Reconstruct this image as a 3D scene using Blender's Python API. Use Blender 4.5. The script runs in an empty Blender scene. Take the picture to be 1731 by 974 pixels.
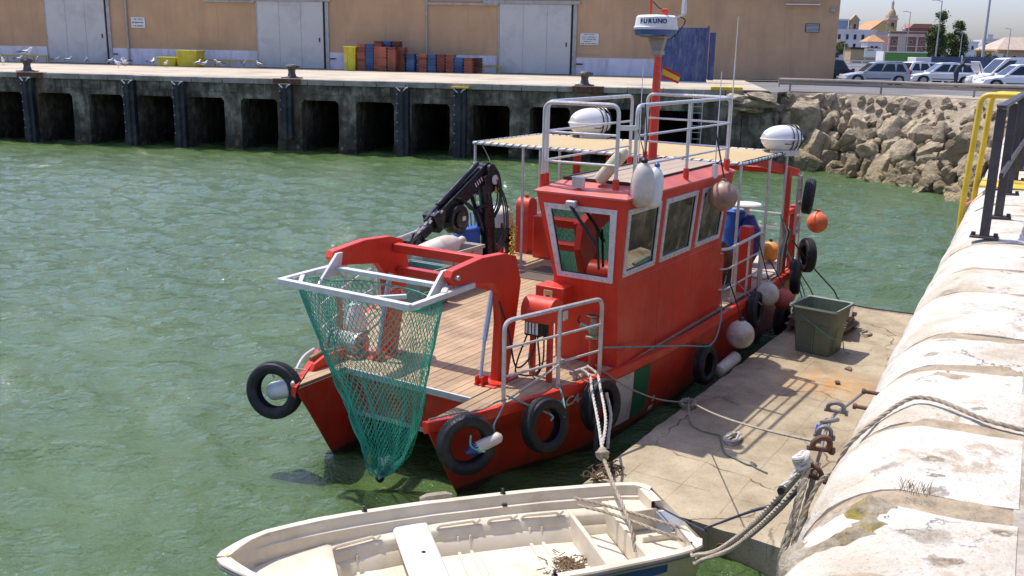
import bpy, bmesh, math, random
import numpy as np
from mathutils import Vector, Matrix, Euler, noise
R = math.radians
random.seed(7)
rng = np.random.RandomState(11)
scene = bpy.context.scene
COL = scene.collection

# ------------------------------------------------------------------ camera, sky, sun, exposure
cam_d = bpy.data.cameras.new('camera')
cam = bpy.data.objects.new('camera', cam_d); COL.objects.link(cam)
cam_d.sensor_width = 36.0
cam_d.lens = 36.0 * 1627.0 / 1731.0
cam_d.clip_end = 3000
_p, _r = R(13.9), R(1.13)
_f = Vector((0, math.cos(_p), -math.sin(_p))); _x = Vector((1, 0, 0)); _u = _x.cross(_f)
_X = _x * math.cos(_r) + _u * math.sin(_r); _U = -_x * math.sin(_r) + _u * math.cos(_r)
cam.matrix_world = Matrix(((_X.x, _U.x, -_f.x, 0), (_X.y, _U.y, -_f.y, 0), (_X.z, _U.z, -_f.z, 5.2), (0, 0, 0, 1)))
scene.camera = cam

SUN_DIR = Vector((-1.34, 1.22, 4.15)).normalized()       # towards the sun
world = bpy.data.worlds.new('World'); scene.world = world; world.use_nodes = True
wn = world.node_tree
sky = wn.nodes.new('ShaderNodeTexSky'); sky.sky_type = 'NISHITA'; sky.sun_disc = False
sky.sun_elevation = math.asin(SUN_DIR.z)
sky.sun_rotation = math.atan2(SUN_DIR.x, SUN_DIR.y)
sky.air_density = 1.0; sky.dust_density = 2.0; sky.ozone_density = 1.0; sky.altitude = 0
bg = wn.nodes['Background']; bg.inputs['Strength'].default_value = 0.15
_tint = wn.nodes.new('ShaderNodeMix'); _tint.data_type = 'RGBA'; _tint.blend_type = 'MULTIPLY'; _tint.inputs[0].default_value = 1.0
_tint.inputs[7].default_value = (.90, .92, 1.16, 1)
wn.links.new(sky.outputs[0], _tint.inputs[6]); wn.links.new(_tint.outputs[2], bg.inputs[0])
sun_d = bpy.data.lights.new('sun', 'SUN'); sun_d.energy = 3.5; sun_d.angle = R(0.53); sun_d.color = (1, 0.955, 0.88)
sun = bpy.data.objects.new('sun', sun_d); COL.objects.link(sun)
sun.rotation_euler = SUN_DIR.to_track_quat('Z', 'Y').to_euler(); sun.location = SUN_DIR * 60
vs = scene.view_settings
vs.view_transform = 'Standard'; vs.look = 'None'; vs.gamma = 1.0; vs.use_curve_mapping = False
vs.exposure = 0.45

# ------------------------------------------------------------------ helpers
class Frame:
    def __init__(s, o, yaw):
        s.o = Vector(o); s.yaw = yaw; s.m = Matrix.Translation(s.o) @ Matrix.Rotation(yaw, 4, 'Z')
    def w(s, p): return s.m @ Vector(p)
WORLD = Frame((0, 0, 0), 0)
BOAT = Frame((-1.81, 10.58, 0), R(57.93))      # x aft from the stem heads, y to starboard
QUAY = Frame((0, 0, 0), math.atan2(.883, .47))  # x along the near quay away from the camera, y = to the water side

class MB:
    """collects faces of one mesh"""
    def __init__(s): s.v = []; s.f = []; s.m = []; s.mi = 0
    def add(s, vs, fs, m=None):
        o = len(s.v); s.v.extend([tuple(v) for v in vs]); s.f.extend([tuple(i + o for i in f) for f in fs])
        s.m.extend([s.mi if m is None else m] * len(fs)); return s
    def box(s, a, b):
        x0, x1 = sorted((a[0], b[0])); y0, y1 = sorted((a[1], b[1])); z0, z1 = sorted((a[2], b[2]))
        return s.add([(x0,y0,z0),(x1,y0,z0),(x1,y1,z0),(x0,y1,z0),(x0,y0,z1),(x1,y0,z1),(x1,y1,z1),(x0,y1,z1)],
              [(0,3,2,1),(4,5,6,7),(0,1,5,4),(1,2,6,5),(2,3,7,6),(3,0,4,7)])
    def cbox(s, c, d, rot=None):
        hx, hy, hz = d[0]/2, d[1]/2, d[2]/2
        vs = [Vector((x,y,z)) for z in (-hz,hz) for x,y in ((-hx,-hy),(hx,-hy),(hx,hy),(-hx,hy))]
        if rot is not None:
            M = rot if isinstance(rot, Matrix) else Euler(rot).to_matrix()
            vs = [M @ v for v in vs]
        c = Vector(c)
        return s.add([v + c for v in vs], [(0,3,2,1),(4,5,6,7),(0,1,5,4),(1,2,6,5),(2,3,7,6),(3,0,4,7)])
    def bar(s, p0, p1, w, h, up=(0,0,1)):
        p0, p1 = Vector(p0), Vector(p1); d = (p1 - p0).normalized(); up = Vector(up)
        if abs(d.dot(up)) > .98: up = Vector((1,0,0))
        sd = d.cross(up).normalized(); u = sd.cross(d)
        vs = []
        for p in (p0, p1):
            for a, b in ((-1,-1),(1,-1),(1,1),(-1,1)): vs.append(p + sd*a*w/2 + u*b*h/2)
        return s.add(vs, [(3,2,1,0),(4,5,6,7),(0,1,5,4),(1,2,6,5),(2,3,7,6),(3,0,4,7)])
    def cyl(s, p0, p1, r0, r1=None, n=10, caps=True):
        if r1 is None: r1 = r0
        return s.tube([p0, p1], [r0, r1], n, caps)
    def tube(s, path, r, n=8, caps=True, closed=False):
        path = [Vector(p) for p in path]; k = len(path)
        rs = r if isinstance(r, (list, tuple)) else [r] * k
        vs = []; prev = None
        for i, p in enumerate(path):
            if closed: t = path[(i+1) % k] - path[i-1]
            else: t = (path[min(i+1,k-1)] - path[max(i-1,0)])
            if t.length < 1e-9: t = Vector((0,0,1))
            t.normalize()
            if prev is None:
                a = Vector((0,0,1)) if abs(t.z) < .9 else Vector((1,0,0))
                nx = t.cross(a).normalized()
            else:
                nx = prev - t * prev.dot(t)
                if nx.length < 1e-6: nx = t.cross(Vector((0,0,1)))
                nx.normalize()
            prev = nx; ny = t.cross(nx)
            for j in range(n):
                an = 2*math.pi*j/n
                vs.append(p + (nx*math.cos(an) + ny*math.sin(an)) * rs[i])
        fs = []
        for i in range(k if closed else k-1):
            a = i*n; b = ((i+1) % k)*n
            for j in range(n):
                fs.append((a+j, a+(j+1)%n, b+(j+1)%n, b+j))
        if caps and not closed:
            fs.append(tuple(range(n-1,-1,-1))); fs.append(tuple(range((k-1)*n, k*n)))
        return s.add(vs, fs)
    def lathe(s, prof, c=(0,0,0), n=20, M=None, caps=True):
        c = Vector(c); vs = []; k = len(prof)
        for r, z in prof:
            for j in range(n):
                a = 2*math.pi*j/n; v = Vector((r*math.cos(a), r*math.sin(a), z))
                if M is not None: v = M @ v
                vs.append(v + c)
        fs = []
        for i in range(k-1):
            for j in range(n): fs.append((i*n+j, i*n+(j+1)%n, (i+1)*n+(j+1)%n, (i+1)*n+j))
        if caps:
            if prof[0][0] > 1e-4: fs.append(tuple(range(n-1,-1,-1)))
            if prof[-1][0] > 1e-4: fs.append(tuple(range((k-1)*n, k*n)))
        return s.add(vs, fs)
    def ell(s, c, r, n=16, m=10, M=None):
        prof = [(max(math.sin(math.pi*i/m),1e-5), -math.cos(math.pi*i/m)) for i in range(m+1)]
        if isinstance(r, (int,float)): r = (r,r,r)
        S = Matrix.Diagonal(Vector(r)); MM = S if M is None else M @ S
        return s.lathe(prof, c, n, MM, caps=False)
    def prism(s, poly, axis, a, b):
        """extrude a 2d polygon along axis from a to b; poly in the two other axes (cyclic order)"""
        def mk(p, t):
            if axis == 'x': return (t, p[0], p[1])
            if axis == 'y': return (p[0], t, p[1])
            return (p[0], p[1], t)
        n = len(poly); vs = [mk(p, a) for p in poly] + [mk(p, b) for p in poly]
        fs = [tuple(range(n-1,-1,-1)), tuple(range(n, 2*n))] + [(i, (i+1)%n, n+(i+1)%n, n+i) for i in range(n)]
        return s.add(vs, fs)
    def grid(s, rows, flip=False, closed=False):
        h = len(rows); w = len(rows[0]); vs = [p for r in rows for p in r]; fs = []
        for i in range(h-1):
            for j in range(w if closed else w-1):
                q = (i*w+j, i*w+(j+1)%w, (i+1)*w+(j+1)%w, (i+1)*w+j)
                fs.append(q[::-1] if flip else q)
        return s.add(vs, fs)
    def torus(s, c, R0, r0, axis=(0,1,0), n=28, m=12, flat=1.0):
        c = Vector(c); q = Vector(axis).normalized().to_track_quat('Z','Y').to_matrix(); rows = []
        for i in range(n):
            a = 2*math.pi*i/n; row = []
            for j in range(m):
                b = 2*math.pi*j/m
                row.append(c + q @ Vector(((R0+r0*math.cos(b))*math.cos(a), (R0+r0*math.cos(b))*math.sin(a), r0*flat*math.sin(b))))
            rows.append(row)
        vs = [p for r in rows for p in r]; fs = []
        for i in range(n):
            for j in range(m):
                fs.append((i*m+j, ((i+1)%n)*m+j, ((i+1)%n)*m+(j+1)%m, i*m+(j+1)%m))
        return s.add(vs, fs)
    def mesh(s, name, mats, off=(0,0,0), smooth=True, ang=38):
        me = bpy.data.meshes.new(name); o = Vector(off)
        me.from_pydata([(v[0]-o.x, v[1]-o.y, v[2]-o.z) for v in s.v], [], s.f)
        for m in (mats if isinstance(mats, (list, tuple)) else [mats]): me.materials.append(m)
        if any(s.m): me.polygons.foreach_set('material_index', s.m)
        bm = bmesh.new(); bm.from_mesh(me)
        bmesh.ops.recalc_face_normals(bm, faces=bm.faces); bm.to_mesh(me); bm.free()
        if smooth:
            me.polygons.foreach_set('use_smooth', [True]*len(me.polygons)); me.set_sharp_from_angle(angle=R(ang))
        return me
    def build(s, name, mats, parent=None, base=(0,0,0), frame=None, smooth=True, bevel=0, ang=38):
        o = bpy.data.objects.new(name, s.mesh(name, mats, base, smooth, ang)); COL.objects.link(o)
        if parent is not None: o.parent = parent; o.location = base
        elif frame is not None: o.matrix_world = frame.m @ Matrix.Translation(Vector(base))
        else: o.location = base
        if bevel:
            b = o.modifiers.new('bevel', 'BEVEL'); b.width = bevel; b.segments = 2; b.limit_method = 'ANGLE'; b.angle_limit = R(40)
        return o

def tag(o, label=None, cat=None, group=None, kind=None):
    if label: o['label'] = label
    if cat: o['category'] = cat
    if group: o['group'] = group
    if kind: o['kind'] = kind
    return o
def empty(name, base, frame=WORLD, yaw=0):
    o = bpy.data.objects.new(name, None); COL.objects.link(o); o.empty_display_size = .2
    o.matrix_world = frame.m @ Matrix.Translation(Vector(base)) @ Matrix.Rotation(yaw, 4, 'Z'); return o
def copy_tree(o, parent=None):
    c = o.copy(); COL.objects.link(c)
    if parent is not None: c.parent = parent
    for ch in o.children: copy_tree(ch, c)
    return c
def inst(name, mesh, parent, loc, rot=(0,0,0), sc=(1,1,1)):
    o = bpy.data.objects.new(name, mesh); COL.objects.link(o); o.parent = parent
    o.location = loc; o.rotation_euler = rot; o.scale = sc; return o
def spline(pts, n=8):
    """catmull-rom through points"""
    P = [Vector(p) for p in pts]
    if len(P) < 3: return P
    out = []; Q = [P[0]*2-P[1]] + P + [P[-1]*2-P[-2]]
    for i in range(1, len(Q)-2):
        p0,p1,p2,p3 = Q[i-1],Q[i],Q[i+1],Q[i+2]
        for k in range(n):
            t = k/n
            out.append(.5*((2*p1)+(-p0+p2)*t+(2*p0-5*p1+4*p2-p3)*t*t+(-p0+3*p1-3*p2+p3)*t**3))
    out.append(P[-1]); return out
def sag(a, b, d, n=14):
    a, b = Vector(a), Vector(b)
    return [a.lerp(b, i/n) - Vector((0,0,d*4*(i/n)*(1-i/n))) for i in range(n+1)]
def fillet_path(pts, r, n=5):
    P = [Vector(p) for p in pts]; out = [P[0]]
    for i in range(1, len(P)-1):
        a, b, c = P[i-1], P[i], P[i+1]
        d1 = (a-b); d2 = (c-b); rr = min(r, d1.length*.45, d2.length*.45)
        q0 = b + d1.normalized()*rr; q1 = b + d2.normalized()*rr
        for k in range(n+1):
            t = k/n; out.append(q0*(1-t)**2 + b*2*t*(1-t) + q1*t*t)
    out.append(P[-1]); return out
def text_mesh(txt, size, mat, extrude=.002, shear=0.0, bold=0.0):
    cu = bpy.data.curves.new('lettering', 'FONT'); cu.body = txt; cu.size = size; cu.extrude = extrude; cu.shear = shear; cu.offset = bold
    cu.align_x = 'CENTER'; cu.align_y = 'CENTER'; cu.resolution_u = 3
    o = bpy.data.objects.new('lettering_tmp', cu); COL.objects.link(o)
    dg = bpy.context.evaluated_depsgraph_get(); dg.update()
    me = bpy.data.meshes.new_from_object(o.evaluated_get(dg)); me.name = 'lettering'
    bpy.data.objects.remove(o); bpy.data.curves.remove(cu)
    me.materials.clear(); me.materials.append(mat); return me
def place_text(name, me, parent, loc, right, upv):
    r = Vector(right).normalized(); u = Vector(upv); u = (u - r*u.dot(r)).normalized(); n = r.cross(u)
    o = bpy.data.objects.new(name, me); COL.objects.link(o); o.parent = parent
    o.matrix_local = Matrix(((r.x,u.x,n.x,loc[0]),(r.y,u.y,n.y,loc[1]),(r.z,u.z,n.z,loc[2]),(0,0,0,1))); return o

# ------------------------------------------------------------------ materials
def nd(nt, t, **kw):
    n = nt.nodes.new(t)
    for k, v in kw.items():
        if k in n.inputs: n.inputs[k].default_value = v
        else: setattr(n, k, v)
    return n
def ramp(nt, src, stops, interp='LINEAR'):
    r = nt.nodes.new('ShaderNodeValToRGB'); r.color_ramp.interpolation = interp
    el = r.color_ramp.elements
    while len(el) < len(stops): el.new(.5)
    for e, (p, c) in zip(el, stops):
        e.position = p; e.color = (c, c, c, 1) if isinstance(c, (int, float)) else (*c[:3], 1)
    nt.links.new(src, r.inputs[0]); return r.outputs[0]
def mixc(nt, fac, a, b, mode='MIX'):
    m = nt.nodes.new('ShaderNodeMix'); m.data_type = 'RGBA'; m.blend_type = mode
    for sock, v in ((m.inputs[0], fac), (m.inputs[6], a), (m.inputs[7], b)):
        if isinstance(v, bpy.types.NodeSocket): nt.links.new(v, sock)
        elif isinstance(v, (int, float)): sock.default_value = v
        else: sock.default_value = (*v[:3], 1)
    return m.outputs[2]
def mathn(nt, op, a, b=None, clamp=False):
    m = nt.nodes.new('ShaderNodeMath'); m.operation = op; m.use_clamp = clamp
    for i, v in enumerate((a, b)):
        if v is None: continue
        if isinstance(v, bpy.types.NodeSocket): nt.links.new(v, m.inputs[i])
        else: m.inputs[i].default_value = v
    return m.outputs[0]
def coords(nt, space='Object', scale=(1,1,1), loc=(0,0,0), rot=(0,0,0)):
    tc = nt.nodes.new('ShaderNodeTexCoord'); mp = nt.nodes.new('ShaderNodeMapping')
    mp.inputs['Scale'].default_value = scale; mp.inputs['Location'].default_value = loc; mp.inputs['Rotation'].default_value = rot
    if space == 'World':
        g = nt.nodes.new('ShaderNodeNewGeometry'); nt.links.new(g.outputs['Position'], mp.inputs[0])
    else: nt.links.new(tc.outputs[space], mp.inputs[0])
    return mp.outputs[0]
def noisen(nt, vec, scale, detail=4, rough=.55, dist=0):
    n = nt.nodes.new('ShaderNodeTexNoise'); n.inputs['Scale'].default_value = scale; n.inputs['Detail'].default_value = detail
    n.inputs['Roughness'].default_value = rough; n.inputs['Distortion'].default_value = dist
    nt.links.new(vec, n.inputs['Vector']); return n.outputs[0]
MATS = {}
def mat(name, col, rough=.5, metal=0., var=.25, vscale=3., dirt=None, dirt_amt=0., dscale=1.6, bump=0., bscale=30., spec=.5, space='World', streak=False, rand=0.):
    """painted / plastic / concrete surface: base colour with soft variation, dirt patches and fine bump"""
    if name in MATS: return MATS[name]
    m = bpy.data.materials.new(name); m.use_nodes = True; nt = m.node_tree; b = nt.nodes['Principled BSDF']
    v = coords(nt, space)
    n1 = noisen(nt, v, vscale, 5, .6)
    lo = tuple(c*(1-var) for c in col); hi = tuple(min(1, c*(1+var*.6)) for c in col)
    c = ramp(nt, n1, [(.3, lo), (.7, hi)])
    if dirt_amt:
        dv = coords(nt, space, (1,1,.18) if streak else (1,1,1))
        n2 = noisen(nt, dv, dscale*(3 if streak else 1), 6, .65, .3)
        f = mathn(nt, 'MULTIPLY', ramp(nt, n2, [(.48, 0.), (.68, 1.)]), dirt_amt)
        c = mixc(nt, f, c, dirt or (.06,.05,.04))
    if rand:
        oi = nt.nodes.new('ShaderNodeObjectInfo')
        hs = nt.nodes.new('ShaderNodeHueSaturation'); nt.links.new(c, hs.inputs['Color'])
        nt.links.new(mathn(nt,'ADD', mathn(nt,'MULTIPLY', oi.outputs['Random'], rand*2), 1-rand), hs.inputs['Value']); c = hs.outputs[0]
    nt.links.new(c, b.inputs['Base Color'])
    n3 = noisen(nt, v, vscale*2.3, 3)
    nt.links.new(ramp(nt, n3, [(.3, max(.02, rough-.12)), (.7, min(1, rough+.12))]), b.inputs['Roughness'])
    b.inputs['Metallic'].default_value = metal
    b.inputs['Specular IOR Level'].default_value = spec
    if bump:
        bn = nt.nodes.new('ShaderNodeBump'); bn.inputs['Strength'].default_value = bump; bn.inputs['Distance'].default_value = .02
        nt.links.new(noisen(nt, v, bscale, 6, .6), bn.inputs['Height']); nt.links.new(bn.outputs[0], b.inputs['Normal'])
    MATS[name] = m; return m

# ================================================================== SETTING
def mat_water():
    m = bpy.data.materials.new('harbour_water'); m.use_nodes = True; nt = m.node_tree; b = nt.nodes['Principled BSDF']
    v = coords(nt, 'World')
    c = ramp(nt, noisen(nt, v, .22, 3), [(.3, (.056, .100, .026)), (.7, (.076, .126, .038))])
    nt.links.new(c, b.inputs['Base Color'])
    b.inputs['Roughness'].default_value = .03; b.inputs['IOR'].default_value = 1.36; b.inputs['Specular IOR Level'].default_value = .75
    v2 = coords(nt, 'World', (1, 1.5, 1), rot=(0, 0, R(12)))
    h = mathn(nt, 'ADD', noisen(nt, v2, 3.4, 5, .6, .5), mathn(nt, 'MULTIPLY', noisen(nt, v2, 11., 4, .6, .4), .4))
    bn = nt.nodes.new('ShaderNodeBump'); bn.inputs['Strength'].default_value = .8; bn.inputs['Distance'].default_value = .11
    nt.links.new(h, bn.inputs['Height']); nt.links.new(bn.outputs[0], b.inputs['Normal'])
    return m
def build_water():
    x0, x1, y0, y1, st = -46., 26., 3., 53., .10
    xs = np.arange(x0, x1+.01, st); ys = np.arange(y0, y1+.01, st)
    X, Y = np.meshgrid(xs, ys); Z = np.zeros_like(X)
    r = np.random.RandomState(5)
    for i in range(110):
        L = math.exp(r.uniform(math.log(.40), math.log(2.4))); th = R(74) + r.normal(0, .50)
        a = .0042 * L**.97; k = 2*math.pi/L
        ph = k*(X*math.cos(th)+Y*math.sin(th)) + r.uniform(0, 6.28)
        Z += a*(np.sin(ph) - .28*np.cos(2*ph))
    me = bpy.data.meshes.new('water'); h, w = X.shape
    co = np.stack([X, Y, Z], -1).reshape(-1).astype(np.float32)
    idx = np.arange(h*w).reshape(h, w)
    q = np.stack([idx[:-1,:-1], idx[:-1,1:], idx[1:,1:], idx[1:,:-1]], -1).reshape(-1, 4)
    me.vertices.add(h*w); me.vertices.foreach_set('co', co)
    me.loops.add(q.size); me.loops.foreach_set('vertex_index', q.reshape(-1).astype(np.int32))
    me.polygons.add(len(q)); me.polygons.foreach_set('loop_start', np.arange(0, q.size, 4, dtype=np.int32))
    me.update(calc_edges=True); me.polygons.foreach_set('use_smooth', [True]*len(q))
    me.materials.append(mat_water())
    o = bpy.data.objects.new('water', me); COL.objects.link(o); tag(o, 'green rippled harbour water', kind='structure')
build_water()

FQ = Frame((-17.5, 50, 0), math.atan2(-.16, .987))     # far quay: x to the right along its edge, y away

# ---- ground behind: one sheet to the horizon
g_mat = mat('asphalt_yard', (.16,.15,.14), .85, var=.3, vscale=.4, dirt=(.09,.085,.08), dirt_amt=.6, dscale=.2)
gb = MB()
fr = [FQ.w((-400,.3,3.5)), FQ.w((29.6,.3,3.5)), Vector((13.4,47.6,3.5)), Vector((16.2,46.6,3.5)), Vector((19.2,43.6,3.5)), Vector((21.0,39.6,3.5)), Vector((19.4,36.2,3.5)), QUAY.w((39.8,.3,3.5)), QUAY.w((39.8,-120,3.5)), Vector((900,-60,3.5)), Vector((900,1500,3.5)), Vector((-900,1500,3.5)), Vector((-900,130,3.5))]
gb.add(fr, [tuple(range(len(fr)))])
tag(gb.build('ground', g_mat, smooth=False), 'asphalt yard and land behind the quays', kind='structure')

# ---- far quay
def mat_tidewall():
    m = bpy.data.materials.new('tide_stained_concrete'); m.use_nodes = True; nt = m.node_tree; b = nt.nodes['Principled BSDF']
    v = coords(nt, 'World'); vs_ = coords(nt, 'World', (1,1,.25))
    base = ramp(nt, noisen(nt, v, 1.3, 6, .65), [(.36, (.050,.040,.024)), (.5, (.135,.112,.074)), (.64, (.30,.26,.185))])
    base = mixc(nt, ramp(nt, noisen(nt, vs_, 2.6, 6, .65), [(.48, 0.), (.62, .85)]), base, (.045,.038,.026))
    base = mixc(nt, ramp(nt, noisen(nt, coords(nt,'World',(1,1,.12),(7,3,1)), 3.2, 5, .6), [(.60, 0.), (.72, .6)]), base, (.34,.30,.235))
    for bx_ in (-7.9, 6.2, 21.2):      # rust runs below the bollards
        dd = nt.nodes.new('ShaderNodeVectorMath'); dd.operation = 'DISTANCE'; pw_ = FQ.w((bx_,0,0)); dd.inputs[1].default_value = (pw_.x, pw_.y, 0); nt.links.new(coords(nt,'World',(1,1,0)), dd.inputs[0])
        rf = mathn(nt,'MULTIPLY', ramp(nt, dd.outputs['Value'], [(.45, 1.), (1.0, 0.)]), ramp(nt, noisen(nt, coords(nt,'World',(1,1,.2)), 4, 4), [(.38, .1), (.58, .8)]))
        base = mixc(nt, rf, base, (.17,.085,.045))
    sep = nt.nodes.new('ShaderNodeSeparateXYZ'); nt.links.new(v, sep.inputs[0])
    zf = mathn(nt, 'ADD', sep.outputs[2], mathn(nt, 'MULTIPLY', noisen(nt, v, 1.6, 4), .9))
    mp = nt.nodes.new('ShaderNodeMapRange'); mp.inputs[1].default_value = .7; mp.inputs[2].default_value = 2.3; mp.inputs[3].default_value = 1; mp.inputs[4].default_value = 0
    nt.links.new(zf, mp.inputs[0])
    algae = ramp(nt, noisen(nt, v, 3., 5), [(.4, (.020,.017,.011)), (.62, (.075,.06,.03)), (.72, (.26,.22,.16))])
    c = mixc(nt, mp.outputs[0], base, algae)
    nt.links.new(c, b.inputs['Base Color']); b.inputs['Roughness'].default_value = .85
    bn = nt.nodes.new('ShaderNodeBump'); bn.inputs['Strength'].default_value = .5; bn.inputs['Distance'].default_value = .05
    nt.links.new(noisen(nt, v, 5, 6, .65), bn.inputs['Height']); nt.links.new(bn.outputs[0], b.inputs['Normal'])
    return m
M_tide = mat_tidewall()
M_pale = mat('pale_apron_concrete', (.50,.42,.30), .85, var=.2, vscale=.5, dirt=(.26,.20,.13), dirt_amt=.7, dscale=.35)
M_cop = mat('coping_stone_far', (.36,.32,.25), .85, var=.35, vscale=1.2, dirt=(.10,.09,.07), dirt_amt=.75, dscale=.9)
fq = empty('quay', (0,0,0), FQ); tag(fq, 'far concrete quay with dark square openings above the water', kind='structure')
starts = [-10.50-2.86*i for i in range(16, 0, -1)] + [-10.5, -7.61,-4.75,-1.98,.81,3.65,6.86,9.71,12.53,15.5,18.42,21.4,24.5]
ow = 1.95
lint = MB(); lint.box((-62, 0, 2.56), (28.4, 8.2, 3.2))
lint.build('lintel_beam', M_tide, fq)
bw = MB(); bw.box((-62, 7.6, -1.2), (28.4, 8.2, 2.556)); bw.build('back_wall', M_tide, fq)
edges = [(-62, starts[0])] + [(starts[i]+ow, starts[i+1]) for i in range(len(starts)-1)] + [(starts[-1]+ow, 28.4)]
for a, b_ in edges:
    p = MB(); p.box((a, .003, -1.2), (b_, 7.55, 2.557))
    for xx, sg in ((a, -1), (b_, 1)):
        p.prism([(xx-.002*sg, 2.556), (xx+.13*sg, 2.556), (xx-.002*sg, 2.40)], 'y', .003, 4.5)
    # wider splayed foot ledge below
    p.prism([(a-.03, -1.2), (b_+.03, -1.2), (b_+.03, .35), (b_, .6), (a, .6), (a-.03, .35)], 'y', -.04, .6)
    p.build('pier', M_tide, fq)
# coping blocks and a band of face blocks under them
r5 = random.Random(3)
x = -62.
while x < 28.3:
    w_ = min(r5.uniform(1.3, 1.9), 28.4-x)
    p = MB(); p.box((x+.012, -.10+r5.uniform(-.015,.015), 3.3), (x+w_-.012, 1.0, 3.575+r5.uniform(-.01,.008)))
    p.build('coping_stone', M_cop, fq, bevel=.02); x += w_
x = -62.
while x < 28.3:
    w_ = min(r5.uniform(1.0, 1.7), 28.4-x)
    p = MB(); p.box((x+.012, -.03+r5.uniform(-.012,.012), 2.86+r5.uniform(-.01,.01)), (x+w_-.012, .3, 3.285))
    p.build('face_block', M_tide, fq); x += w_
p = MB(); p.box((-62, .95, 3.1), (29.6, 22.3, 3.57)); p.build('apron', M_pale, fq, smooth=False)
p = MB(); p.box((-62, 18.2, 3.56), (36.5, 22.4, 3.576)); p.build('dark_strip', mat('dark_strip_ground', (.085,.078,.07), .9, var=.3, vscale=.5), fq, smooth=False)  # thin darker ground sheet along the foot of the warehouse wall
p = MB(); p.box((28.42, .03, -1.2), (29.75, 3, 2.6)); p.build('end_block', M_tide, fq, bevel=.03)
p = MB(); p.box((28.42, .3, 2.6), (29.7, 3, 3.5)); p.build('end_wall', M_tide, fq)
# rusty plates below the bollards
M_rust = mat('rusty_iron', (.16,.075,.04), .85, var=.5, vscale=6, dirt=(.05,.035,.03), dirt_amt=.7, dscale=5, bump=.3, bscale=40)
for bx_ in (-7.9, 6.2, 21.2):
    p = MB(); p.box((bx_-.75, -.125, 3.28), (bx_+.75, .3, 3.592)); p.build('rust_plate', M_rust, fq, bevel=.02)
# right hand broken end of the quay: loose slabs
M_rock = None

# ---- fender piles
M_rub = mat('black_rubber', (.009,.009,.010), .6, var=.4, vscale=6, dirt=(.07,.065,.058), dirt_amt=.35, dscale=4)
M_galv = mat('galvanised_steel', (.52,.52,.50), .42, .55, var=.18, vscale=9, dirt=(.22,.17,.13), dirt_amt=.3, dscale=6)
M_dkpile = mat('dark_pile', (.014,.015,.018), .6, var=.4, vscale=2, dirt=(.10,.10,.08), dirt_amt=.5, dscale=1.2)
pile_lab = ['black fender pile below the leftmost bollard on the far quay','black fender pile, second from the left on the far quay','black fender pile, third from the left on the far quay','short dark fender pile under the rust stain on the far quay','black fender pile with pale studs under the orange and blue crates','black fender pile with a yellow cap on the far quay']
for i, (xc, zb) in enumerate(((-7.95,.1),(-2.24,.1),(.5,.1),(6.2,1.6),(12.2,-.5),(15.06,-.5))):
    t = empty('fender_pile', (xc, -.22, zb), FQ)
    tag(t, pile_lab[i], 'fender pile', 'fender piles on the far quay')
    top = 3.35 - zb
    p = MB(); p.prism([(-.30,-.22),(.30,-.22),(.30,.12),(-.30,.12)], 'z', -1, top); p.build('pile_face', M_dkpile, t, bevel=.03)
    p = MB(); p.cyl((0,-.23,-1), (0,-.23,top-.05), .10, n=8); p.build('pile_core', M_dkpile, t)
    for k in range(6):
        z = top - .35 - k*.45
        if z < .2: break
        p = MB()
        for sx in (-.25,): p.cyl((sx,-.25,z), (sx,-.2,z), .028, n=6)
        p.build('bolt', M_galv, t)
    p = MB(); p.tube([(-.3,-.24,top-.02),(-.12,-.27,top-.18),(.06,-.27,top-.2),(.2,-.26,top-.06),(.3,-.24,top-.02)], .035, 6); p.build('chain', M_galv, t)
    if i == 5:
        p = MB(); p.box((-.42,-.26,top),(.42,.1,top+.07)); p.build('cap', mat('yellow_paint', (.72,.50,.03), .5, var=.15, dirt=(.2,.13,.04), dirt_amt=.4), t)
# ---- bollards
M_boll = mat('bollard_iron', (.07,.07,.065), .6, .2, var=.3, vscale=8, dirt=(.35,.33,.3), dirt_amt=.5, dscale=5)
for x_, lab in ((-9.0,'cast iron bollard with a gull perched on it'),(5.9,'cast iron bollard left of the yellow wheeled bin'),(20.9,'cast iron bollard nearest the blue steel screen')):
    p = MB(); p.lathe([(.34,0),(.36,.05),(.22,.10),(.17,.3),(.2,.42),(.30,.5),(.32,.58),(.26,.66),(.01,.7)], (x_, 1.3, 3.58), 14)
    p.cbox((x_+.25, 1.3, 4.12), (.3,.22,.16)); p.cbox((x_,1.3,3.6),(.9,.7,.05))
    tag(p.build('bollard', M_boll, None, (x_,1.3,3.58), FQ), lab, 'bollard', 'bollards on the far quay')

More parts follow.
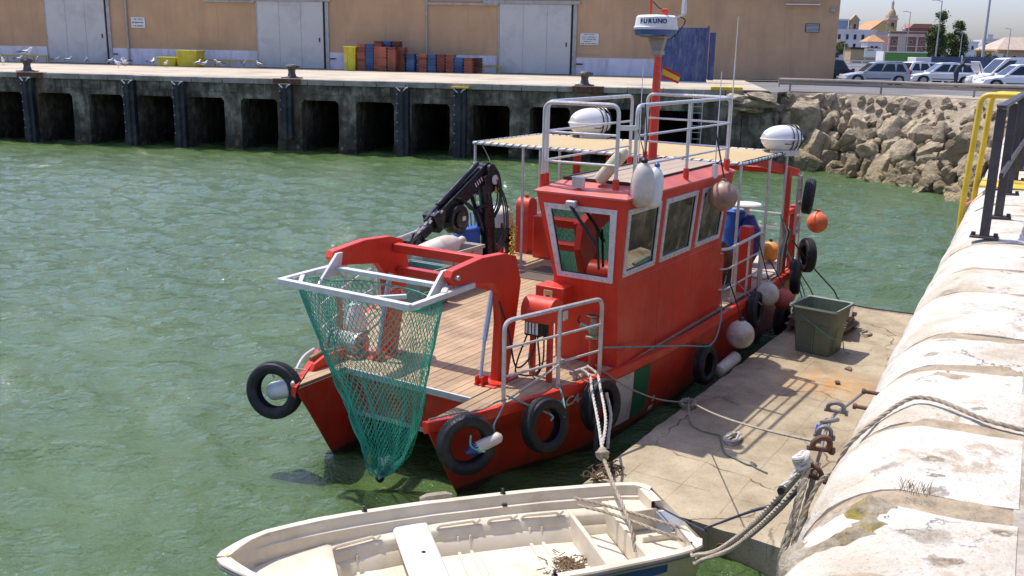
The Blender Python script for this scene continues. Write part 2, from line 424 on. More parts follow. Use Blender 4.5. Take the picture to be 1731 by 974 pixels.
# ---- near quay: stone coping with rounded edge
PITS = [(1.40,3.31,.07),(1.58,3.33,.05),(1.53,3.20,.03),(1.49,3.08,.055),(1.33,2.75,.09),(1.30,2.59,.07),(1.57,2.77,.04),(2.01,3.88,.045),(2.33,4.96,.08),(2.15,4.70,.06),(2.9,6.2,.09)]
def mat_limestone():
    m = bpy.data.materials.new('limewashed_stone'); m.use_nodes = True; nt = m.node_tree; b = nt.nodes['Principled BSDF']
    v = coords(nt, 'World')
    white = ramp(nt, noisen(nt, v, 2.2, 5, .6), [(.30, (.47,.40,.29)), (.48, (.61,.555,.455)), (.7, (.70,.655,.57))])
    tan = ramp(nt, noisen(nt, v, 14, 5), [(.3, (.30,.22,.13)), (.7, (.52,.42,.29))])
    wear = mathn(nt, 'ADD', noisen(nt, v, 2.6, 8, .72, .4), mathn(nt, 'MULTIPLY', noisen(nt, v, 16., 5, .7), .28))
    c = mixc(nt, ramp(nt, wear, [(.71, 0.), (.77, .75)]), white, tan)
    # dark pits and scratches
    vo = nt.nodes.new('ShaderNodeTexVoronoi'); vo.inputs['Scale'].default_value = 6.5; nt.links.new(v, vo.inputs['Vector'])
    pit = mathn(nt, 'MULTIPLY', ramp(nt, vo.outputs['Distance'], [(.06, 1.), (.22, 0.)]), ramp(nt, noisen(nt, v, 3.5, 3), [(.52, 0.), (.60, 1.)]))
    c = mixc(nt, mathn(nt, 'MULTIPLY', pit, .75), c, (.13,.09,.06))
    pits = None
    for (px_, py_, rx_) in PITS:
        dd = nt.nodes.new('ShaderNodeVectorMath'); dd.operation = 'DISTANCE'; dd.inputs[1].default_value = (px_*1.0, py_*1.5, 0)
        nt.links.new(coords(nt, 'World', (1.0, 1.5, 0)), dd.inputs[0])
        wob_ = mathn(nt, 'ADD', dd.outputs['Value'], mathn(nt, 'MULTIPLY', mathn(nt, 'SUBTRACT', noisen(nt, v, 20, 7, .75), .5), .17))
        f_ = ramp(nt, wob_, [(rx_*.15, 1.), (rx_*.8, 0.)]); pits = f_ if pits is None else mathn(nt, 'MAXIMUM', pits, f_)
    vo2 = nt.nodes.new('ShaderNodeTexVoronoi'); vo2.feature = 'DISTANCE_TO_EDGE'; vo2.inputs['Scale'].default_value = 1.9
    wv = nt.nodes.new('ShaderNodeTexNoise'); wv.inputs['Scale'].default_value = 5.; wv.inputs['Detail'].default_value = 7; wv.inputs['Roughness'].default_value = .7; nt.links.new(v, wv.inputs['Vector'])
    ws = nt.nodes.new('ShaderNodeVectorMath'); ws.operation = 'SCALE'; ws.inputs['Scale'].default_value = .35; nt.links.new(wv.outputs['Color'], ws.inputs[0])
    wa = nt.nodes.new('ShaderNodeVectorMath'); wa.operation = 'ADD'; nt.links.new(v, wa.inputs[0]); nt.links.new(ws.outputs[0], wa.inputs[1]); nt.links.new(wa.outputs[0], vo2.inputs['Vector'])
    crk = mathn(nt, 'MULTIPLY', ramp(nt, vo2.outputs['Distance'], [(.0, 1.), (.007, 0.)]), ramp(nt, noisen(nt, v, 2.1, 3), [(.54, 0.), (.62, .7)]))
    c = mixc(nt, crk, c, (.11,.08,.05))
    c = mixc(nt, mathn(nt, 'MULTIPLY', pits, .65), c, ramp(nt, noisen(nt, v, 30, 5, .7), [(.36, (.17,.12,.07)), (.6, (.50,.40,.26))]))
    spk = ramp(nt, noisen(nt, v, 70, 4, .75), [(.57, 0.), (.66, .6)])
    c = mixc(nt, spk, c, (.25,.19,.13))
    nt.links.new(c, b.inputs['Base Color']); b.inputs['Roughness'].default_value = .9; b.inputs['Specular IOR Level'].default_value = .25
    hsum = mathn(nt, 'SUBTRACT', mathn(nt, 'ADD', mathn(nt,'MULTIPLY', noisen(nt, v, 9, 7, .7), 1.), mathn(nt,'MULTIPLY', noisen(nt, v, 45, 4, .7), .3)), mathn(nt,'MULTIPLY', mathn(nt,'MAXIMUM', crk, mathn(nt,'MAXIMUM', pit, mathn(nt,'MULTIPLY',pits,.5))), .8))
    bn = nt.nodes.new('ShaderNodeBump'); bn.inputs['Strength'].default_value = .9; bn.inputs['Distance'].default_value = .026
    nt.links.new(hsum, bn.inputs['Height']); nt.links.new(bn.outputs[0], b.inputs['Normal'])
    return m
M_lime = mat_limestone()
M_mort = mat('sandy_mortar', (.42,.33,.22), .95, var=.3, vscale=12, dirt=(.22,.17,.11), dirt_amt=.5, dscale=8, bump=.8, bscale=40, spec=.2)
nq = empty('quay', (0,0,0), QUAY); tag(nq, 'near stone quay with rounded limewashed coping', kind='structure')
def quay_sec(off=0.):
    """profile (y,z) from the landward joint over the rounded nose down the wall"""
    pts = [(-.12, 3.75), (0, 3.75), (.12, 3.745)]
    cx, cz, rr = .18, 3.33, .415
    for k in range(1, 10):
        a = R(90 - k*10); pts.append((cx + rr*math.cos(a)*.98, cz + rr*math.sin(a)))
    pts += [(.592, 3.25), (.592, 3.1)]
    return [(y, z) for y, z in pts]
def add_stone(s0, s1, lift, name='stone', rough=.012, mt=None, seed=0):
    sec = quay_sec(); n = max(3, int((s1-s0)/.055)); rows = []
    # resample the profile finer
    fine = []
    for i in range(len(sec)-1):
        for t in (0, .5): fine.append((sec[i][0]*(1-t)+sec[i+1][0]*t, sec[i][1]*(1-t)+sec[i+1][1]*t))
    fine.append(sec[-1])
    for i in range(n+1):
        s = s0 + (s1-s0)*i/n; row = []
        e = min(i, n-i)/n*(s1-s0)
        rd = -.016*max(0, 1-e/.03)**2
        for j, (y, z) in enumerate(fine):
            cy, cz = (.18, 3.33) if y > .18 else (y, 3.33)
            d = Vector((0, y-cy, z-cz)); d.normalize()
            p = Vector((s, y, z))
            q = noise.fractal(Vector((s*3.1+seed, y*3.1, z*3.1)), 1., 2.1, 4)
            q2 = noise.noise(Vector((s*1.1+seed*3, y*1.3, z*1.3)))
            ed_ = min(1, max(0, (y+.12)/.12)); row.append(p + d*((lift + rd + rough*q + 0.009*q2)*ed_ - .004*(1-ed_)))
        rows.append(row)
    m = MB(); m.grid(rows)
    # closing skirts
    for row in (rows[0], rows[-1]):
        m.add(row + [Vector((p.x, -.12, 3.1)) for p in row[:1]], [tuple(range(len(row)+1))])
    return m.build(name, mt or M_lime, nq, ang=60)
joints = [1.2, 2.1, 2.72, 3.35, 4.12, 5.0, 5.62, 6.78, 7.58, 8.72, 9.24, 9.75]
while joints[-1] < 39: joints.append(joints[-1] + r5.uniform(.55, 1.15))
for i in range(len(joints)-1):
    g = .035 if i != 3 else .05
    if i == 2: add_stone(joints[i]+g, joints[i+1]-.09, .004, seed=i*7.3)
    else: add_stone(joints[i]+g, joints[i+1]-g, r5.uniform(-.004,.012), seed=i*7.3)
# mortar core under and between the stones, wall below
sec = [(y - (.012 if y > .3 else 0), z - .012) for y, z in quay_sec()]
core = MB(); ss = [0.6 + .25*i for i in range(158)]
rows = []
for s in ss:
    rows.append([Vector((s, y + .01*noise.noise(Vector((s*4,y*4,z*4))), z + .012*noise.noise(Vector((s*5,y*5,7+z*5))))) for y, z in sec])
core.grid(rows); core.build('mortar_bed', M_mort, nq, ang=60)
wl = MB(); rows = []
for s in [0.6 + .5*i for i in range(80)]:
    rows.append([Vector((s, .57 + .02*noise.noise(Vector((s*1.5, z*2, 3))), z)) for z in (3.12, 2.6, 2.0, 1.4, .8, .2, -1.2)])
wl.grid(rows); wl.build('wall_face', M_tide, nq)
# pavement behind the coping
M_pave = mat('rough_quay_paving', (.50,.44,.35), .95, var=.35, vscale=5, dirt=(.18,.14,.09), dirt_amt=.7, dscale=3, bump=.9, bscale=18, spec=.2)
pv = MB(); rows = []
for s in [-3 + .4*i for i in range(108)]:
    rows.append([Vector((s, y, 3.744 + .008*noise.noise(Vector((s*2, y*2, 0))))) for y in (-.105, -.5, -1, -1.6, -2.4, -3.5, -6, -12, -30)])
pv.grid(rows); pv.build('paving', M_pave, nq)
# broken, lichen covered patch in the joint of the nearest stones
def mat_lichen():
    m = bpy.data.materials.new('lichen_rubble'); m.use_nodes = True; nt = m.node_tree; b = nt.nodes['Principled BSDF']
    v = coords(nt, 'World')
    c = ramp(nt, noisen(nt, v, 8, 7, .7), [(.3, (.14,.105,.065)), (.45, (.42,.34,.22)), (.68, (.66,.58,.44))])
    c = mixc(nt, ramp(nt, noisen(nt, v, 6.3, 5, .6, .5), [(.54, 0.), (.62, .9)]), c, (.36,.27,.035))
    nt.links.new(c, b.inputs['Base Color']); b.inputs['Roughness'].default_value = .95
    bn = nt.nodes.new('ShaderNodeBump'); bn.inputs['Strength'].default_value = 1.; bn.inputs['Distance'].default_value = .05
    nt.links.new(noisen(nt, v, 14, 8, .7), bn.inputs['Height']); nt.links.new(bn.outputs[0], b.inputs['Normal'])
    return m
M_lich = mat_lichen()
m = MB(); rows = []
fine = []
for i in range(len(quay_sec())-1):
    a, b_ = quay_sec()[i], quay_sec()[i+1]
    for t in (0, .5): fine.append((a[0]*(1-t)+b_[0]*t, a[1]*(1-t)+b_[1]*t))
fine = fine[5:23]
for i in range(17):
    t = i/16; row = []
    for j, (y, z) in enumerate(fine):
        u = j/(len(fine)-1)
        s = 3.10 + (t-.5)*(.46*math.sin(math.pi*min(1, .12+u))**.6 + .12*noise.noise(Vector((u*5, t*2, 1)))) + .05*noise.noise(Vector((u*7,3,t*4)))
        d = Vector((0, y-.18 if y > .18 else 0, z-3.33)).normalized()
        ed = min(1, 6*min(t, 1-t), 5*min(u, 1-u)+.1)
        hgt = -.02 + ed*(.03 + .038*noise.fractal(Vector((s*7, y*7, z*7)), 1, 2, 5))
        row.append(Vector((s, y, z)) + d*hgt)
    rows.append(row)
m.grid(rows); m.build('rubble_patch', M_lich, nq, ang=70)

# ---- rock embankment
def mat_rock():
    m = bpy.data.materials.new('shore_rock'); m.use_nodes = True; nt = m.node_tree; b = nt.nodes['Principled BSDF']
    v = coords(nt, 'World')
    c = ramp(nt, noisen(nt, v, 2.2, 8, .72), [(.28, (.17,.125,.07)), (.46, (.42,.33,.205)), (.70, (.66,.555,.385))])
    sep = nt.nodes.new('ShaderNodeSeparateXYZ'); nt.links.new(v, sep.inputs[0])
    zf = mathn(nt, 'ADD', sep.outputs[2], mathn(nt, 'MULTIPLY', noisen(nt, v, .9, 4), 1.6))
    mp = nt.nodes.new('ShaderNodeMapRange'); mp.inputs[1].default_value = 1.2; mp.inputs[2].default_value = 2.6; mp.inputs[3].default_value = 1; mp.inputs[4].default_value = 0
    nt.links.new(zf, mp.inputs[0])
    oy = ramp(nt, noisen(nt, v, 9, 5, .7), [(.35, (.065,.05,.024)), (.52, (.30,.235,.11)), (.8, (.50,.42,.26))])
    c = mixc(nt, mathn(nt,'MULTIPLY', mp.outputs[0], .75), c, oy)
    oi = nt.nodes.new('ShaderNodeObjectInfo'); hs = nt.nodes.new('ShaderNodeHueSaturation'); nt.links.new(c, hs.inputs['Color'])
    nt.links.new(mathn(nt,'ADD', mathn(nt,'MULTIPLY', oi.outputs['Random'], .5), .75), hs.inputs['Value'])
    nt.links.new(hs.outputs[0], b.inputs['Base Color']); b.inputs['Roughness'].default_value = .9
    bn = nt.nodes.new('ShaderNodeBump'); bn.inputs['Strength'].default_value = 1.; bn.inputs['Distance'].default_value = .22
    nt.links.new(noisen(nt, v, 4.5, 8, .7), bn.inputs['Height']); nt.links.new(bn.outputs[0], b.inputs['Normal'])
    return m
M_rock = mat_rock()
def mat_bank():
    m = bpy.data.materials.new('sandy_bank'); m.use_nodes = True; nt = m.node_tree; b = nt.nodes['Principled BSDF']
    v = coords(nt, 'World')
    earth = ramp(nt, noisen(nt, v, 1.8, 7, .7), [(.3, (.06,.045,.028)), (.7, (.22,.17,.11))])
    sand = ramp(nt, noisen(nt, v, 1.5, 8, .72), [(.3, (.24,.185,.12)), (.5, (.42,.345,.24)), (.7, (.56,.48,.36))])
    sep = nt.nodes.new('ShaderNodeSeparateXYZ'); nt.links.new(v, sep.inputs[0])
    zf = mathn(nt, 'ADD', sep.outputs[2], mathn(nt, 'MULTIPLY', noisen(nt, v, .8, 4), 1.0))
    f = ramp(nt, mathn(nt, 'MULTIPLY', zf, .25), [(.58, 0.), (.70, 1.)])
    nt.links.new(mixc(nt, f, earth, sand), b.inputs['Base Color']); b.inputs['Roughness'].default_value = .95; b.inputs['Specular IOR Level'].default_value = .2
    bn = nt.nodes.new('ShaderNodeBump'); bn.inputs['Strength'].default_value = 1.; bn.inputs['Distance'].default_value = .2
    nt.links.new(noisen(nt, v, 3.5, 8, .7), bn.inputs['Height']); nt.links.new(bn.outputs[0], b.inputs['Normal'])
    return m
def rock_mesh(seed, sub=4):
    bm = bmesh.new(); bmesh.ops.create_icosphere(bm, subdivisions=sub, radius=1.)
    r = random.Random(seed)
    planes = [(Vector((r.gauss(0,1), r.gauss(0,1), r.gauss(0,1))).normalized(), r.uniform(.45,.80)) for _ in range(9)]
    for v in bm.verts:
        for n, d in planes:
            e = v.co.dot(n) - d
            if e > 0: v.co -= n*e*.97
        v.co *= 1 + .10*noise.fractal(v.co*2.2 + Vector((seed*3.1,0,0)), 1, 2.1, 4) + .05*noise.fractal(v.co*6 + Vector((0,seed*2.1,0)), .9, 2.1, 4)
    me = bpy.data.meshes.new('rock'); bm.to_mesh(me); bm.free(); me.materials.append(M_rock)
    me.polygons.foreach_set('use_smooth', [True]*len(me.polygons)); me.set_sharp_from_angle(angle=R(24)); return me
RM = [rock_mesh(i) for i in range(9)]
em = empty('embankment', (14,42,0)); tag(em, 'rough rock embankment between the two quays', kind='structure')
WC = [Vector(p) for p in ((12.2,46.6,-.5),(13.2,45.6,-.5),(14.8,43.4,-.5),(16.0,40.4,-.5),(16.9,36.8,-.5),(17.6,34.6,-.5))]
TC = [Vector(p) for p in ((12.6,47.3,3.42),(14.6,47.0,3.46),(17.0,45.6,3.48),(19.0,43.4,3.5),(20.6,40.2,3.5),(20.4,37.0,3.5))]
WCs, TCs = spline(WC, 8), spline(TC, 8)
rows = []
for a, b_ in zip(WCs, TCs):
    row = []
    for k in range(15):
        t = k/14
        prof = t**.85
        p = Vector((a.x+(b_.x-a.x)*t, a.y+(b_.y-a.y)*t, a.z+(b_.z-a.z)*prof)) - Vector((14,42,0))
        nz = noise.fractal(p*.8, 1, 2, 5)*.28 if 0 < k < 14 else 0
        row.append(p + Vector((-.35*nz, -.35*nz, nz*.7)))
    rows.append(row)
mm = MB(); mm.grid(rows); mm.build('earth_bank', mat_bank(), em, ang=50)
rr = random.Random(21)
def bank_pt(u, t):
    i = u*(len(WCs)-1); k = min(int(i), len(WCs)-2); f = i-k
    a = WCs[k].lerp(WCs[k+1], f); b_ = TCs[k].lerp(TCs[k+1], f)
    return Vector((a.x+(b_.x-a.x)*t, a.y+(b_.y-a.y)*t, a.z+(b_.z-a.z)*t**.85)) - Vector((14,42,0))
placed = []
cnt = 0; tries = 0
while cnt < 265 and tries < 12000:
    tries += 1
    u = rr.random(); t = rr.random()*.70 if rr.random() < .9 else rr.uniform(.7,.95)
    big = rr.random()
    sz = (rr.uniform(.55, 1.05) if t < .62 else rr.uniform(.2, .42)) * (1.0 if big < .5 else .55)
    if u > .55: sz *= .8
    p = bank_pt(u, t)
    if any((p-q).length < (sz+s2)*.44 for q, s2 in placed): continue
    placed.append((p, sz)); cnt += 1
    inst('rock', rr.choice(RM), em, p + Vector((-.12*sz, -.12*sz, .1*sz)), (rr.uniform(0,6), rr.uniform(0,6), rr.uniform(0,6)), (sz*rr.uniform(.9,1.25), sz*rr.uniform(.85,1.1), sz*rr.uniform(.65,.9)))
for k in range(26):       # rocks along the water's edge
    p = bank_pt(k/25*.98+.01, .13) + Vector((rr.uniform(-.5,.1), rr.uniform(-.6,.1), -.1)); sz = rr.uniform(.3,.6)
    inst('rock', rr.choice(RM), em, p, (rr.uniform(0,6), rr.uniform(0,6), rr.uniform(0,6)), (sz, sz, sz*.7))
inst('rock', RM[3], em, Vector((17.6,36.9,.35))-Vector((14,42,0)), (.25,-.35,.6), (1.3,.9,.14))
# loose slabs at the corner of the far quay
for k, (x_, z_, w_) in enumerate(((28.6, 2.75, 1.2), (28.9, 3.02, 1.5), (29.2, 3.3, 1.1), (28.3, 3.25, .9))):
    p = FQ.w((x_, -.1, z_)) - Vector((14,42,0))
    inst('rock', RM[k], em, p, (.1*k, .05, FQ.yaw+.2*k), (w_*.75, .7, .2))
# weeds and dry plants on the embankment top are thin and sparse
M_sand = mat('sandy_verge', (.44,.37,.27), .95, var=.3, vscale=1.5, dirt=(.2,.16,.1), dirt_amt=.6, dscale=1., bump=.6, bscale=6, spec=.2)
vg = MB(); rows = []
for p in TCs:
    d = Vector((p.x-8, p.y-30, 0)).normalized()
    rows.append([p + d*k + Vector((0,0,.012+.012*noise.noise(p*1.3+d*k))) for k in (.05,.4,1.,2.,3.2)])
vg.grid(rows); tag(vg.build('verge', M_sand), 'sandy verge above the rocks', kind='structure')

# ---- pontoon
def mat_pontoon():
    m = bpy.data.materials.new('pontoon_concrete'); m.use_nodes = True; nt = m.node_tree; b = nt.nodes['Principled BSDF']
    v = coords(nt, 'Object')
    c = ramp(nt, noisen(nt, v, 1.1, 7, .66), [(.32, (.225,.17,.105)), (.5, (.37,.30,.195)), (.68, (.48,.405,.275))])
    c = mixc(nt, ramp(nt, noisen(nt, v, 26, 4, .7), [(.56, 0.), (.7, .5)]), c, (.17,.14,.10))
    c = mixc(nt, ramp(nt, noisen(nt, v, 60, 2, .7), [(.66, 0.), (.70, .8)]), c, (.06,.05,.04))
    vo = nt.nodes.new('ShaderNodeTexVoronoi'); vo.feature = 'DISTANCE_TO_EDGE'; vo.inputs['Scale'].default_value = .62
    vd = nt.nodes.new('ShaderNodeVectorMath'); vd.operation = 'ADD'
    nv = nt.nodes.new('ShaderNodeTexNoise'); nv.inputs['Scale'].default_value = 1.8; nv.inputs['Detail'].default_value = 5; nt.links.new(v, nv.inputs['Vector'])
    sc = nt.nodes.new('ShaderNodeVectorMath'); sc.operation = 'SCALE'; sc.inputs['Scale'].default_value = .55; nt.links.new(nv.outputs['Color'], sc.inputs[0])
    nt.links.new(v, vd.inputs[0]); nt.links.new(sc.outputs[0], vd.inputs[1]); nt.links.new(vd.outputs[0], vo.inputs['Vector'])
    crack = ramp(nt, vo.outputs['Distance'], [(.0, 1.), (.012, 0.)])
    crack = mathn(nt, 'MULTIPLY', crack, ramp(nt, noisen(nt, v, .9, 3), [(.46, 0.), (.56, .9)]))
    c = mixc(nt, crack, c, (.05,.04,.03))
    # slab joints across the width
    sep = nt.nodes.new('ShaderNodeSeparateXYZ'); nt.links.new(v, sep.inputs[0])
    wob = mathn(nt, 'MULTIPLY', noisen(nt, v, 2.5, 4), .06)
    fx = mathn(nt, 'FRACT', mathn(nt, 'MULTIPLY', mathn(nt, 'ADD', sep.outputs[0], wob), 1/1.15))
    jl = mathn(nt, 'LESS_THAN', mathn(nt, 'ABSOLUTE', mathn(nt, 'SUBTRACT', fx, .5)), .0045)
    fy = mathn(nt, 'FRACT', mathn(nt, 'MULTIPLY', mathn(nt, 'ADD', sep.outputs[1], wob), 1/.62))
    jl2 = mathn(nt, 'LESS_THAN', mathn(nt, 'ABSOLUTE', mathn(nt, 'SUBTRACT', fy, .5)), .007)
    jj = mathn(nt, 'MAXIMUM', jl, jl2)
    c = mixc(nt, mathn(nt, 'MULTIPLY', jj, ramp(nt, noisen(nt, v, 1.7, 3), [(.42, .05), (.6, .7)])), c, (.12,.095,.07))
    # rust stain
    d = nt.nodes.new('ShaderNodeVectorMath'); d.operation = 'DISTANCE'; d.inputs[1].default_value = (6.25, -1.2, 0)
    nt.links.new(coords(nt, 'Object', (1, .8, 0)), d.inputs[0])
    rs = mathn(nt, 'MULTIPLY', ramp(nt, d.outputs['Value'], [(.15, 1.), (.85, 0.)]), ramp(nt, noisen(nt, coords(nt, 'Object', (2.5,1,1)), 5, 5, .6), [(.42, 0.), (.58, .85)]))
    c = mixc(nt, rs, c, (.50,.23,.05))
    nt.links.new(c, b.inputs['Base Color']); b.inputs['Roughness'].default_value = .9; b.inputs['Specular IOR Level'].default_value = .3
    h = mathn(nt, 'SUBTRACT', noisen(nt, v, 18, 7, .7), mathn(nt, 'MULTIPLY', mathn(nt, 'MAXIMUM', crack, jj), .6))
    bn = nt.nodes.new('ShaderNodeBump'); bn.inputs['Strength'].default_value = .5; bn.inputs['Distance'].default_value = .02
    nt.links.new(h, bn.inputs['Height']); nt.links.new(bn.outputs[0], b.inputs['Normal'])
    return m
M_pont = mat_pontoon()
pt = empty('pontoon', (0, -2.47, 0), BOAT); tag(pt, 'low weathered concrete pontoon beside the red boat', 'pontoon')
pm = MB(); nx_, ny_ = 90, 26; PX0, PX1, PW = 1.02, 11.3, 2.68
rows = []
for i in range(nx_+1):
    x = PX0 + (PX1-PX0)*i/nx_; row = []
    for j in range(ny_+1):
        y = -PW*j/ny_; z = .4 + .006*noise.noise(Vector((x*1.2, y*1.2, 0)))
        xx = x
        if i == 0: xx += .05*noise.fractal(Vector((y*3,1,0)),1,2,4) - .12*(j/ny_); z -= .015+.02*abs(noise.noise(Vector((y*7,0,0))))
        if j == 0: y += .03*noise.noise(Vector((x*3,5,0))); z -= .012
        row.append(Vector((xx, y, z)))
    rows.append(row)
pm.grid(rows)
def skirt(r):
    lo = [Vector((p.x, p.y, -.6)) for p in r]; md = [Vector((p.x, p.y, p.z-.06)) for p in r]
    pm.grid([r, md, lo])
skirt(rows[0]); skirt(rows[-1]); skirt([r[0] for r in rows]); skirt([r[-1] for r in rows])
pm.build('deck_slab', M_pont, pt, ang=50)
p = MB()
for yy in (-.55, -1.75):
    p.torus((PX0-.11, yy, .18), .06, .012, (1,0,0), 14, 6)
p.build('mooring_eye', M_rust, pt)

# ---- warehouse
M_tan = mat('ochre_render', (.57,.365,.205), .9, var=.12, vscale=.5, dirt=(.38,.25,.16), dirt_amt=.45, dscale=.35, streak=True, spec=.2)
M_plin = mat('white_plinth', (.74,.70,.74), .85, var=.1, vscale=1, dirt=(.35,.32,.33), dirt_amt=.5, dscale=.6, streak=True)
M_door = mat('grey_door_steel', (.58,.565,.52), .55, .1, var=.08, vscale=.4, dirt=(.33,.31,.28), dirt_amt=.55, dscale=.4)
M_frame = mat('grey_trim', (.42,.41,.38), .6, var=.15, dirt=(.15,.13,.1), dirt_amt=.4)
M_dark = mat('dark_gap', (.02,.02,.02), .8)
M_yel = mat('yellow_paint', (.72,.50,.03), .5, var=.15, dirt=(.2,.13,.04), dirt_amt=.4)
wh = empty('warehouse', (0, 22.3, 3.57), FQ); tag(wh, 'long ochre warehouse with grey sliding doors behind the far quay', 'warehouse')
WX0, WX1 = -62, 35.7
p = MB(); p.box((WX0, 0, -.3), (WX1, 26, 5.9)); p.build('wall', M_tan, wh, smooth=False)
p = MB(); p.prism([(-.6,5.9),(13,8.6),(26.6,5.9)], 'x', WX0-.4, WX1+.4); p.build('roof', mat('fibre_roof', (.4,.38,.35), .9), wh, smooth=False)
for a, b_ in ((WX0,-22.2),(-16.9,-5.2),(.1,12.7),(18.1,24.2)):
    p = MB(); p.box((a, -.025, -.05), (b_, .1, 1.19)); p.build('plinth', M_plin, wh, smooth=False)
p = MB(); p.box((27.6, -.025, -.05), (WX1-.003, .1, 1.05)); p.build('plinth', M_tan, wh, smooth=False)
for xs in (-26,-20.4,-12.3,-8.2,1.6,4.6,10.6,21.6,29.9,32.3):
    p = MB(); p.box((xs-.02, -.012, 1.2), (xs+.02, .05, 5.9)); p.build('wall_joint', M_tan, wh)
for dx0, dx1 in ((-21.95,-17.15),(-5.05,-.05),(12.9,17.9)):
    d = MB(); d.box((dx0, -.16, .03), (dx1, -.06, 4.72)); dd = d.build('door', M_door, wh, bevel=.01)
    for k in range(1, 3):
        xx = dx0 + (dx1-dx0)*k/3
        q = MB(); q.box((xx-.015, -.172, .06), (xx+.015, -.158, 4.7)); q.build('seam', M_frame, dd)
    q = MB(); q.box((dx1-.32, -.2, 1.9), (dx1-.24, -.158, 2.2)); q.build('handle', M_dark, dd)
    q = MB(); q.box((dx1+.02, -.10, 0), (dx1+.14, .05, 4.72)); q.build('door_gap', M_dark, wh)
    q = MB(); q.box((dx1+.15, -.12, 0), (dx1+.4, .05, 4.72)); q.build('door_jamb', M_frame, wh)
    q = MB(); q.box((dx0-.12, -.12, 0), (dx0-.02, .05, 4.72)); q.build('door_jamb', M_frame, wh)
    q = MB(); q.box((dx0-1.2 if dx0 > 0 else dx0-.4, -.24, 4.73), (dx1+.6, .05, 4.95)); q.build('door_rail', M_frame, wh)
    q = MB(); q.cyl((dx1+.45,-.02,.75),(dx1+.9,-.25,.75),.05,n=6); q.build('door_stop', M_dark, wh)
q = MB(); q.box((7.7, -.2, 4.6), (12.8, .05, 4.76)); q.build('door_rail', M_frame, wh)
q = MB(); q.box((-9.2, -.2, 4.6), (-5.2, .05, 4.72)); q.build('door_rail', M_frame, wh)
for px_ in (-15.4, 7.62):
    q = MB(); q.cyl((px_,-.1,0 if px_<0 else 1.0),(px_,-.1,5.9),.075,n=8)
    for z in (1.2, 2.6, 4.2): q.torus((px_,-.1,z), .08, .02, (0,0,1), 10, 5)
    q.build('downpipe', M_frame, wh)
M_sign = mat('white_sign', (.72,.71,.66), .6, var=.06); M_ink = mat('black_ink', (.03,.03,.03), .7, var=.1)
def wall_sign(x0, x1, z0, z1, lines):
    q = MB(); q.box((x0,-.07,z0),(x1,-.03,z1)); s_ = q.build('sign_board', M_sign, wh, bevel=.006)
    n = len(lines)
    for i, (cover, sz) in enumerate(lines):       # print too small to read in the photograph: rows of word shapes
        q = MB(); zc = z1-(z1-z0)*(i+.6)/(n+.2); xx = (x0+x1)/2-(x1-x0)*cover/2; xe = (x0+x1)/2+(x1-x0)*cover/2
        while xx < xe-.03:
            w_ = min(r5.uniform(.03,.07), xe-xx); q.box((xx,-.0735,zc-sz/2),(xx+w_*.75,-.0695,zc+sz/2)); xx += w_+(.05 if r5.random() < .2 else 0)
        q.build('lettering', M_ink, s_, smooth=False)['kind'] = 'stuff'
wall_sign(-15.06,-13.95,2.68,3.46,[(.7,.08),(.85,.09),(.7,.08)])
wall_sign(18.56,19.85,2.05,2.83,[(.6,.05),(.85,.05),(.7,.09),(.6,.05),(.9,.06)])
q = MB(); q.box((33.6,-.05,3.15),(34.5,.02,3.7)); v_ = q.build('vent', M_dark, wh)
for k in range(6):
    s_ = MB(); s_.cbox((34.05,-.06,3.21+.083*k),(.82,.06,.02),(R(35),0,0)); s_.build('louvre', M_sign, v_)
q = MB(); q.box((32.2,-.3,4.88),(34.4,-.06,4.95)); q.build('light_strip', M_sign, wh)
q = MB(); q.lathe([(.12,0),(.16,.1),(.1,.22)],(35.25,-.2,4.45),10); q.box((35.2,-.2,4.6),(35.3,.05,4.75)); q.build('wall_lamp', M_frame, wh)
q = MB(); q.box((17.9,-.03,1.42),(20.0,.02,1.44)); q.build('pipe_run', M_frame, wh)
# yellow wall guards
for a, b_, lab in ((-34,-21.9,'yellow tubular guard rail left of the leftmost warehouse door'),(-9.5,-4.9,'yellow tubular guard rail beside the low yellow containers'),(10.9,13.1,'short yellow guard rail right of the crate stacks')):
    q = MB(); q.bar((a,21.75,4.04),(b_,21.75,4.04),.09,.12)
    n = max(2, int((b_-a)/1.1)+1)
    for k in range(n):
        xx = a+.1+(b_-a-.2)*k/(n-1); q.bar((xx,21.75,3.57),(xx,21.75,3.98),.09,.09)
    tag(q.build('guard_rail', M_yel, None, ((a+b_)/2,21.75,3.57), FQ, bevel=.01), lab, 'guard rail', 'yellow guard rails along the warehouse')
# yellow containers
M_ybin = mat('yellow_plastic', (.68,.56,.02), .5, var=.12, dirt=(.3,.22,.05), dirt_amt=.4)
def tub(name, x0, x1, y0, y1, h, lab, cat, lid=False, mt=None):
    q = MB(); t_ = .05
    q.prism([(x0+.06,3.58),(x1-.06,3.58),(x1,3.58+h),(x0,3.58+h),(x0,3.58+h-.12),(x0+.04,3.58+h-.12)][:4], 'y', y0, y1)
    t = empty(name, ((x0+x1)/2,(y0+y1)/2,3.58), FQ)
    q2 = MB(); cx, cy = (x0+x1)/2, (y0+y1)/2
    q2.prism([(x0-cx+.06,0),(x1-cx-.06,0),(x1-cx,h),(x0-cx,h)], 'y', y0-cy, y1-cy); q2.build('body', mt or M_ybin, t, bevel=.03)
    q3 = MB(); q3.box((x0-cx-.04,y0-cy-.04,h-.1),(x1-cx+.04,y1-cy+.04,h+.02)); q3.build('rim', mt or M_ybin, t, bevel=.015)
    q4 = MB()
    q4.box((x0-cx+.15, y0-cy-.03, .12),(x0-cx+.25, y0-cy+.02, h-.14)); q4.box((x1-cx-.25, y0-cy-.03, .12),(x1-cx-.15, y0-cy+.02, h-.14)); q4.build('rib', mt or M_ybin, t)
    tag(t, lab, cat); return t
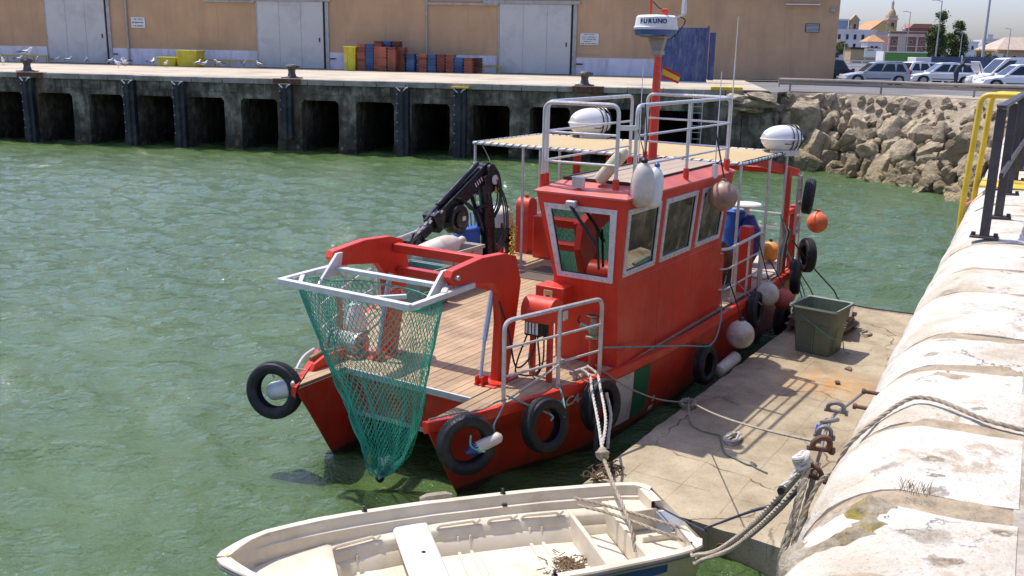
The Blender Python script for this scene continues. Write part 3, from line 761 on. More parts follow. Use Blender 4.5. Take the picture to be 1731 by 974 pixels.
tub('container', -11.7,-10.3,19.6,20.8,.62,'low yellow fish container left of the taller yellow one','container')
tub('container', -10.2,-8.65,19.6,20.9,1.12,'taller square yellow fish container by the warehouse','container')
tub('wheeled_bin', 2.35,3.2,19.6,20.5,1.62,'tall yellow bin at the left of the crate stacks','bin')
# fish crates
M_cr = [mat('red_crate', (.32,.095,.055), .55, var=.2, vscale=2, rand=.38), mat('blue_crate', (.05,.11,.25), .55, var=.2, vscale=2, rand=.3), mat('yellow_crate', (.62,.48,.03), .55, var=.15, rand=.1), mat('brown_crate', (.20,.055,.035), .6, var=.2, vscale=2, rand=.38)]
def crate_mesh(mt, w=.62, d=.78, h=.2):
    q = MB(); t_ = .03
    q.prism([(-w/2+.05,0),(w/2-.05,0),(w/2-.05,h-.05),(-w/2+.05,h-.05)], 'y', -d/2+.05, d/2-.05)
    for a, b_, c, e in ((-w/2,-d/2,w/2,-d/2+t_),(-w/2,d/2-t_,w/2,d/2),(-w/2,-d/2+t_,-w/2+t_,d/2-t_),(w/2-t_,-d/2+t_,w/2,d/2-t_)):
        q.box((a,b_,h-.055),(c,e,h)); q.box((a,b_,.0),(c,e,.035))
    for k in range(3):
        xx = -w/2+.1+(w-.2)*k/2; q.box((xx-.02,-d/2+.005,.035),(xx+.02,-d/2+.02,h-.055))
    return q.mesh('crate', mt, smooth=False)
CM = [crate_mesh(m_) for m_ in M_cr]
def stack(x, y, n, cols, lab):
    for k in range(n):
        c = cols if isinstance(cols, int) else cols[k % len(cols)]
        o = bpy.data.objects.new('fish_crate', CM[c]); COL.objects.link(o)
        o.matrix_world = FQ.m @ Matrix.Translation((x+rr.uniform(-.015,.015), y+rr.uniform(-.02,.02), 3.58+k*.205)) @ Matrix.Rotation(rr.uniform(-.02,.02), 4, 'Z')
        tag(o, lab, 'crate', 'fish crates stacked along the warehouse')
cn = ['red','blue','yellow','dark brown']
tall = [(3.55,20.1,9,0),(4.15,20.1,9,1),(4.75,20.1,9,0),(5.3,19.4,8,0),(5.95,19.4,8,0),(6.45,19.9,8,3),(4.5,20.95,10,3),(5.15,20.95,10,1),(5.8,20.95,10,3)]
for i, (x_, y_, n_, c_) in enumerate(tall):
    wd = 'behind in' if y_ > 20.5 else 'in'
    stack(x_, y_, n_, c_, '%s fish crate %s the tall crate block beside the tall yellow bin' % (cn[c_], wd))
low = [(6.72,20.8,5,3),(7.12,20.0,6,1),(7.72,20.8,6,3),(8.0,19.95,6,0),(8.63,20.0,6,1),(9.26,20.05,6,3),(9.6,20.9,6,2),(9.9,20.0,6,0),(10.53,20.0,5,1),(11.16,20.05,5,0),(11.6,20.9,5,3)]
for x_, y_, n_, c_ in low:
    xs = x_
    stack(xs, y_, n_, c_, '%s fish crate in the long low row right of the tall crate block' % cn[c_])
# blue steel panel standing on the apron
M_blue = mat('faded_blue_steel', (.035,.06,.17), .55, var=.3, vscale=1.5, dirt=(.20,.22,.28), dirt_amt=.55, dscale=2.2, streak=True)
t = empty('steel_screen', (25.75, 11.0, 3.62), FQ, R(-3))
q = MB(); q.box((-1.55,-.04,.0),(1.25,.04,3.0)); q.build('sheet', M_blue, t, bevel=.01)
for xx in (-1.5, 1.18):
    q = MB(); q.box((xx-.07,-.14,.0),(xx+.07,.14,3.1)); q.build('post', M_blue, t, bevel=.015)
q = MB(); q.box((1.3,.05,.1),(1.62,.8,2.75)); q.build('return_sheet', M_blue, t, bevel=.01)
for xx in (-.6,.35):
    q = MB(); q.box((xx-.02,-.055,.05),(xx+.02,-.035,2.95)); q.build('seam', M_blue, t)
q = MB(); q.box((-1.6,-.25,-.06),(1.3,.25,-.001)); q.build('base_plate', M_sign, t)
tag(t, 'tall faded blue steel screen standing on the far quay', 'screen')
# iron ladder on the quay face
q = MB()
for sx in (-.22,.22): q.bar((26.35+sx,-.2,.2),(26.35+sx,-.2,3.5),.05,.05)
for k in range(10): q.cyl((26.13,-.2,.4+.3*k),(26.57,-.2,.4+.3*k),.02,n=6)
tag(q.build('quay_ladder', M_galv, None, (26.35,-.2,.2), FQ), 'steel rung ladder fixed to the far quay face', 'ladder')
q = MB(); q.box((26.9,-.14,3.56),(28.35,.5,3.72)); tag(q.build('kerb', M_yel, None, (27.6,0,3.5), FQ, bevel=.02), 'yellow painted kerb block at the end of the far quay', 'kerb')

# ---- gulls
M_gw = mat('gull_white', (.78,.77,.74), .8, var=.06); M_gg = mat('gull_grey', (.22,.23,.25), .8, var=.15); M_gy = mat('gull_bill', (.7,.42,.05), .5)
def gull_mesh():
    q = MB(); q.mi = 0
    path = [(-.30,0,.19),(-.22,0,.2),(-.12,0,.2),(0,0,.21),(.08,0,.23),(.13,0,.28),(.155,0,.33),(.20,0,.35),(.235,0,.34)]
    q.tube(path, [.006,.03,.06,.078,.068,.045,.042,.04,.012], 10)
    q.mi = 1
    for s in (-1,1):
        rows = []
        for i in range(7):
            t_ = i/6; x = .07-.42*t_; w = .055*math.sin(math.pi*min(1,.25+t_*.75))+.004
            rows.append([Vector((x, s*(.055+.02*math.sin(math.pi*t_)), .20+w*1.0)), Vector((x, s*(.083*(1-t_*.55)), .215)), Vector((x, s*(.06*(1-t_*.5)), .20-w*.5))])
        q.grid(rows)
    q.mi = 2
    q.cyl((.23,0,.342),(.285,0,.33),.012,.003,6)
    for s in (-.025,.025):
        q.cyl((0,s,.15),(.005,s,.0),.007,n=5); q.box((-.01,s-.015,0),(.05,s+.015,.008))
    return q.mesh('gull', [M_gw, M_gg, M_gy])
GM = gull_mesh()
gl = [(-9.0,1.3,4.28,.4,'gull perched on the leftmost far bollard')]
for i, (x_, y_) in enumerate([(-18.6,12.3),(-24.5,19.6),(-23.2,20.2),(-21.9,20.5),(-20.6,20.9),(-19.2,20.3),(-18.0,20.7),(-15.8,20.2),(-14.8,20.8),(-12.5,16.7),(-10.9,13.2),(-14.6,20.4),(-9.2,16.2),(-13.0,20.9),(-12.3,20.1),(-8.2,18.9),(-7.5,18.4),(-6.9,19.5),(-4.3,20.4),(-5.6,20.8),(-26.8,20.4)]):
    gl.append((x_, y_, 3.573, rr.uniform(0,6.28), None))
for i, (x_, y_, z_, a, lab) in enumerate(gl):
    o = bpy.data.objects.new('gull', GM); COL.objects.link(o); s_ = rr.uniform(1.25,1.5)
    o.matrix_world = FQ.m @ Matrix.Translation((x_,y_,z_)) @ Matrix.Rotation(a,4,'Z') @ Matrix.Scale(s_,4)
    tag(o, lab or ('white and grey gull standing on the open far quay apron, away from the wall' if y_ < 18 else 'white and grey gull standing in the row along the foot of the warehouse'), 'gull', 'gulls resting on the far quay')

# ---- crash barrier above the rocks
t = empty('crash_barrier', (13.4, 48.2, 3.5)); tag(t, 'long tubular crash barrier on short posts above the rocks', 'barrier')
M_bar = mat('weathered_barrier', (.34,.29,.24), .6, .2, var=.25, vscale=3, dirt=(.2,.13,.08), dirt_amt=.5, dscale=3)
BP = [Vector(v_) for v_ in ((12.9,48.3,3.5),(13.4,48.1,3.5),(17.3,46.6,3.5),(20.6,44.2,3.5),(25.2,42.4,3.5),(31,41.0,3.5))]
def rel(v_): return v_ - Vector((13.4,48.2,3.5))
q = MB(); pth = [rel(v_)+Vector((0,0,.46)) for v_ in BP]
for dz in (-.085, .085): q.tube([v_+Vector((0,0,dz)) for v_ in spline(pth,6)], .075, 8)
q.bar(pth[0]+Vector((0,0,-.25)), pth[0]+Vector((0,0,.22)), .06,.06)
q.build('rail', M_bar, t)
for v_ in BP[1:]:
    q = MB(); q.cyl(rel(v_)+Vector((0,0,-.15)), rel(v_)+Vector((0,0,.58)), .05, n=8); q.build('post', M_bar, t)

# ================================================================== RED CATAMARAN WORK BOAT
def mat_redpaint(nm, c0, c1, fade):
    """brushed workboat enamel: touched-up patches, faded chalky areas, runs, scuffs and rust freckles"""
    m = bpy.data.materials.new(nm); m.use_nodes = True; nt = m.node_tree; b = nt.nodes['Principled BSDF']
    v = coords(nt, 'World'); vz = coords(nt, 'World', (1,1,.13))
    c = ramp(nt, noisen(nt, v, .9, 5, .6), [(.32, c0), (.68, c1)])
    c = mixc(nt, ramp(nt, noisen(nt, v, 2.3, 7, .7, .4), [(.56, 0.), (.63, .45)]), c, fade)
    c = mixc(nt, ramp(nt, noisen(nt, vz, 4.5, 6, .65), [(.56, 0.), (.72, .4)]), c, tuple(t*.6 for t in c0))
    c = mixc(nt, ramp(nt, noisen(nt, coords(nt,'World',(1,1,.09),(3,1,0)), 9, 5, .6), [(.66, 0.), (.74, .5)]), c, (.20,.065,.03))
    c = mixc(nt, ramp(nt, noisen(nt, v, 34, 5, .75), [(.66, 0.), (.72, .55)]), c, (.60,.30,.22))
    c = mixc(nt, ramp(nt, noisen(nt, v, 21, 6, .7), [(.68, 0.), (.73, .8)]), c, (.11,.035,.018))
    nt.links.new(c, b.inputs['Base Color'])
    nt.links.new(ramp(nt, noisen(nt, v, 3., 5), [(.3, .30), (.7, .58)]), b.inputs['Roughness'])
    bn = nt.nodes.new('ShaderNodeBump'); bn.inputs['Strength'].default_value = .22; bn.inputs['Distance'].default_value = .03
    nt.links.new(mathn(nt,'ADD', noisen(nt, v, 1.6, 3), mathn(nt,'MULTIPLY', noisen(nt, v, 26, 4), .12)), bn.inputs['Height']); nt.links.new(bn.outputs[0], b.inputs['Normal'])
    return m
M_red = mat_redpaint('red_boat_paint', (.56,.032,.012), (.70,.045,.016), (.64,.095,.055))
def mat_hullred():
    m = bpy.data.materials.new('red_hull_paint'); m.use_nodes = True; nt = m.node_tree; b = nt.nodes['Principled BSDF']
    v = coords(nt, 'World'); vs_ = coords(nt, 'World', (1,1,.15))
    c = ramp(nt, noisen(nt, v, 1.4, 6, .6), [(.3, (.48,.027,.011)), (.7, (.64,.042,.016))])
    c = mixc(nt, ramp(nt, noisen(nt, v, 2.3, 7, .7, .4), [(.56, 0.), (.63, .4)]), c, (.60,.12,.06))
    c = mixc(nt, ramp(nt, noisen(nt, vs_, 5, 6, .65), [(.52, 0.), (.68, .65)]), c, (.17,.045,.022))
    sep = nt.nodes.new('ShaderNodeSeparateXYZ'); nt.links.new(v, sep.inputs[0])
    zf = mathn(nt, 'ADD', sep.outputs[2], mathn(nt, 'MULTIPLY', noisen(nt, v, 5, 4), .10))
    c = mixc(nt, ramp(nt, zf, [(.13, 1.), (.17, 0.)]), c, (.02,.018,.014))
    c = mixc(nt, ramp(nt, zf, [(.19, .5), (.34, 0.)]), c, (.10,.05,.025))
    spk = ramp(nt, noisen(nt, v, 38, 4, .75), [(.68, 0.), (.74, .5)])
    c = mixc(nt, spk, c, (.5,.35,.28))
    nt.links.new(c, b.inputs['Base Color']); b.inputs['Roughness'].default_value = .42
    bn = nt.nodes.new('ShaderNodeBump'); bn.inputs['Strength'].default_value = .12; bn.inputs['Distance'].default_value = .03
    nt.links.new(noisen(nt, v, 2.2, 3), bn.inputs['Height']); nt.links.new(bn.outputs[0], b.inputs['Normal'])
    return m
M_hull = mat_hullred()
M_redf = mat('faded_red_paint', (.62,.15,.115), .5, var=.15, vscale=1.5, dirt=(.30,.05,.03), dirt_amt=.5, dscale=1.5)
M_plank = mat('deck_plank_wood', (.42,.285,.165), .75, var=.22, vscale=2.2, dirt=(.17,.115,.075), dirt_amt=.45, dscale=1.5, bump=.25, bscale=22, rand=.10)
M_under = mat('deck_caulk', (.05,.035,.025), .9)
M_alu = mat('aluminium_rail', (.62,.61,.58), .38, .45, var=.12, vscale=8, dirt=(.3,.26,.2), dirt_amt=.3, dscale=7)
M_stain = mat('stainless_frame', (.66,.645,.60), .42, .12, var=.12, vscale=6, dirt=(.35,.3,.24), dirt_amt=.35, dscale=5)
M_blk = mat('black_paint', (.012,.012,.014), .22, var=.3, vscale=4, dirt=(.06,.055,.05), dirt_amt=.3, dscale=3)
M_hose = mat('black_hose', (.012,.012,.013), .45, var=.2)
M_white = mat('white_gelcoat', (.74,.73,.69), .4, var=.06, vscale=2, dirt=(.45,.40,.32), dirt_amt=.35, dscale=3)
M_canv = mat('beige_canvas', (.47,.355,.185), .9, var=.06, vscale=1.3, dirt=(.42,.32,.18), dirt_amt=.35, dscale=1.2, spec=.2)
def mat_glass():
    m = bpy.data.materials.new('window_glass'); m.use_nodes = True; nt = m.node_tree
    for n in list(nt.nodes): nt.nodes.remove(n)
    out = nt.nodes.new('ShaderNodeOutputMaterial'); tr = nt.nodes.new('ShaderNodeBsdfTransparent'); tr.inputs[0].default_value = (.50,.53,.50,1)
    gl = nt.nodes.new('ShaderNodeBsdfGlossy'); gl.inputs['Roughness'].default_value = .015; gl.inputs['Color'].default_value = (.9,.92,.9,1)
    fr_ = nt.nodes.new('ShaderNodeFresnel'); fr_.inputs['IOR'].default_value = 1.9
    mx = nt.nodes.new('ShaderNodeMixShader'); nt.links.new(mathn(nt,'ADD',fr_.outputs[0],.24,True), mx.inputs[0]); nt.links.new(tr.outputs[0], mx.inputs[1]); nt.links.new(gl.outputs[0], mx.inputs[2])
    nt.links.new(mx.outputs[0], out.inputs[0]); return m
M_glass = mat_glass()
boat = empty('work_boat', (0,0,0), BOAT)
tag(boat, 'red catamaran work boat with wheelhouse and bow net gantry moored at the pontoon', 'boat')
DZ = 1.15; STERN = 11.3
_px = [0,.5,1,1.5,2,2.5,3,4,5,8,11.3]; _py = [.03,.28,.46,.62,.76,.87,.95,1.04,1.08,1.10,1.02]
_sx = [0,.5,1.3,1.75,3,4,6,8,11.3]; _sy = [.03,.35,.85,1.05,1.60,1.90,2.25,2.4,2.4]
def wP(x): return float(np.interp(x, _px, _py))
def wS(x): return float(np.interp(x, _sx, _sy))
def half(inner, wf, sg, nm):
    q = MB(); lev = [(1.12,1.0),(.98,1.0),(.75,.965),(.45,.91),(.15,.84),(-.15,.70),(-.6,.35)]
    def xs(z): return .66*(1-z/1.15) if z > 0 else .66 + .7*(-z)
    N = 34; outer = []; inn = []
    for z, k in lev:
        x0 = xs(z); ro = []; ri = []
        for i in range(N+1):
            t = (i/N)**1.5; x = x0 + (STERN-x0)*t
            ex = x - x0
            w = wf(max(0, (x-x0)*STERN/(STERN-x0)))*k
            bow = min(1, .35+ex/2.6) if z < .9 else 1
            ro.append(Vector((x, sg*(inner + w*bow + .0), z))); ri.append(Vector((x, sg*inner, z)))
        outer.append(ro); inn.append(ri)
    q.grid(outer); q.grid(inn)
    for i in range(len(lev)-1):
        q.add([outer[i][-1], outer[i+1][-1], inn[i+1][-1], inn[i][-1]], [(0,1,2,3)])
        q.add([outer[i][0], outer[i+1][0], inn[i+1][0], inn[i][0]], [(0,1,2,3)])
    q.add(outer[-1]+inn[-1], [tuple([i, i+1, N+1+i+1, N+1+i]) for i in range(N)])
    h = q.build(nm, M_hull, boat, ang=30)
    # gunwale rubbing strake
    g = MB(); path = [Vector((x, sg*(inner+wf(x)+.012), 1.10)) for x in np.linspace(0,STERN,40)]
    rows = []
    for p in path: rows.append([p+Vector((0,sg*-.06,.055)), p+Vector((0,sg*.02,.055)), p+Vector((0,sg*.03,.03)), p+Vector((0,sg*.03,-.06)), p+Vector((0,sg*-.03,-.09))])
    g.grid(rows); g.add(rows[0], [(0,1,2,3,4)]); g.build('gunwale', M_red, boat)
    return h
half(1.0, wP, -1, 'hull'); half(.95, wS, 1, 'hull')
# bridge deck structure
q = MB(); q.box((.95,-1.02,.55),(STERN,.97,1.08)); q.build('bridge_deck', M_hull, boat)
q = MB(); q.bar((.935,-1.0,1.115),(.935,.95,1.115),.03,.08); q.bar((.935,-.95,.58),(.935,.93,.58),.03,.05); q.build('bridge_edge_strip', M_stain, boat)
# planked deck
dk = MB(); rows = []
for x in np.linspace(.02, STERN-.02, 30):
    yp = 1.0+wP(x)-.03; ys_ = .95+wS(x)-.03
    rows.append([Vector((x,-yp,1.118)), Vector((x,-1.0 if x<.95 else -.5,1.118)), Vector((x,.95 if x<.95 else .5,1.118)), Vector((x,ys_,1.118))])
hp = [[r_[0],r_[1]] for r_ in rows]; hs_ = [[r_[2],r_[3]] for r_ in rows]
dk.grid(hp); dk.grid(hs_); dk.add([(.96,-1.0,1.119),(STERN,-1.0,1.119),(STERN,.95,1.119),(.96,.95,1.119)], [(0,1,2,3)])
deck = dk.build('deck', M_under, boat)
pw = .118; y = -2.08
def xstart(y_):
    if -1.0 < y_ < .95: return .96
    f = (lambda x: 1.0+wP(x)) if y_ < 0 else (lambda x: .95+wS(x))
    for x in np.linspace(0, 11, 551):
        if f(x)-.05 >= abs(y_): return x+.01
    return 11.2
rp = random.Random(4)
while y < 3.3:
    a, b_ = y+.004, y+pw-.004
    if (a < -1.0 < b_): a = -1.0+.004 if abs(b_+1.0) > abs(a+1.0) else a
    xa, xb = xstart(a), xstart(b_)
    if abs(xa-xb) > .6 and max(xa,xb) < 1.2: xa = xb = (max(xa, xb) if (-1.0 < (a+b_)/2 < .95) else min(xa,xb))
    xe = STERN-.05
    if xe-max(xa,xb) > .4:
        # two lengths per lane with a butt joint
        cut = rp.uniform(4.2, 7.0); zt = 1.15+rp.uniform(-.0015,.0015)
        for c0a, c0b, c1 in ((xa, xb, cut-.003), (cut+.003, cut+.003, xe)):
            if c1-max(c0a,c0b) < .1: continue
            m_ = MB(); m_.add([(c0a,a,1.121),(c1,a,1.121),(c1,b_,1.121),(c0b,b_,1.121),(c0a,a,zt),(c1,a,zt),(c1,b_,zt),(c0b,b_,zt)],
                 [(0,3,2,1),(4,5,6,7),(0,1,5,4),(1,2,6,5),(2,3,7,6),(3,0,4,7)])
            m_.build('plank', M_plank, deck, smooth=False)
    y += pw
# hatches in the side deck
for hx, hy, l_, w_ in ((6.6,1.2,1.1,.8),(7.0,-.2,.9,.7)):
    q = MB(); q.box((hx,hy,1.145),(hx+l_,hy+w_,1.168)); q.build('deck_hatch', mat('dark_hatch', (.12,.085,.06), .7, var=.2), boat, bevel=.01)

# ---- wheelhouse walls with openings
def wall_holes(nm, c00, c10, c11, c01, holes, th, mt):
    """bilinear wall (u along bottom edge, v up) with rectangular holes in (u,v)"""
    c00,c10,c11,c01 = map(Vector, (c00,c10,c11,c01))
    nrm = (c10-c00).cross(c01-c00).normalized()
    def pt(u, v, d=0): return c00*(1-u)*(1-v)+c10*u*(1-v)+c11*u*v+c01*(1-u)*v + nrm*d
    us = sorted({0,1,*[h[0] for h in holes],*[h[1] for h in holes]}); vs_ = sorted({0,1,*[h[2] for h in holes],*[h[3] for h in holes]})
    q = MB()
    M_in = mat('cabin_lining', (.16,.15,.13), .7, var=.15)
    for i in range(len(us)-1):
        for j in range(len(vs_)-1):
            u0,u1,v0,v1 = us[i],us[i+1],vs_[j],vs_[j+1]; uc, vc = (u0+u1)/2, (v0+v1)/2
            if any(h[0]<uc<h[1] and h[2]<vc<h[3] for h in holes): continue
            q.add([pt(u0,v0),pt(u1,v0),pt(u1,v1),pt(u0,v1)], [(0,1,2,3)]); q.add([pt(u0,v0,-th),pt(u0,v1,-th),pt(u1,v1,-th),pt(u1,v0,-th)], [(0,1,2,3)], 1)
    for h in holes:
        cs = [(h[0],h[2]),(h[1],h[2]),(h[1],h[3]),(h[0],h[3])]
        for k in range(4):
            a, b_ = cs[k], cs[(k+1)%4]; q.add([pt(*a),pt(*b_),pt(*b_,-th),pt(*a,-th)], [(0,1,2,3)])
    me_o = q.build(nm, [mt, M_in], boat, smooth=False)
    # windows
    for h in holes:
        w = None
        fw = .055; L_ = (c10-c00).length; Hh = (c01-c00).length
        du, dv = fw/L_, fw/Hh
        f = MB()
        o0 = [(h[0]-.25*du,h[2]-.25*dv),(h[1]+.25*du,h[2]-.25*dv),(h[1]+.25*du,h[3]+.25*dv),(h[0]-.25*du,h[3]+.25*dv)]
        i0 = [(h[0]+du,h[2]+dv),(h[1]-du,h[2]+dv),(h[1]-du,h[3]-dv),(h[0]+du,h[3]-dv)]
        for k in range(4):
            a,b_,c,d = o0[k],o0[(k+1)%4],i0[(k+1)%4],i0[k]
            f.add([pt(*a,.018),pt(*b_,.018),pt(*c,.018),pt(*d,.018)], [(0,1,2,3)])
            f.add([pt(*d,.018),pt(*c,.018),pt(*c,-.02),pt(*d,-.02)], [(0,1,2,3)])
            f.add([pt(*a,.018),pt(*b_,.018),pt(*b_,-.002),pt(*a,-.002)], [(0,1,2,3)])
        wn_ = f.build('window', M_stain, boat, smooth=False)
        g = MB(); g.add([pt(*c,-.008) for c in i0]+[pt(*c,-.016) for c in i0], [(0,1,2,3),(7,6,5,4),(0,4,5,1),(1,5,6,2),(2,6,7,3),(3,7,4,0)]); g.build('pane', M_glass, wn_, smooth=False)
        gk = MB()
        for k in range(4):
            a_, b__ = i0[k], i0[(k+1)%4]
            gk.bar(pt(*a_,-.004), pt(*b__,-.004), .014, .012)
        gk.build('gasket', M_hose, wn_, smooth=False)
        bl = MB()
        for k in range(4):
            a_ = Vector(((o0[k][0]+i0[k][0])/2,(o0[k][1]+i0[k][1])/2)); b__ = Vector(((o0[(k+1)%4][0]+i0[(k+1)%4][0])/2,(o0[(k+1)%4][1]+i0[(k+1)%4][1])/2))
            for m_ in range(7):
                c = a_.lerp(b__, m_/7); bl.cbox(pt(c.x,c.y,.02), (.012,.012,.012))
        bl.build('rivets', M_frame, wn_, smooth=False)
    return me_o
def empty_child(nm, par):
    o = bpy.data.objects.new(nm, None); COL.objects.link(o); o.parent = par; o.empty_display_size = .1; return o
FPb,FSb,RPb,RSb = (2.97,-1.93),(2.97,-1.0),(6.62,-1.93),(6.62,-1.0)
FPs,FSs,RPs,RSs = (2.89,-1.93),(2.89,-.98),(6.62,-1.93),(6.62,-.98)
FPt,FSt,RPt,RSt = (2.79,-2.03),(2.79,-.74),(6.68,-2.03),(6.68,-.74)
zs_, zt_ = 2.28, 3.40
def v3(p, z): return (p[0], p[1], z)
q = MB()
for a, b_, c, d in ((FPb,FSb,FSs,FPs),(RPb,FPb,FPs,RPs),(RSb,RPb,RPs,RSs),(FSb,RSb,RSs,FSs)):
    q.add([v3(a,1.12),v3(b_,1.12),v3(c,zs_),v3(d,zs_)], [(0,1,2,3)])
q.build('wheelhouse_lower', M_red, boat, smooth=False)
for x_ in (4.2,5.45):
    q = MB(); q.cyl((x_,-1.931,1.17),(x_,-1.931,2.27),.006,n=5); q.build('weld_seam', M_red, boat)
q = MB(); q.cyl((2.9,-1.932,2.285),(6.62,-1.932,2.285),.007,n=5); q.build('weld_seam', M_red, boat)
wall_holes('wheelhouse_front', v3(FSs,zs_), v3(FPs,zs_), v3(FPt,zt_), v3(FSt,zt_), [(.085,.905,.035,.875)], .05, M_red)
L_ = 6.62-2.89
wall_holes('wheelhouse_port_side', v3(FPs,zs_), v3(RPs,zs_), v3(RPt,zt_), v3(FPt,zt_), [(.03,.285,.10,.875),(.335,.625,.10,.875),(.68,.945,.10,.875)], .05, M_red)
wall_holes('wheelhouse_starboard_side', v3(RSs,zs_), v3(FSs,zs_), v3(FSt,zt_), v3(RSt,zt_), [(.05,.32,.10,.875),(.375,.665,.10,.875),(.715,.97,.10,.875)], .05, M_red)
wall_holes('wheelhouse_rear', v3(RPs,zs_), v3(RSs,zs_), v3(RSt,zt_), v3(RPt,zt_), [(.15,.85,.15,.85)], .05, M_red)
# roof: sloped faded edge and flat boarded top
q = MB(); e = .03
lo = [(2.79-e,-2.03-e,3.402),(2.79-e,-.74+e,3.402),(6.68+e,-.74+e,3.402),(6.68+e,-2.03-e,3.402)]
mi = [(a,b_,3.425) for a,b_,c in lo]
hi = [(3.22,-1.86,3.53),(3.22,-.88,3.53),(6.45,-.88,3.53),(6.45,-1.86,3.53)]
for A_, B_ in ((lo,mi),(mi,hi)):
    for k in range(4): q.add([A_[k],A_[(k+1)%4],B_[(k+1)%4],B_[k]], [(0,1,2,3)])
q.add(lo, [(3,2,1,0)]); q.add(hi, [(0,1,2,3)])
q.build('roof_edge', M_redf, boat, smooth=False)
M_roofp = mat('roof_board', (.40,.30,.22), .8, var=.14, vscale=2, dirt=(.26,.2,.15), dirt_amt=.4, dscale=2)
for k in range(4):
    y0 = -1.83 + k*.235
    q = MB(); q.box((3.26,y0,3.532),(6.42,y0+.228,3.556)); q.build('roof_board', M_roofp, boat, bevel=.004)
q = MB(); q.bar((3.24,-1.85,3.548),(3.24,-.89,3.548),.03,.05); q.bar((3.25,-.9,3.548),(6.44,-.9,3.548),.03,.05); q.bar((3.25,-1.845,3.545),(6.44,-1.845,3.545),.02,.03); q.build('roof_batten', M_under, boat)
# floodlight, wiper, vents
q = MB(); q.cbox((2.93,-1.28,3.56),(.06,.17,.15)); fl = q.build('floodlight', M_stain, boat, bevel=.01)
q = MB(); q.cbox((2.898,-1.28,3.56),(.006,.14,.12)); q.build('lens', mat('lamp_lens', (.5,.48,.42), .15), fl)
q = MB(); q.cbox((2.95,-1.28,3.47),(.04,.05,.06)); q.build('bracket', M_red, fl)
q = MB(); q.cbox((2.73,-1.30,3.30),(.09,.14,.09)); wp = q.build('wiper_motor', M_galv, boat, bevel=.015)
q = MB(); q.tube([(2.69,-1.30,3.28),(2.70,-1.52,3.0),(2.755,-1.66,2.78)], .014, 6); q.tube([(2.69,-1.33,3.28),(2.705,-1.55,3.0),(2.755,-1.69,2.8)], .010, 6); q.bar((2.765,-1.66,2.98),(2.82,-1.68,2.48),.02,.03); q.build('blade', M_hose, wp)
# interior
M_lin = mat('cabin_lining', (.16,.15,.13), .7, var=.15)
q = MB()
q.add([(3.0,-1.90,1.16),(6.6,-1.90,1.16),(6.6,-1.90,2.27),(3.0,-1.90,2.27)],[(0,1,2,3)]); q.add([(3.0,-1.03,1.16),(6.6,-1.03,1.16),(6.6,-1.01,2.27),(3.0,-1.01,2.27)],[(0,1,2,3)]); q.add([(6.59,-1.9,1.16),(6.59,-1.03,1.16),(6.59,-1.01,2.27),(6.59,-1.9,2.27)],[(0,1,2,3)]); q.add([(2.86,-1.97,3.39),(6.62,-1.97,3.39),(6.62,-.80,3.39),(2.86,-.80,3.39)],[(0,1,2,3)]); q.build('cabin_lining', M_lin, boat, smooth=False)
q = MB(); q.box((3.1,-1.85,1.16),(6.55,-1.05,1.2)); q.build('cabin_floor', M_under, boat)
M_int = mat('cabin_interior', (.10,.085,.07), .7, var=.3); M_wood = mat('varnished_wood', (.24,.10,.035), .4, var=.3, vscale=8)
q = MB(); q.prism([(2.95,2.02),(3.5,2.02),(3.5,2.2),(3.3,2.33),(2.95,2.3)], 'y', -1.85, -1.05); cs_ = q.build('console', M_blk, boat, bevel=.02)
q = MB(); q.cbox((3.25,-1.25,2.45),(.12,.26,.2),(0,R(-20),0)); q.cbox((3.3,-1.65,2.42),(.1,.22,.17),(0,R(-20),0)); q.build('screen', mat('screen_black', (.01,.012,.015), .1), cs_)
q = MB(); q.torus((3.62,-1.45,2.28), .19, .016, (1,0,.5), 24, 8)
for a in (0,2.1,4.2): q.cyl((3.62,-1.45,2.28),(3.62-.05*math.sin(a),-1.45+.18*math.cos(a),2.28+.16*math.sin(a)),.01,n=6)
q.build('steering_wheel', M_wood, boat)
q = MB(); q.box((4.2,-1.75,1.2),(4.7,-1.2,1.75)); q.box((4.6,-1.75,1.75),(4.72,-1.2,2.5)); q.build('helm_seat', mat('red_vinyl', (.25,.03,.025), .5), boat, bevel=.04)
q = MB(); q.box((5.3,-1.86,1.2),(6.5,-1.5,2.2)); q.box((5.9,-1.45,1.2),(6.55,-1.04,2.9)); q.build('cabin_locker', M_int, boat, bevel=.02)
q = MB(); q.box((3.9,-1.88,2.3),(3.96,-1.84,3.35)); q.box((5.2,-1.9,2.3),(5.26,-1.86,3.35)); q.build('inner_mullion', M_wood, boat)
q = MB(); q.ell((4.85,-1.7,3.05),(.12,.14,.2),10,8); q.build('hanging_bag', M_white, boat)

# ---- roof rails
def rail_path(nm, path, r=.026, mt=None, par=None, fil=.12):
    q = MB(); q.tube(fillet_path(path, fil), r, 8); return q.build(nm, mt or M_alu, par or boat)
zt4, zb4 = 4.55, 3.42
fs4,fp4a,fp4b,rp4,rs4,ss4 = (2.98,-.72),(3.06,-1.75),(3.22,-1.93),(6.42,-2.0),(6.62,-.52),(5.7,-.68)
for nm, a, b_ in (('roof_rail',fs4,fp4a),('roof_rail',(3.1,-.70),ss4),('roof_rail',fp4b,rp4),('roof_rail',(6.52,-1.95),rs4)):
    rail_path(nm, [v3(a,zb4),v3(a,zt4),v3(b_,zt4),v3(b_,zb4)])
    q = MB()
    for z in (4.17, 3.79): q.tube([v3(a,z),v3(b_,z)], .016, 8)
    q.build('roof_rail_bar', M_alu, boat)
    q = MB()
    for p_ in (a, b_): q.cyl(v3(p_,3.38),v3(p_,3.62),.042,n=10); q.cyl(v3(p_,3.395),v3(p_,3.43),.075,n=10)
    q.build('rail_socket', M_red, boat)
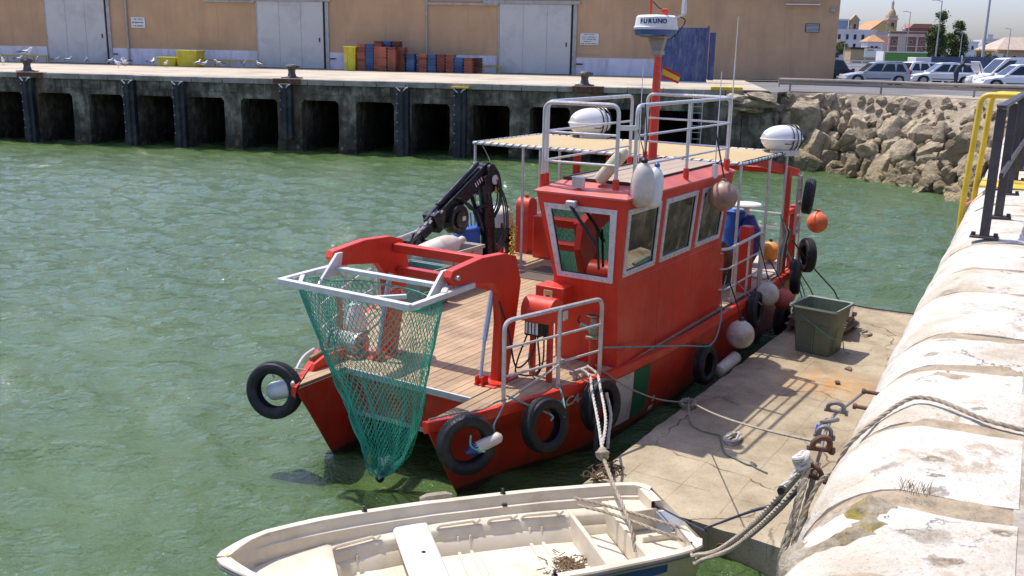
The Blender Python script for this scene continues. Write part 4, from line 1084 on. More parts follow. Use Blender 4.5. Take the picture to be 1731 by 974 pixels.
q = MB(); q.cyl((4.85,-1.97,3.4),(4.85,-1.97,4.55),.026,n=8); q.build('roof_rail_post', M_alu, boat)
q = MB(); q.cyl((4.85,-1.97,3.38),(4.85,-1.97,3.62),.042,n=10); q.build('rail_socket', M_red, boat)
q = MB(); q.bar((3.06,-1.75,4.27),(3.22,-1.93,4.27),.05,.06); q.bar((6.42,-2.0,4.2),(6.52,-1.95,4.2),.05,.1); q.build('rail_clamp', M_alu, boat)

# ---- bow rail (port)
b0, b1, b2 = (1.03,-1.40), (1.87,-1.66), (2.6,-1.86)
rail_path('bow_rail', [v3(b0,1.13), v3(b0,2.15), v3(b2,2.17), v3(b2,1.13)], .027)
q = MB(); q.cyl(v3(b1,1.13), v3(b1,2.16), .027, n=8); q.build('bow_rail_post', M_alu, boat)
q = MB()
for z in (1.47, 1.82): q.tube([v3(b0,z),v3(b1,z+.005),v3(b2,z+.01)], .017, 8)
q.build('bow_rail_bar', M_alu, boat)
q = MB(); q.cbox((1.95,-1.69,2.06),(.12,.02,.12)); q.build('rail_lug', M_alu, boat, bevel=.02)
# ---- side rail aft of the wheelhouse (port)
s0, s1 = (6.72,-1.98), (8.55,-2.0)
rail_path('side_rail', [(6.7,-1.9,2.13),(6.85,-1.99,2.13),v3(s1,2.17),v3(s1,1.13)], .027)
q = MB()
for x_ in (7.25,7.85,8.48): q.cyl((x_,-1.99,1.13),(x_,-1.99,2.16),.022,n=8)
q.build('side_rail_post', M_alu, boat)
for z in (1.46,1.8):
    q = MB(); q.tube(fillet_path([(6.7,-1.86,z),(6.82,-1.99,z),(8.5,-2.0,z+.02)], .1), .016, 8); q.build('side_rail_bar', M_alu, boat)
# ---- starboard rail
for a, b_ in ((1.2,3.4),(3.6,6.2),(8.9,11.1)):
    f = lambda x: .95+wS(x)-.06
    rail_path('starboard_rail', [(a,f(a),1.13),(a,f(a),2.12),((a+b_)/2,f((a+b_)/2),2.12),(b_,f(b_),2.12),(b_,f(b_),1.13)], .024)
    q = MB(); m_ = (a+b_)/2; q.cyl((m_,f(m_),1.13),(m_,f(m_),2.12),.022,n=8)
    for z in (1.46,1.8): q.tube([(x_,f(x_),z) for x_ in np.linspace(a,b_,8)], .015, 6)
    q.build('starboard_rail_bar', M_alu, boat)

# ---- canopy
CX0, CX1, CY0, CY1, CZ = 7.28, 9.75, -1.95, 3.36, 3.46
fr_path = [(CX0,CY0,CZ),(CX0,CY1,CZ),(CX1,CY1,CZ),(CX1,CY0,CZ),(CX0,CY0,CZ)]
q = MB()
for a, b_ in zip(fr_path, fr_path[1:]): q.tube([a,b_], .03, 8)
q.tube([((CX0+CX1)/2,CY0,CZ-.02),((CX0+CX1)/2,CY1,CZ-.02)], .02, 6); q.build('canopy_frame', M_alu, boat)
rows = []
for i in range(17):
    x = CX0+.07+(CX1-CX0-.14)*i/16; row = []
    for j in range(29):
        y_ = CY0+.08+(CY1-CY0-.16)*j/28
        sg_ = math.sin(math.pi*i/16)*math.sin(math.pi*j/28)
        row.append(Vector((x,y_,CZ+.02+.06*sg_+.012*noise.noise(Vector((x*1.5,y_*1.5,0))))))
    rows.append(row)
q = MB(); q.grid(rows); q.grid([[p-Vector((0,0,.006)) for p in r_] for r_ in rows]); q.build('canopy', M_canv, boat)
q = MB()
for a, b_ in zip(fr_path, fr_path[1:]):
    a, b_ = Vector(a), Vector(b_); n_ = int((b_-a).length/.16); pth = []
    d = (b_-a).normalized(); sd = d.cross(Vector((0,0,1)))
    for k in range(n_*6+1):
        t = k/(n_*6); an = 2*math.pi*k/6; pth.append(a.lerp(b_,t)+(sd*math.cos(an)+Vector((0,0,1))*math.sin(an))*.038)
    q.tube(pth, .007, 4)
q.build('canopy_lashing', M_hose, boat)
for x_, y_ in ((7.3,-1.93),(8.75,-1.95),(9.75,-1.95),(7.35,2.28),(7.3,3.33),(9.7,3.3),(7.35,1.5)):
    q = MB(); q.cyl((x_,y_,1.13),(x_,y_,CZ),.026,n=8); q.cyl((x_,y_,1.15),(x_,y_,1.2),.06,n=8); q.build('canopy_post', M_alu, boat)

# ---- mast with radar
mx, my = 6.92, -.52
q = MB(); q.tube([(mx,my,1.15),(mx,my,4.3),(mx+.01,my,5.28)], [.075,.075,.055], 12); mast = q.build('mast', M_red, boat)
q = MB(); q.lathe([(.10,0),(.10,.06)],(mx,my,4.3),12); q.build('collar', M_red, mast)
M_brk = mat('mast_bracket', (.34,.30,.24), .6, .2, var=.2)
q = MB(); q.prism([(-.05,5.14),(.05,5.14),(.17,5.44),(-.13,5.44)], 'x', mx-.05, mx+.05)
q.v = [(v_[0], v_[1]+my, v_[2]) for v_ in q.v]; q.cbox((mx,my,5.2),(.16,.16,.07)); q.box((mx-.2,my-.18,5.435),(mx+.2,my+.24,5.455)); q.build('bracket', M_brk, mast)
rc = Vector((mx, my+.06, 0))
q = MB(); q.lathe([(.27,5.458),(.335,5.48),(.352,5.56)], (rc.x,rc.y,0), 28); q.build('radar_base', mat('radar_blue', (.04,.10,.26), .4), mast)
q = MB(); q.lathe([(.352,5.562),(.36,5.575),(.36,5.60),(.345,5.61),(.325,5.755),(.29,5.785),(.01,5.80)], (rc.x,rc.y,0), 32); q.build('radar_dome', M_white, mast)
M_navy = mat('navy_ink', (.012,.035,.14), .5)
camb = BOAT.m.inverted() @ Vector((0,0,5.2))
ca = math.atan2(camb.y-rc.y, camb.x-rc.x)
for k, ch in enumerate('FURUNO'):
    # camera looks at the drum: letters run left to right as seen from the front
    a = ca - .18 + (k-2.5)*.235
    rad = .338
    me_ = text_mesh(ch, .098, M_navy, .003, 0, .004)
    n_ = Vector((math.cos(a), math.sin(a), 0)); rt = Vector((-math.sin(a), math.cos(a), 0))
    place_text('lettering', me_, mast, (rc.x+n_.x*rad, rc.y+n_.y*rad, 5.685), rt, (0,0,1))
q = MB(); q.cyl((mx-.1,my+.12,5.78),(mx-.1,my+.12,6.6),.022,n=8); q.lathe([(.05,0),(.06,.03),(.06,.09),(.04,.1)],(mx+.05,my-.06,5.79),12); q.build('aerial_stub', M_red, mast)
q = MB(); q.tube(spline([(mx-.08,my+.1,6.0),(mx,my+.02,5.9),(mx+.05,my-.06,5.87)]), .009, 5); q.tube(spline([(mx+.02,my-.3,5.78),(mx+.05,my-.42,5.7),(mx+.02,my-.3,5.5),(mx,my-.2,5.42)]), .009, 5); q.build('cable', M_hose, mast)
q = MB(); q.bar((mx,my-.25,5.74),(mx,my-.42,5.8),.03,.03); q.lathe([(.03,0),(.035,.12),(.02,.22)],(mx,my-.42,5.8),8); q.lathe([(.02,0),(.02,.3)],(mx+.06,my-.36,5.8),8); q.build('horn', M_stain, mast)
# whip aerials on the port rail
for x_, y_, z0, z1 in ((5.75,-2.06,3.42,4.95),(6.45,-2.0,4.5,5.75),(6.2,-.6,3.5,5.0)):
    q = MB(); q.cyl((x_,y_,z0),(x_,y_,z1),.011,.006,6)
    if z0 < 3.45: q.cbox((x_,y_,3.5),(.12,.05,.2))
    q.build('whip_aerial', M_white, boat)
# ---- bow gantry
def mirror(poly): return poly
for sg in (-1, 1):
    y0 = sg*.90
    yo = 0 if sg < 0 else -.02
    q = MB()
    post = [(1.58,1.15),(1.84,1.15),(1.98,1.75),(2.10,2.36),(1.97,2.71),(1.72,2.78),(1.22,2.81),(.63,2.76),(.58,2.68),(.66,2.575),(1.46,2.46),(1.60,2.30),(1.64,1.9)]
    a_, b_ = sorted((y0-.055, y0+.055))
    q.prism(post, 'y', a_, b_); g_ = q.build('gantry_arm', M_red, boat, bevel=.008, ang=12)
    q = MB(); q.cyl((.68,y0-.1,2.67),(.68,y0+.1,2.67),.03,n=10); q.build('pin', M_galv, g_)
    q = MB(); q.box((1.36,y0-.16,1.15),(1.92,y0+.16,1.17)); q.cbox((1.42,y0-.03*sg,1.21),(.14,.025,.12)); q.cbox((1.42,y0-.12*sg,1.21),(.14,.025,.12)); q.build('foot_plate', M_red, g_, bevel=.01)
    q = MB(); q.cyl((1.40,y0-.075*sg,1.24),(1.50,y0-.085*sg,1.75),.022,n=8); q.cyl((1.49,y0-.085*sg,1.7),(1.66,y0-.09*sg,2.3),.035,n=8); q.build('ram', mat('ram_grey', (.45,.50,.62), .3, .4), g_)
    q = MB(); q.prism([(1.76,2.74),(1.98,2.69),(1.94,2.36),(1.80,2.40)], 'y', y0-sg*.07, y0-sg*.11) if sg < 0 else q.prism([(1.76,2.74),(1.98,2.69),(1.94,2.36),(1.80,2.40)], 'y', y0+.07, y0+.11); q.build('gusset', M_red, g_)
q = MB(); q.bar((1.80,-.83,2.62),(1.80,.83,2.62),.12,.12); q.build('gantry_beam', M_red, boat, bevel=.01)
q = MB(); q.bar((1.88,-.83,2.30),(1.88,.83,2.30),.14,.10); q.build('gantry_beam', M_red, boat, bevel=.01)
# net frame (grey angle bars)
nfz = 2.5
fc = [(-.10,1.03,nfz),(-.14,-.94,nfz),(.98,-.98,nfz+.0),(.98,-.98,nfz)]
q = MB(); ba = lambda a,b_,w=.07,h=.06: q.bar(a,b_,w,h)
FL,FR,RL,RR = (-.11,1.03,nfz),(-.14,-.95,nfz),(1.0,1.0,nfz+.02),(1.02,-.96,nfz+.02)
ba(FL,FR,.08,.07); ba(FR,RR); ba(FL,RL); ba((.62,.86,nfz+.05),(.66,-.84,nfz+.05),.09,.05)
ba((.05,.98,nfz+.005),(.45,1.0,nfz+.01),.02,.02); ba((.2,-.62,nfz),(-.08,-.38,nfz),.05,.05); ba((-.1,.72,nfz),(.22,.98,nfz),.05,.05)
ba((.62,.86,nfz+.05),(.45,.99,nfz+.02)); ba((.66,-.84,nfz+.05),(.45,-.95,nfz+.02))
nf = q.build('net_frame', M_stain, boat, smooth=False, bevel=.004)
q = MB()
for sg in (-1,1):
    y_ = sg*.80
    q.prism([(.34,nfz-.03),(.66,nfz-.03),(.72,nfz+.24),(.62,nfz+.24)], 'y', y_-.02, y_+.02)
q.build('hinge_plate', M_stain, nf, bevel=.004)
# ---- deck gear: starboard vent, port hose cabinet, switch box, valve post
def vent(nm, x, y, w, d, h, z0, base_z):
    q = MB(); pr_ = [(-d/2,base_z)]; r_ = d/2
    pr_ = [(x-d/2,z0),(x+d/2,z0),(x+d/2,h-r_)] + [(x+r_*math.cos(R(a)), h-r_+r_*math.sin(R(a))) for a in range(15,180,15)] + [(x-d/2,h-r_)]
    q.prism(pr_, 'y', y-w/2, y+w/2); return q.build(nm, M_red, boat, bevel=.006)
v_ = vent('vent_trunk', 8.7, 3.0, .30, .36, 2.28, 1.15, 1.15)
q = MB(); q.cbox((8.5,2.98,1.98),(.04,.06,.06)); q.build('latch', M_stain, v_, bevel=.008)
q = MB(); q.cyl((8.7,3.0,2.27),(8.7,3.0,2.34),.04,n=8); q.build('cap', M_red, v_)
hc = vent('hose_cabinet', 2.05, -1.30, .42, .34, 2.22, 1.92, 1.15)
q = MB(); q.bar((2.12,-1.14,1.15),(2.12,-1.14,1.95),.06,.06); q.bar((1.98,-1.47,1.15),(1.98,-1.47,1.95),.06,.06); q.build('leg', M_red, hc)
q = MB(); q.box((1.93,-1.35,1.72),(2.0,-1.12,1.92)); q.box((1.93,-1.46,1.74),(2.0,-1.38,1.92)); q.build('valve_block', M_blk, hc, bevel=.01)
q = MB()
for k in range(4): q.box((1.922,-1.32+.05*k,1.75),(1.93,-1.29+.05*k,1.9))
q.build('label_strip', M_white, hc)
q = MB()
for pth in ([(1.95,-1.16,1.74),(1.85,-1.08,1.4),(1.9,-1.05,1.2),(2.0,-1.3,1.25),(1.96,-1.3,1.72)], [(1.95,-1.4,1.75),(1.85,-1.45,1.45),(1.95,-1.3,1.22),(2.1,-1.1,1.3),(2.3,-1.0,1.5),(2.4,-.95,1.9)], [(1.95,-1.28,1.73),(1.8,-1.3,1.5),(1.75,-1.12,1.35),(1.72,-1.02,1.8),(1.6,-.95,2.2)]):
    q.tube(spline(pth), .012, 6)
q.build('hose', M_hose, hc)
q = MB(); q.box((2.62,-1.28,1.92),(2.93,-.86,2.2)); sb = q.build('switch_box', M_red, boat, bevel=.012)
q = MB(); q.box((2.612,-1.12,1.99),(2.618,-.99,2.15)); st_ = q.build('warning_label', M_sign, sb)
q = MB(); q.add([(2.609,-1.115,2.10),(2.609,-1.0,2.10),(2.609,-1.0,2.145),(2.609,-1.115,2.145)],[(0,1,2,3)]); q.build('warning_panel', M_yel, sb)
q = MB(); q.box((2.6085,-1.085,2.0),(2.6115,-1.025,2.09)); q.build('warning_symbol', mat('label_red', (.5,.04,.03), .5), sb)
q = MB(); q.lathe([(.11,1.15),(.11,1.18),(.045,1.19),(.045,1.60)], (2.69,-1.70,0), 14); vp = q.build('valve_post', mat('orange_red_paint', (.52,.05,.015), .4, var=.2), boat)
M_brass = mat('weathered_bronze', (.30,.34,.26), .5, .4, var=.4, vscale=20, dirt=(.35,.2,.1), dirt_amt=.5, dscale=12)
q = MB(); q.lathe([(.10,1.60),(.10,1.63),(.05,1.64),(.06,1.70),(.075,1.74),(.04,1.79),(.03,1.86),(.01,1.88)], (2.69,-1.70,0), 14)
q.cyl((2.69,-1.70,1.7),(2.69,-1.52,1.74),.04,n=10); q.build('valve', M_brass, vp)
q = MB(); q.torus((2.69,-1.70,1.89), .08, .014, (0,0,1), 18, 6); q.cyl((2.61,-1.70,1.89),(2.77,-1.70,1.89),.008,n=6); q.cyl((2.69,-1.78,1.89),(2.69,-1.62,1.89),.008,n=6); q.tube([(2.69,-1.52,1.74),(2.69,-1.47,1.8),(2.69,-1.5,1.86)],.012,6); q.build('hand_wheel', M_rust, vp)
# mooring bitt at the bow edge, cleats
q = MB(); q.bar((2.2,-1.66,1.24),(2.52,-1.74,1.24),.05,.05); q.bar((2.28,-1.68,1.15),(2.28,-1.68,1.25),.05,.05); q.bar((2.44,-1.72,1.15),(2.44,-1.72,1.25),.05,.05); q.build('cleat', M_galv, boat)
# starboard bow chock and red roller
q = MB(); q.prism([(.55,1.15),(1.2,1.15),(1.22,1.25),(1.15,1.30),(.8,1.30),(.6,1.24)], 'y', 1.2, 1.26); ck = q.build('bow_chock', M_red, boat)
q = MB(); q.prism([(.62,1.25),(1.2,1.22),(1.2,1.31),(.82,1.35),(.62,1.32)], 'y', 1.262, 1.33); q.build('timber', mat('brown_timber', (.26,.14,.06), .7, var=.3, vscale=9), ck, bevel=.02)
q = MB(); q.tube(spline([(.02,1.02,1.17),(.3,1.25,1.2),(.75,1.55,1.22),(1.15,1.74,1.2)]), .025, 6); q.build('bow_pipe', M_alu, boat)
# stripes and lettering on the port side of the hull
def hull_y(x, z):
    # outer skin of the port hull
    lev = [(1.12,1.0),(.98,1.0),(.75,.965),(.45,.91),(.15,.84),(-.15,.70),(-.6,.35)]
    k = np.interp(z, [l[0] for l in lev[::-1]], [l[1] for l in lev[::-1]])
    x0 = .66*(1-z/1.15) if z > 0 else .66
    ex = x-x0; bow = 1 if z >= .9 else min(1, .35+ex/2.6)
    bow_hi = 1.0
    if .75 < z < .98:
        f = (z-.75)/(.98-.75); b75 = min(1,.35+ex/2.6); bow = b75*(1-f)+f
    return -(1.0 + wP(max(0,(x-x0)*STERN/(STERN-x0)))*k*bow)
def hull_patch(nm, x0a, x1a, x0b, x1b, z0, z1, mt):
    rows = []
    for i in range(9):
        t = i/8; z = z0+(z1-z0)*t; xa = x0b+(x0a-x0b)*t; xb = x1b+(x1a-x1b)*t
        rows.append([Vector((xa+(xb-xa)*j/5, hull_y(xa+(xb-xa)*j/5, z)-.006, z)) for j in range(6)])
    q = MB(); q.grid(rows); return q.build(nm, mt, boat)
M_wst = mat('white_stripe', (.72,.70,.64), .5, var=.1, vscale=3, dirt=(.4,.3,.2), dirt_amt=.45, dscale=3)
M_gst = mat('green_stripe', (.02,.16,.065), .5, var=.15, vscale=3, dirt=(.05,.08,.05), dirt_amt=.4, dscale=3)
hull_patch('white_stripe', 2.95, 3.40, 3.22, 3.64, .20, 1.0, M_wst)
hull_patch('green_stripe', 3.42, 3.86, 3.66, 4.04, .20, 1.0, M_gst)
lt = text_mesh('6ª CA-2', .17, M_wst, .002, .25, .002)
for t_, sz, x_, z_ in (('6ª CA-2',.19,2.04,.95),('2',.13,4.22,.36),('1M',.12,4.2,.21)):
    me_ = text_mesh(t_, sz, M_wst, .002, .2 if len(t_)>2 else 0, .003)
    a = Vector((x_-.3, hull_y(x_-.3,z_), z_)); b_ = Vector((x_+.3, hull_y(x_+.3,z_), z_))
    lo_, hi_ = Vector((x_,hull_y(x_,z_-.1),z_-.1)), Vector((x_,hull_y(x_,z_+.1),z_+.1))
    nrm = (b_-a).cross(hi_-lo_).normalized(); nrm = nrm if nrm.y < 0 else -nrm
    place_text('lettering', me_, boat, Vector((x_,hull_y(x_,z_),z_))+nrm*.022, b_-a, hi_-lo_)
# ---- stern frame (port quarter)
q = MB(); q.bar((10.0,-1.95,1.15),(9.9,-1.95,3.1),.12,.12); q.bar((10.55,-1.95,1.15),(10.5,-1.95,2.4),.12,.12); sf = q.build('stern_frame', M_red, boat, bevel=.01)
q = MB(); q.bar((8.9,-1.6,3.36),(10.25,-2.0,3.05),.14,.14); q.bar((9.9,-1.95,3.1),(9.9,.8,3.1),.1,.1); q.bar((9.85,-1.95,2.3),(10.5,-1.95,2.3),.08,.1); q.bar((9.9,.8,1.15),(9.9,.8,3.1),.1,.1); q.build('beam', M_red, sf, bevel=.01)
q = MB()
for x_ in (10.05,10.25): q.bar((x_,-2.12,1.9),(x_,-2.12,3.05),.04,.03)
for k in range(5): q.bar((10.05,-2.12,2.0+.25*k),(10.25,-2.12,2.0+.25*k),.03,.03)
q.build('side_ladder', M_alu, sf)
q = MB(); q.box((9.2,-1.9,1.15),(11.2,1.5,1.19)); q.build('aft_platform', mat('pale_deck_panel', (.55,.47,.38), .8, var=.15), boat, bevel=.01)
q = MB()
for yy in (-1.9,-.6,.6): q.cyl((11.15,yy,1.15),(11.15,yy,2.1),.022,n=8)
for z in (1.5,1.8,2.1): q.tube([(9.95,-1.9,z) if False else (11.15,-1.9,z),(11.15,3.2,z)], .018, 6)
q.build('stern_rail', M_alu, boat)
q = MB(); q.prism([(8.0,1.15),(8.35,1.15),(8.28,2.30),(8.05,2.30)], 'y', -1.92, -1.74); q.build('red_locker', M_red, boat, bevel=.01)
q = MB(); q.box((6.7,-1.9,1.15),(6.9,-1.55,2.05)); q.build('red_locker', M_red, boat, bevel=.02)
q = MB(); q.box((8.3,1.7,1.15),(9.2,2.6,2.0)); q.cyl((8.4,2.1,2.0),(8.4,2.1,2.7),.1,n=10); q.bar((8.2,1.6,1.15),(8.2,1.6,3.3),.12,.12); q.bar((8.2,.9,1.15),(8.2,.9,3.3),.12,.12); q.bar((8.2,.9,2.7),(8.2,1.6,2.7),.14,.2); mc = q.build('engine_housing', M_red, boat, bevel=.02)
q = MB(); q.lathe([(.16,0),(.18,.1),(.18,.35),(.1,.45)],(8.0,2.0,2.3),14); q.cyl((8.0,1.2,2.6),(8.0,1.5,2.9),.12,n=10); q.build('gear_housing', M_frame, mc)

# ---- deck crane (folded)
cr = MB(); cr.cyl((7.0,2.78,1.15),(7.0,2.78,1.3),.3,.26,16); cr.tube([(7.0,2.78,1.3),(6.98,2.82,2.2),(6.97,2.9,2.72)], [.16,.13,.12], 12)
crane = cr.build('crane', M_blk, boat)
T0, T1 = Vector((7.08,2.97,2.98)), Vector((4.85,2.97,1.92))
d_ = (T1-T0).normalized(); up_ = Vector((0,1,0)).cross(d_).normalized()
if up_.z < 0: up_ = -up_
q = MB()
def beam(a, b_, w, h0, h1, off=0):
    vs_ = []
    for p, h in ((a,h0),(b_,h1)):
        for s, t in ((-1,-1),(1,-1),(1,1),(-1,1)): vs_.append(p+Vector((0,1,0))*s*w/2+up_*(t*h/2+off))
    q.add(vs_, [(0,1,2,3),(7,6,5,4),(0,4,5,1),(1,5,6,2),(2,6,7,3),(3,7,4,0)])
beam(T0, T0.lerp(T1,.72), .22, .34, .26); bo = q.build('boom', M_blk, crane, bevel=.02)
q = MB(); beam(T0.lerp(T1,.70), T0.lerp(T1,.9), .16, .18, .17); q.build('boom_extension', M_blk, crane, bevel=.01)
q = MB(); beam(T0.lerp(T1,.86), T1, .13, .12, .12); q.cbox(T1, (.26,.26,.30), (0,R(-25),0)); q.cbox(T1+Vector((-.1,-.05,-.16)), (.2,.2,.22), (0,R(-10),0)); q.cyl(T1+Vector((.25,-.2,-.08)),T1+Vector((.25,.1,-.08)),.13,n=14); q.cbox(T0.lerp(T1,.72), (.14,.28,.36), (0,R(-25),0)); q.cyl(T1+Vector((0,-.16,0)),T1+Vector((0,.16,0)),.09,n=12); q.build('boom_tip', M_blk, crane, bevel=.012)
q = MB(); a = T0.lerp(T1,.06)+up_*.24; b_ = T0.lerp(T1,.62)+up_*.19; q.cyl(a,b_,.05,n=10); q.cyl(b_,T0.lerp(T1,.8)+up_*.15,.03,n=8); q.build('boom_ram', M_blk, crane)
q = MB(); q.cyl((6.95,2.85,1.75),(6.72,2.93,2.35),.075,n=10); q.cyl((6.72,2.93,2.35),(6.6,2.95,2.62),.04,n=8); q.build('lift_ram', M_blk, crane)
q = MB(); q.cyl(T0+Vector((0,-.2,0)),T0+Vector((0,.2,0)),.14,n=16); q.cbox((7.02,2.93,2.75),(.28,.3,.4),(0,R(-20),0)); q.build('knuckle', M_blk, crane, bevel=.02)
q = MB(); q.cyl((6.05,2.78,2.2),(6.05,3.0,2.2),.27,n=22); q.cyl((6.05,2.74,2.2),(6.05,2.78,2.2),.16,n=16); q.bar((6.05,2.9,2.4),(6.2,2.95,2.55),.14,.1); dr = q.build('winch_drum', M_blk, crane, bevel=.01)
q = MB(); q.cbox((6.1,2.735,2.22),(.1,.006,.08)); q.build('data_plate', M_sign, dr)
q = MB(); q.tube(spline([(4.95,2.75,1.95),(4.9,2.72,1.8),(4.84,2.7,1.7),(4.78,2.7,1.66),(4.74,2.7,1.72),(4.78,2.7,1.78)]), .028, 8); q.ell((4.92,2.74,1.86),.07,10,8); q.build('hook', M_galv, crane)
q = MB()
for k in range(9):
    p = T0.lerp(T1, .66+.036*k)+up_*(.10+.02*(k%3))+Vector((0,-.10+.03*(k%4),.0)); q.cyl(p, p+Vector((.03,-.03,.05+.01*(k%2))), .018, n=8)
q.build('hydraulic_fitting', M_stain, crane)
q = MB()
for o_ in (-.04,.0,.05):
    q.tube(spline([(7.0,2.78+o_,2.0),(7.2,2.7+o_,2.4),(7.25,2.78+o_,2.9),(7.1,2.9+o_,3.12),(6.9,2.9+o_,3.08)]), .016, 6)
    q.tube(spline([(7.05,2.7+o_,1.4),(7.28,2.6+o_,1.8),(7.32,2.66+o_,2.4),(7.15,2.8+o_,2.85)]), .014, 6)
    q.tube(spline([(6.9,2.78+o_,2.4),(6.6,2.85+o_,2.3),(6.3,2.8+o_,2.45),(6.0,2.8+o_,2.6)]), .014, 6)
q.build('hydraulic_hose', M_hose, crane)
p_ = T0.lerp(T1,.16)+Vector((0,-.125,0)); q = MB()
for k in range(4): q.bar(p_-d_*(.11-.07*k)-up_*.045, p_-d_*(.09-.07*k)+up_*.045, .028, .004, (0,1,0))
q.build('decal', M_sign, crane, smooth=False)['kind'] = 'stuff'
q = MB(); q.cyl((7.12,2.76,2.82),(7.12,2.74,2.82),.09,n=14); q.build('round_label', M_sign, crane)
q = MB(); q.prism([(7.08,2.56),(7.2,2.56),(7.14,2.68)], 'y', 2.735, 2.74); q.build('warning_triangle', M_yel, crane)
# crane controls with white cover, coiled yellow hoses
q = MB(); q.box((7.55,2.85,1.5),(7.95,3.25,1.92)); cc = q.build('control_bank', M_blk, boat, bevel=.01)
q = MB()
rows = []
for i in range(9):
    row = []
    for j in range(17):
        a = math.pi*2*j/16; r_ = math.sin(math.pi/2*i/8)
        row.append(Vector((7.75+.26*r_*math.cos(a), 3.05+.27*r_*math.sin(a), 1.96+.26*math.cos(math.pi/2*i/8)**.7+ (.02*noise.noise(Vector((i,j,0)))))))
    rows.append(row)
rows.append([p-Vector((0,0,.14)) for p in rows[-1]])
q.grid(rows); q.build('cover', M_white, cc)
q = MB()
for k in range(6): q.cyl((7.58+.07*k,2.84,1.72),(7.56+.07*k,2.78,1.9),.009,n=6)
q.build('lever', M_galv, cc)
q = MB(); q.bar((7.6,2.9,1.15),(7.6,2.9,1.5),.08,.08); q.bar((7.9,3.2,1.15),(7.9,3.2,1.5),.08,.08); q.build('leg', M_red, cc)
M_yh = mat('yellow_hose', (.75,.48,.03), .45, var=.1)
for k, (xo, yo) in enumerate(((7.3,2.5),(7.45,2.52))):
    q = MB(); pth = []
    for i in range(70):
        t = i/69; a = i*.9; pth.append(Vector((xo+.035*math.cos(a)+.05*math.sin(t*3+k), yo+.035*math.sin(a), 2.25-1.02*t if k==0 else 1.95-.72*t)))
    q.tube(pth, .014, 6); q.build('coiled_hose', M_yh, cc)
q = MB()
for k in range(7): q.tube(spline([(7.58+.05*k,2.86,1.55),(7.5+.05*k,2.72,1.4),(7.35+.04*k,2.62,1.2+.03*k),(7.15,2.7,1.2)]), .014, 6)
q.build('hose', M_hose, cc)
q = MB(); q.bar((8.45,3.3,1.15),(8.45,3.3,2.02),.06,.06); q.tube(spline([(8.45,3.3,2.02),(8.42,3.3,2.1),(8.36,3.3,2.08),(8.36,3.3,2.0)]),.03,8); q.build('davit_post', M_red, boat)

# ================================================================== THINGS ON AND AROUND THE BOAT
# ---- scoop net
M_net = mat('green_net_twine', (.05,.38,.25), .7, var=.25, vscale=4)
def net_pt(u, v):
    """u around 0..1, v down 0..1"""
    a = 2*math.pi*u
    zt = 2.47 - 2.36*v
    yl = np.interp(v, [0,.4,.7,.85,.95,1], [.96,.70,.36,.22,.12,.0]); yr = np.interp(v, [0,.06,.3,.5,.62,.85,.95,1], [-.97,-.95,-.80,-.72,-.66,-.44,-.24,-.06])
    xf = np.interp(v, [0,.3,.7,1], [-.08,.04,.2,.34]); xr = np.interp(v, [0,.3,.7,1], [.60,.62,.60,.46])
    ca, sa = math.cos(a), math.sin(a)
    n_ = 2.0/(2+3*max(0,.5-v))
    sx = math.copysign(abs(ca)**n_, ca); sy = math.copysign(abs(sa)**n_, sa)
    x = (xf+xr)/2 + (xr-xf)/2*sx; y = (yl+yr)/2 + (yl-yr)/2*sy
    f = .05*v*(1-v)*4
    nz = Vector((noise.noise(Vector((sx*3,sy*3,v*2))), noise.noise(Vector((sx*3+9,sy*3,v*2))), 0))*f
    fold = (.045*math.sin(a*7+v*3)+.03*math.sin(a*13-v*5))*v
    return Vector((x+ca*fold, y+sa*fold, zt - .06*math.sin(a*2)**2*(1-v))) + nz
nt_ = empty('scoop_net', (.4,0,2.5), BOAT); tag(nt_, 'green mesh scoop net hanging from the grey bow frame', 'net')
nb = Vector((.4,0,2.5))
NC, NR = 74, 46; q = MB()
K = [[net_pt((i+.5*(j%2))/NC, (j/NR)**.93)-nb for i in range(NC)] for j in range(NR+1)]
for j in range(NR):
    for i in range(NC):
        p = K[j][i]
        for tgt in ((i, i-1) if j%2 == 0 else (i+1, i)):
            b_ = K[j+1][tgt % NC]; d2 = b_-p
            if d2.length < 1e-4: continue
            t = d2.normalized(); s1_ = t.cross(Vector((.3,.5,.8))).normalized(); s2_ = t.cross(s1_); r_ = .0042
            vs_ = [c_+s1_*math.cos(an)*r_+s2_*math.sin(an)*r_ for c_ in (p,b_) for an in (0,2.094,4.189)]
            q.add(vs_, [(0,1,4,3),(1,2,5,4),(2,0,3,5)])
o = q.build('netting', M_net, nt_, smooth=False); o['kind'] = 'stuff'
q = MB(); q.tube([K[0][i] for i in range(NC)], .008, 5, closed=True); q.build('head_rope', M_net, nt_)
M_rope_w = mat('white_rope', (.62,.58,.50), .9, var=.2, vscale=30, dirt=(.3,.26,.2), dirt_amt=.5, dscale=9, bump=.5, bscale=120)
q = MB(); pth = [Vector((.62+.03*math.sin(i*1.7), .75-1.6*i/40, 2.5-.07*abs(math.sin(i*.55))-.02*(i%3)))-nb for i in range(41)]; q.tube(pth, .008, 5); q.build('lashing', M_rope_w, nt_)
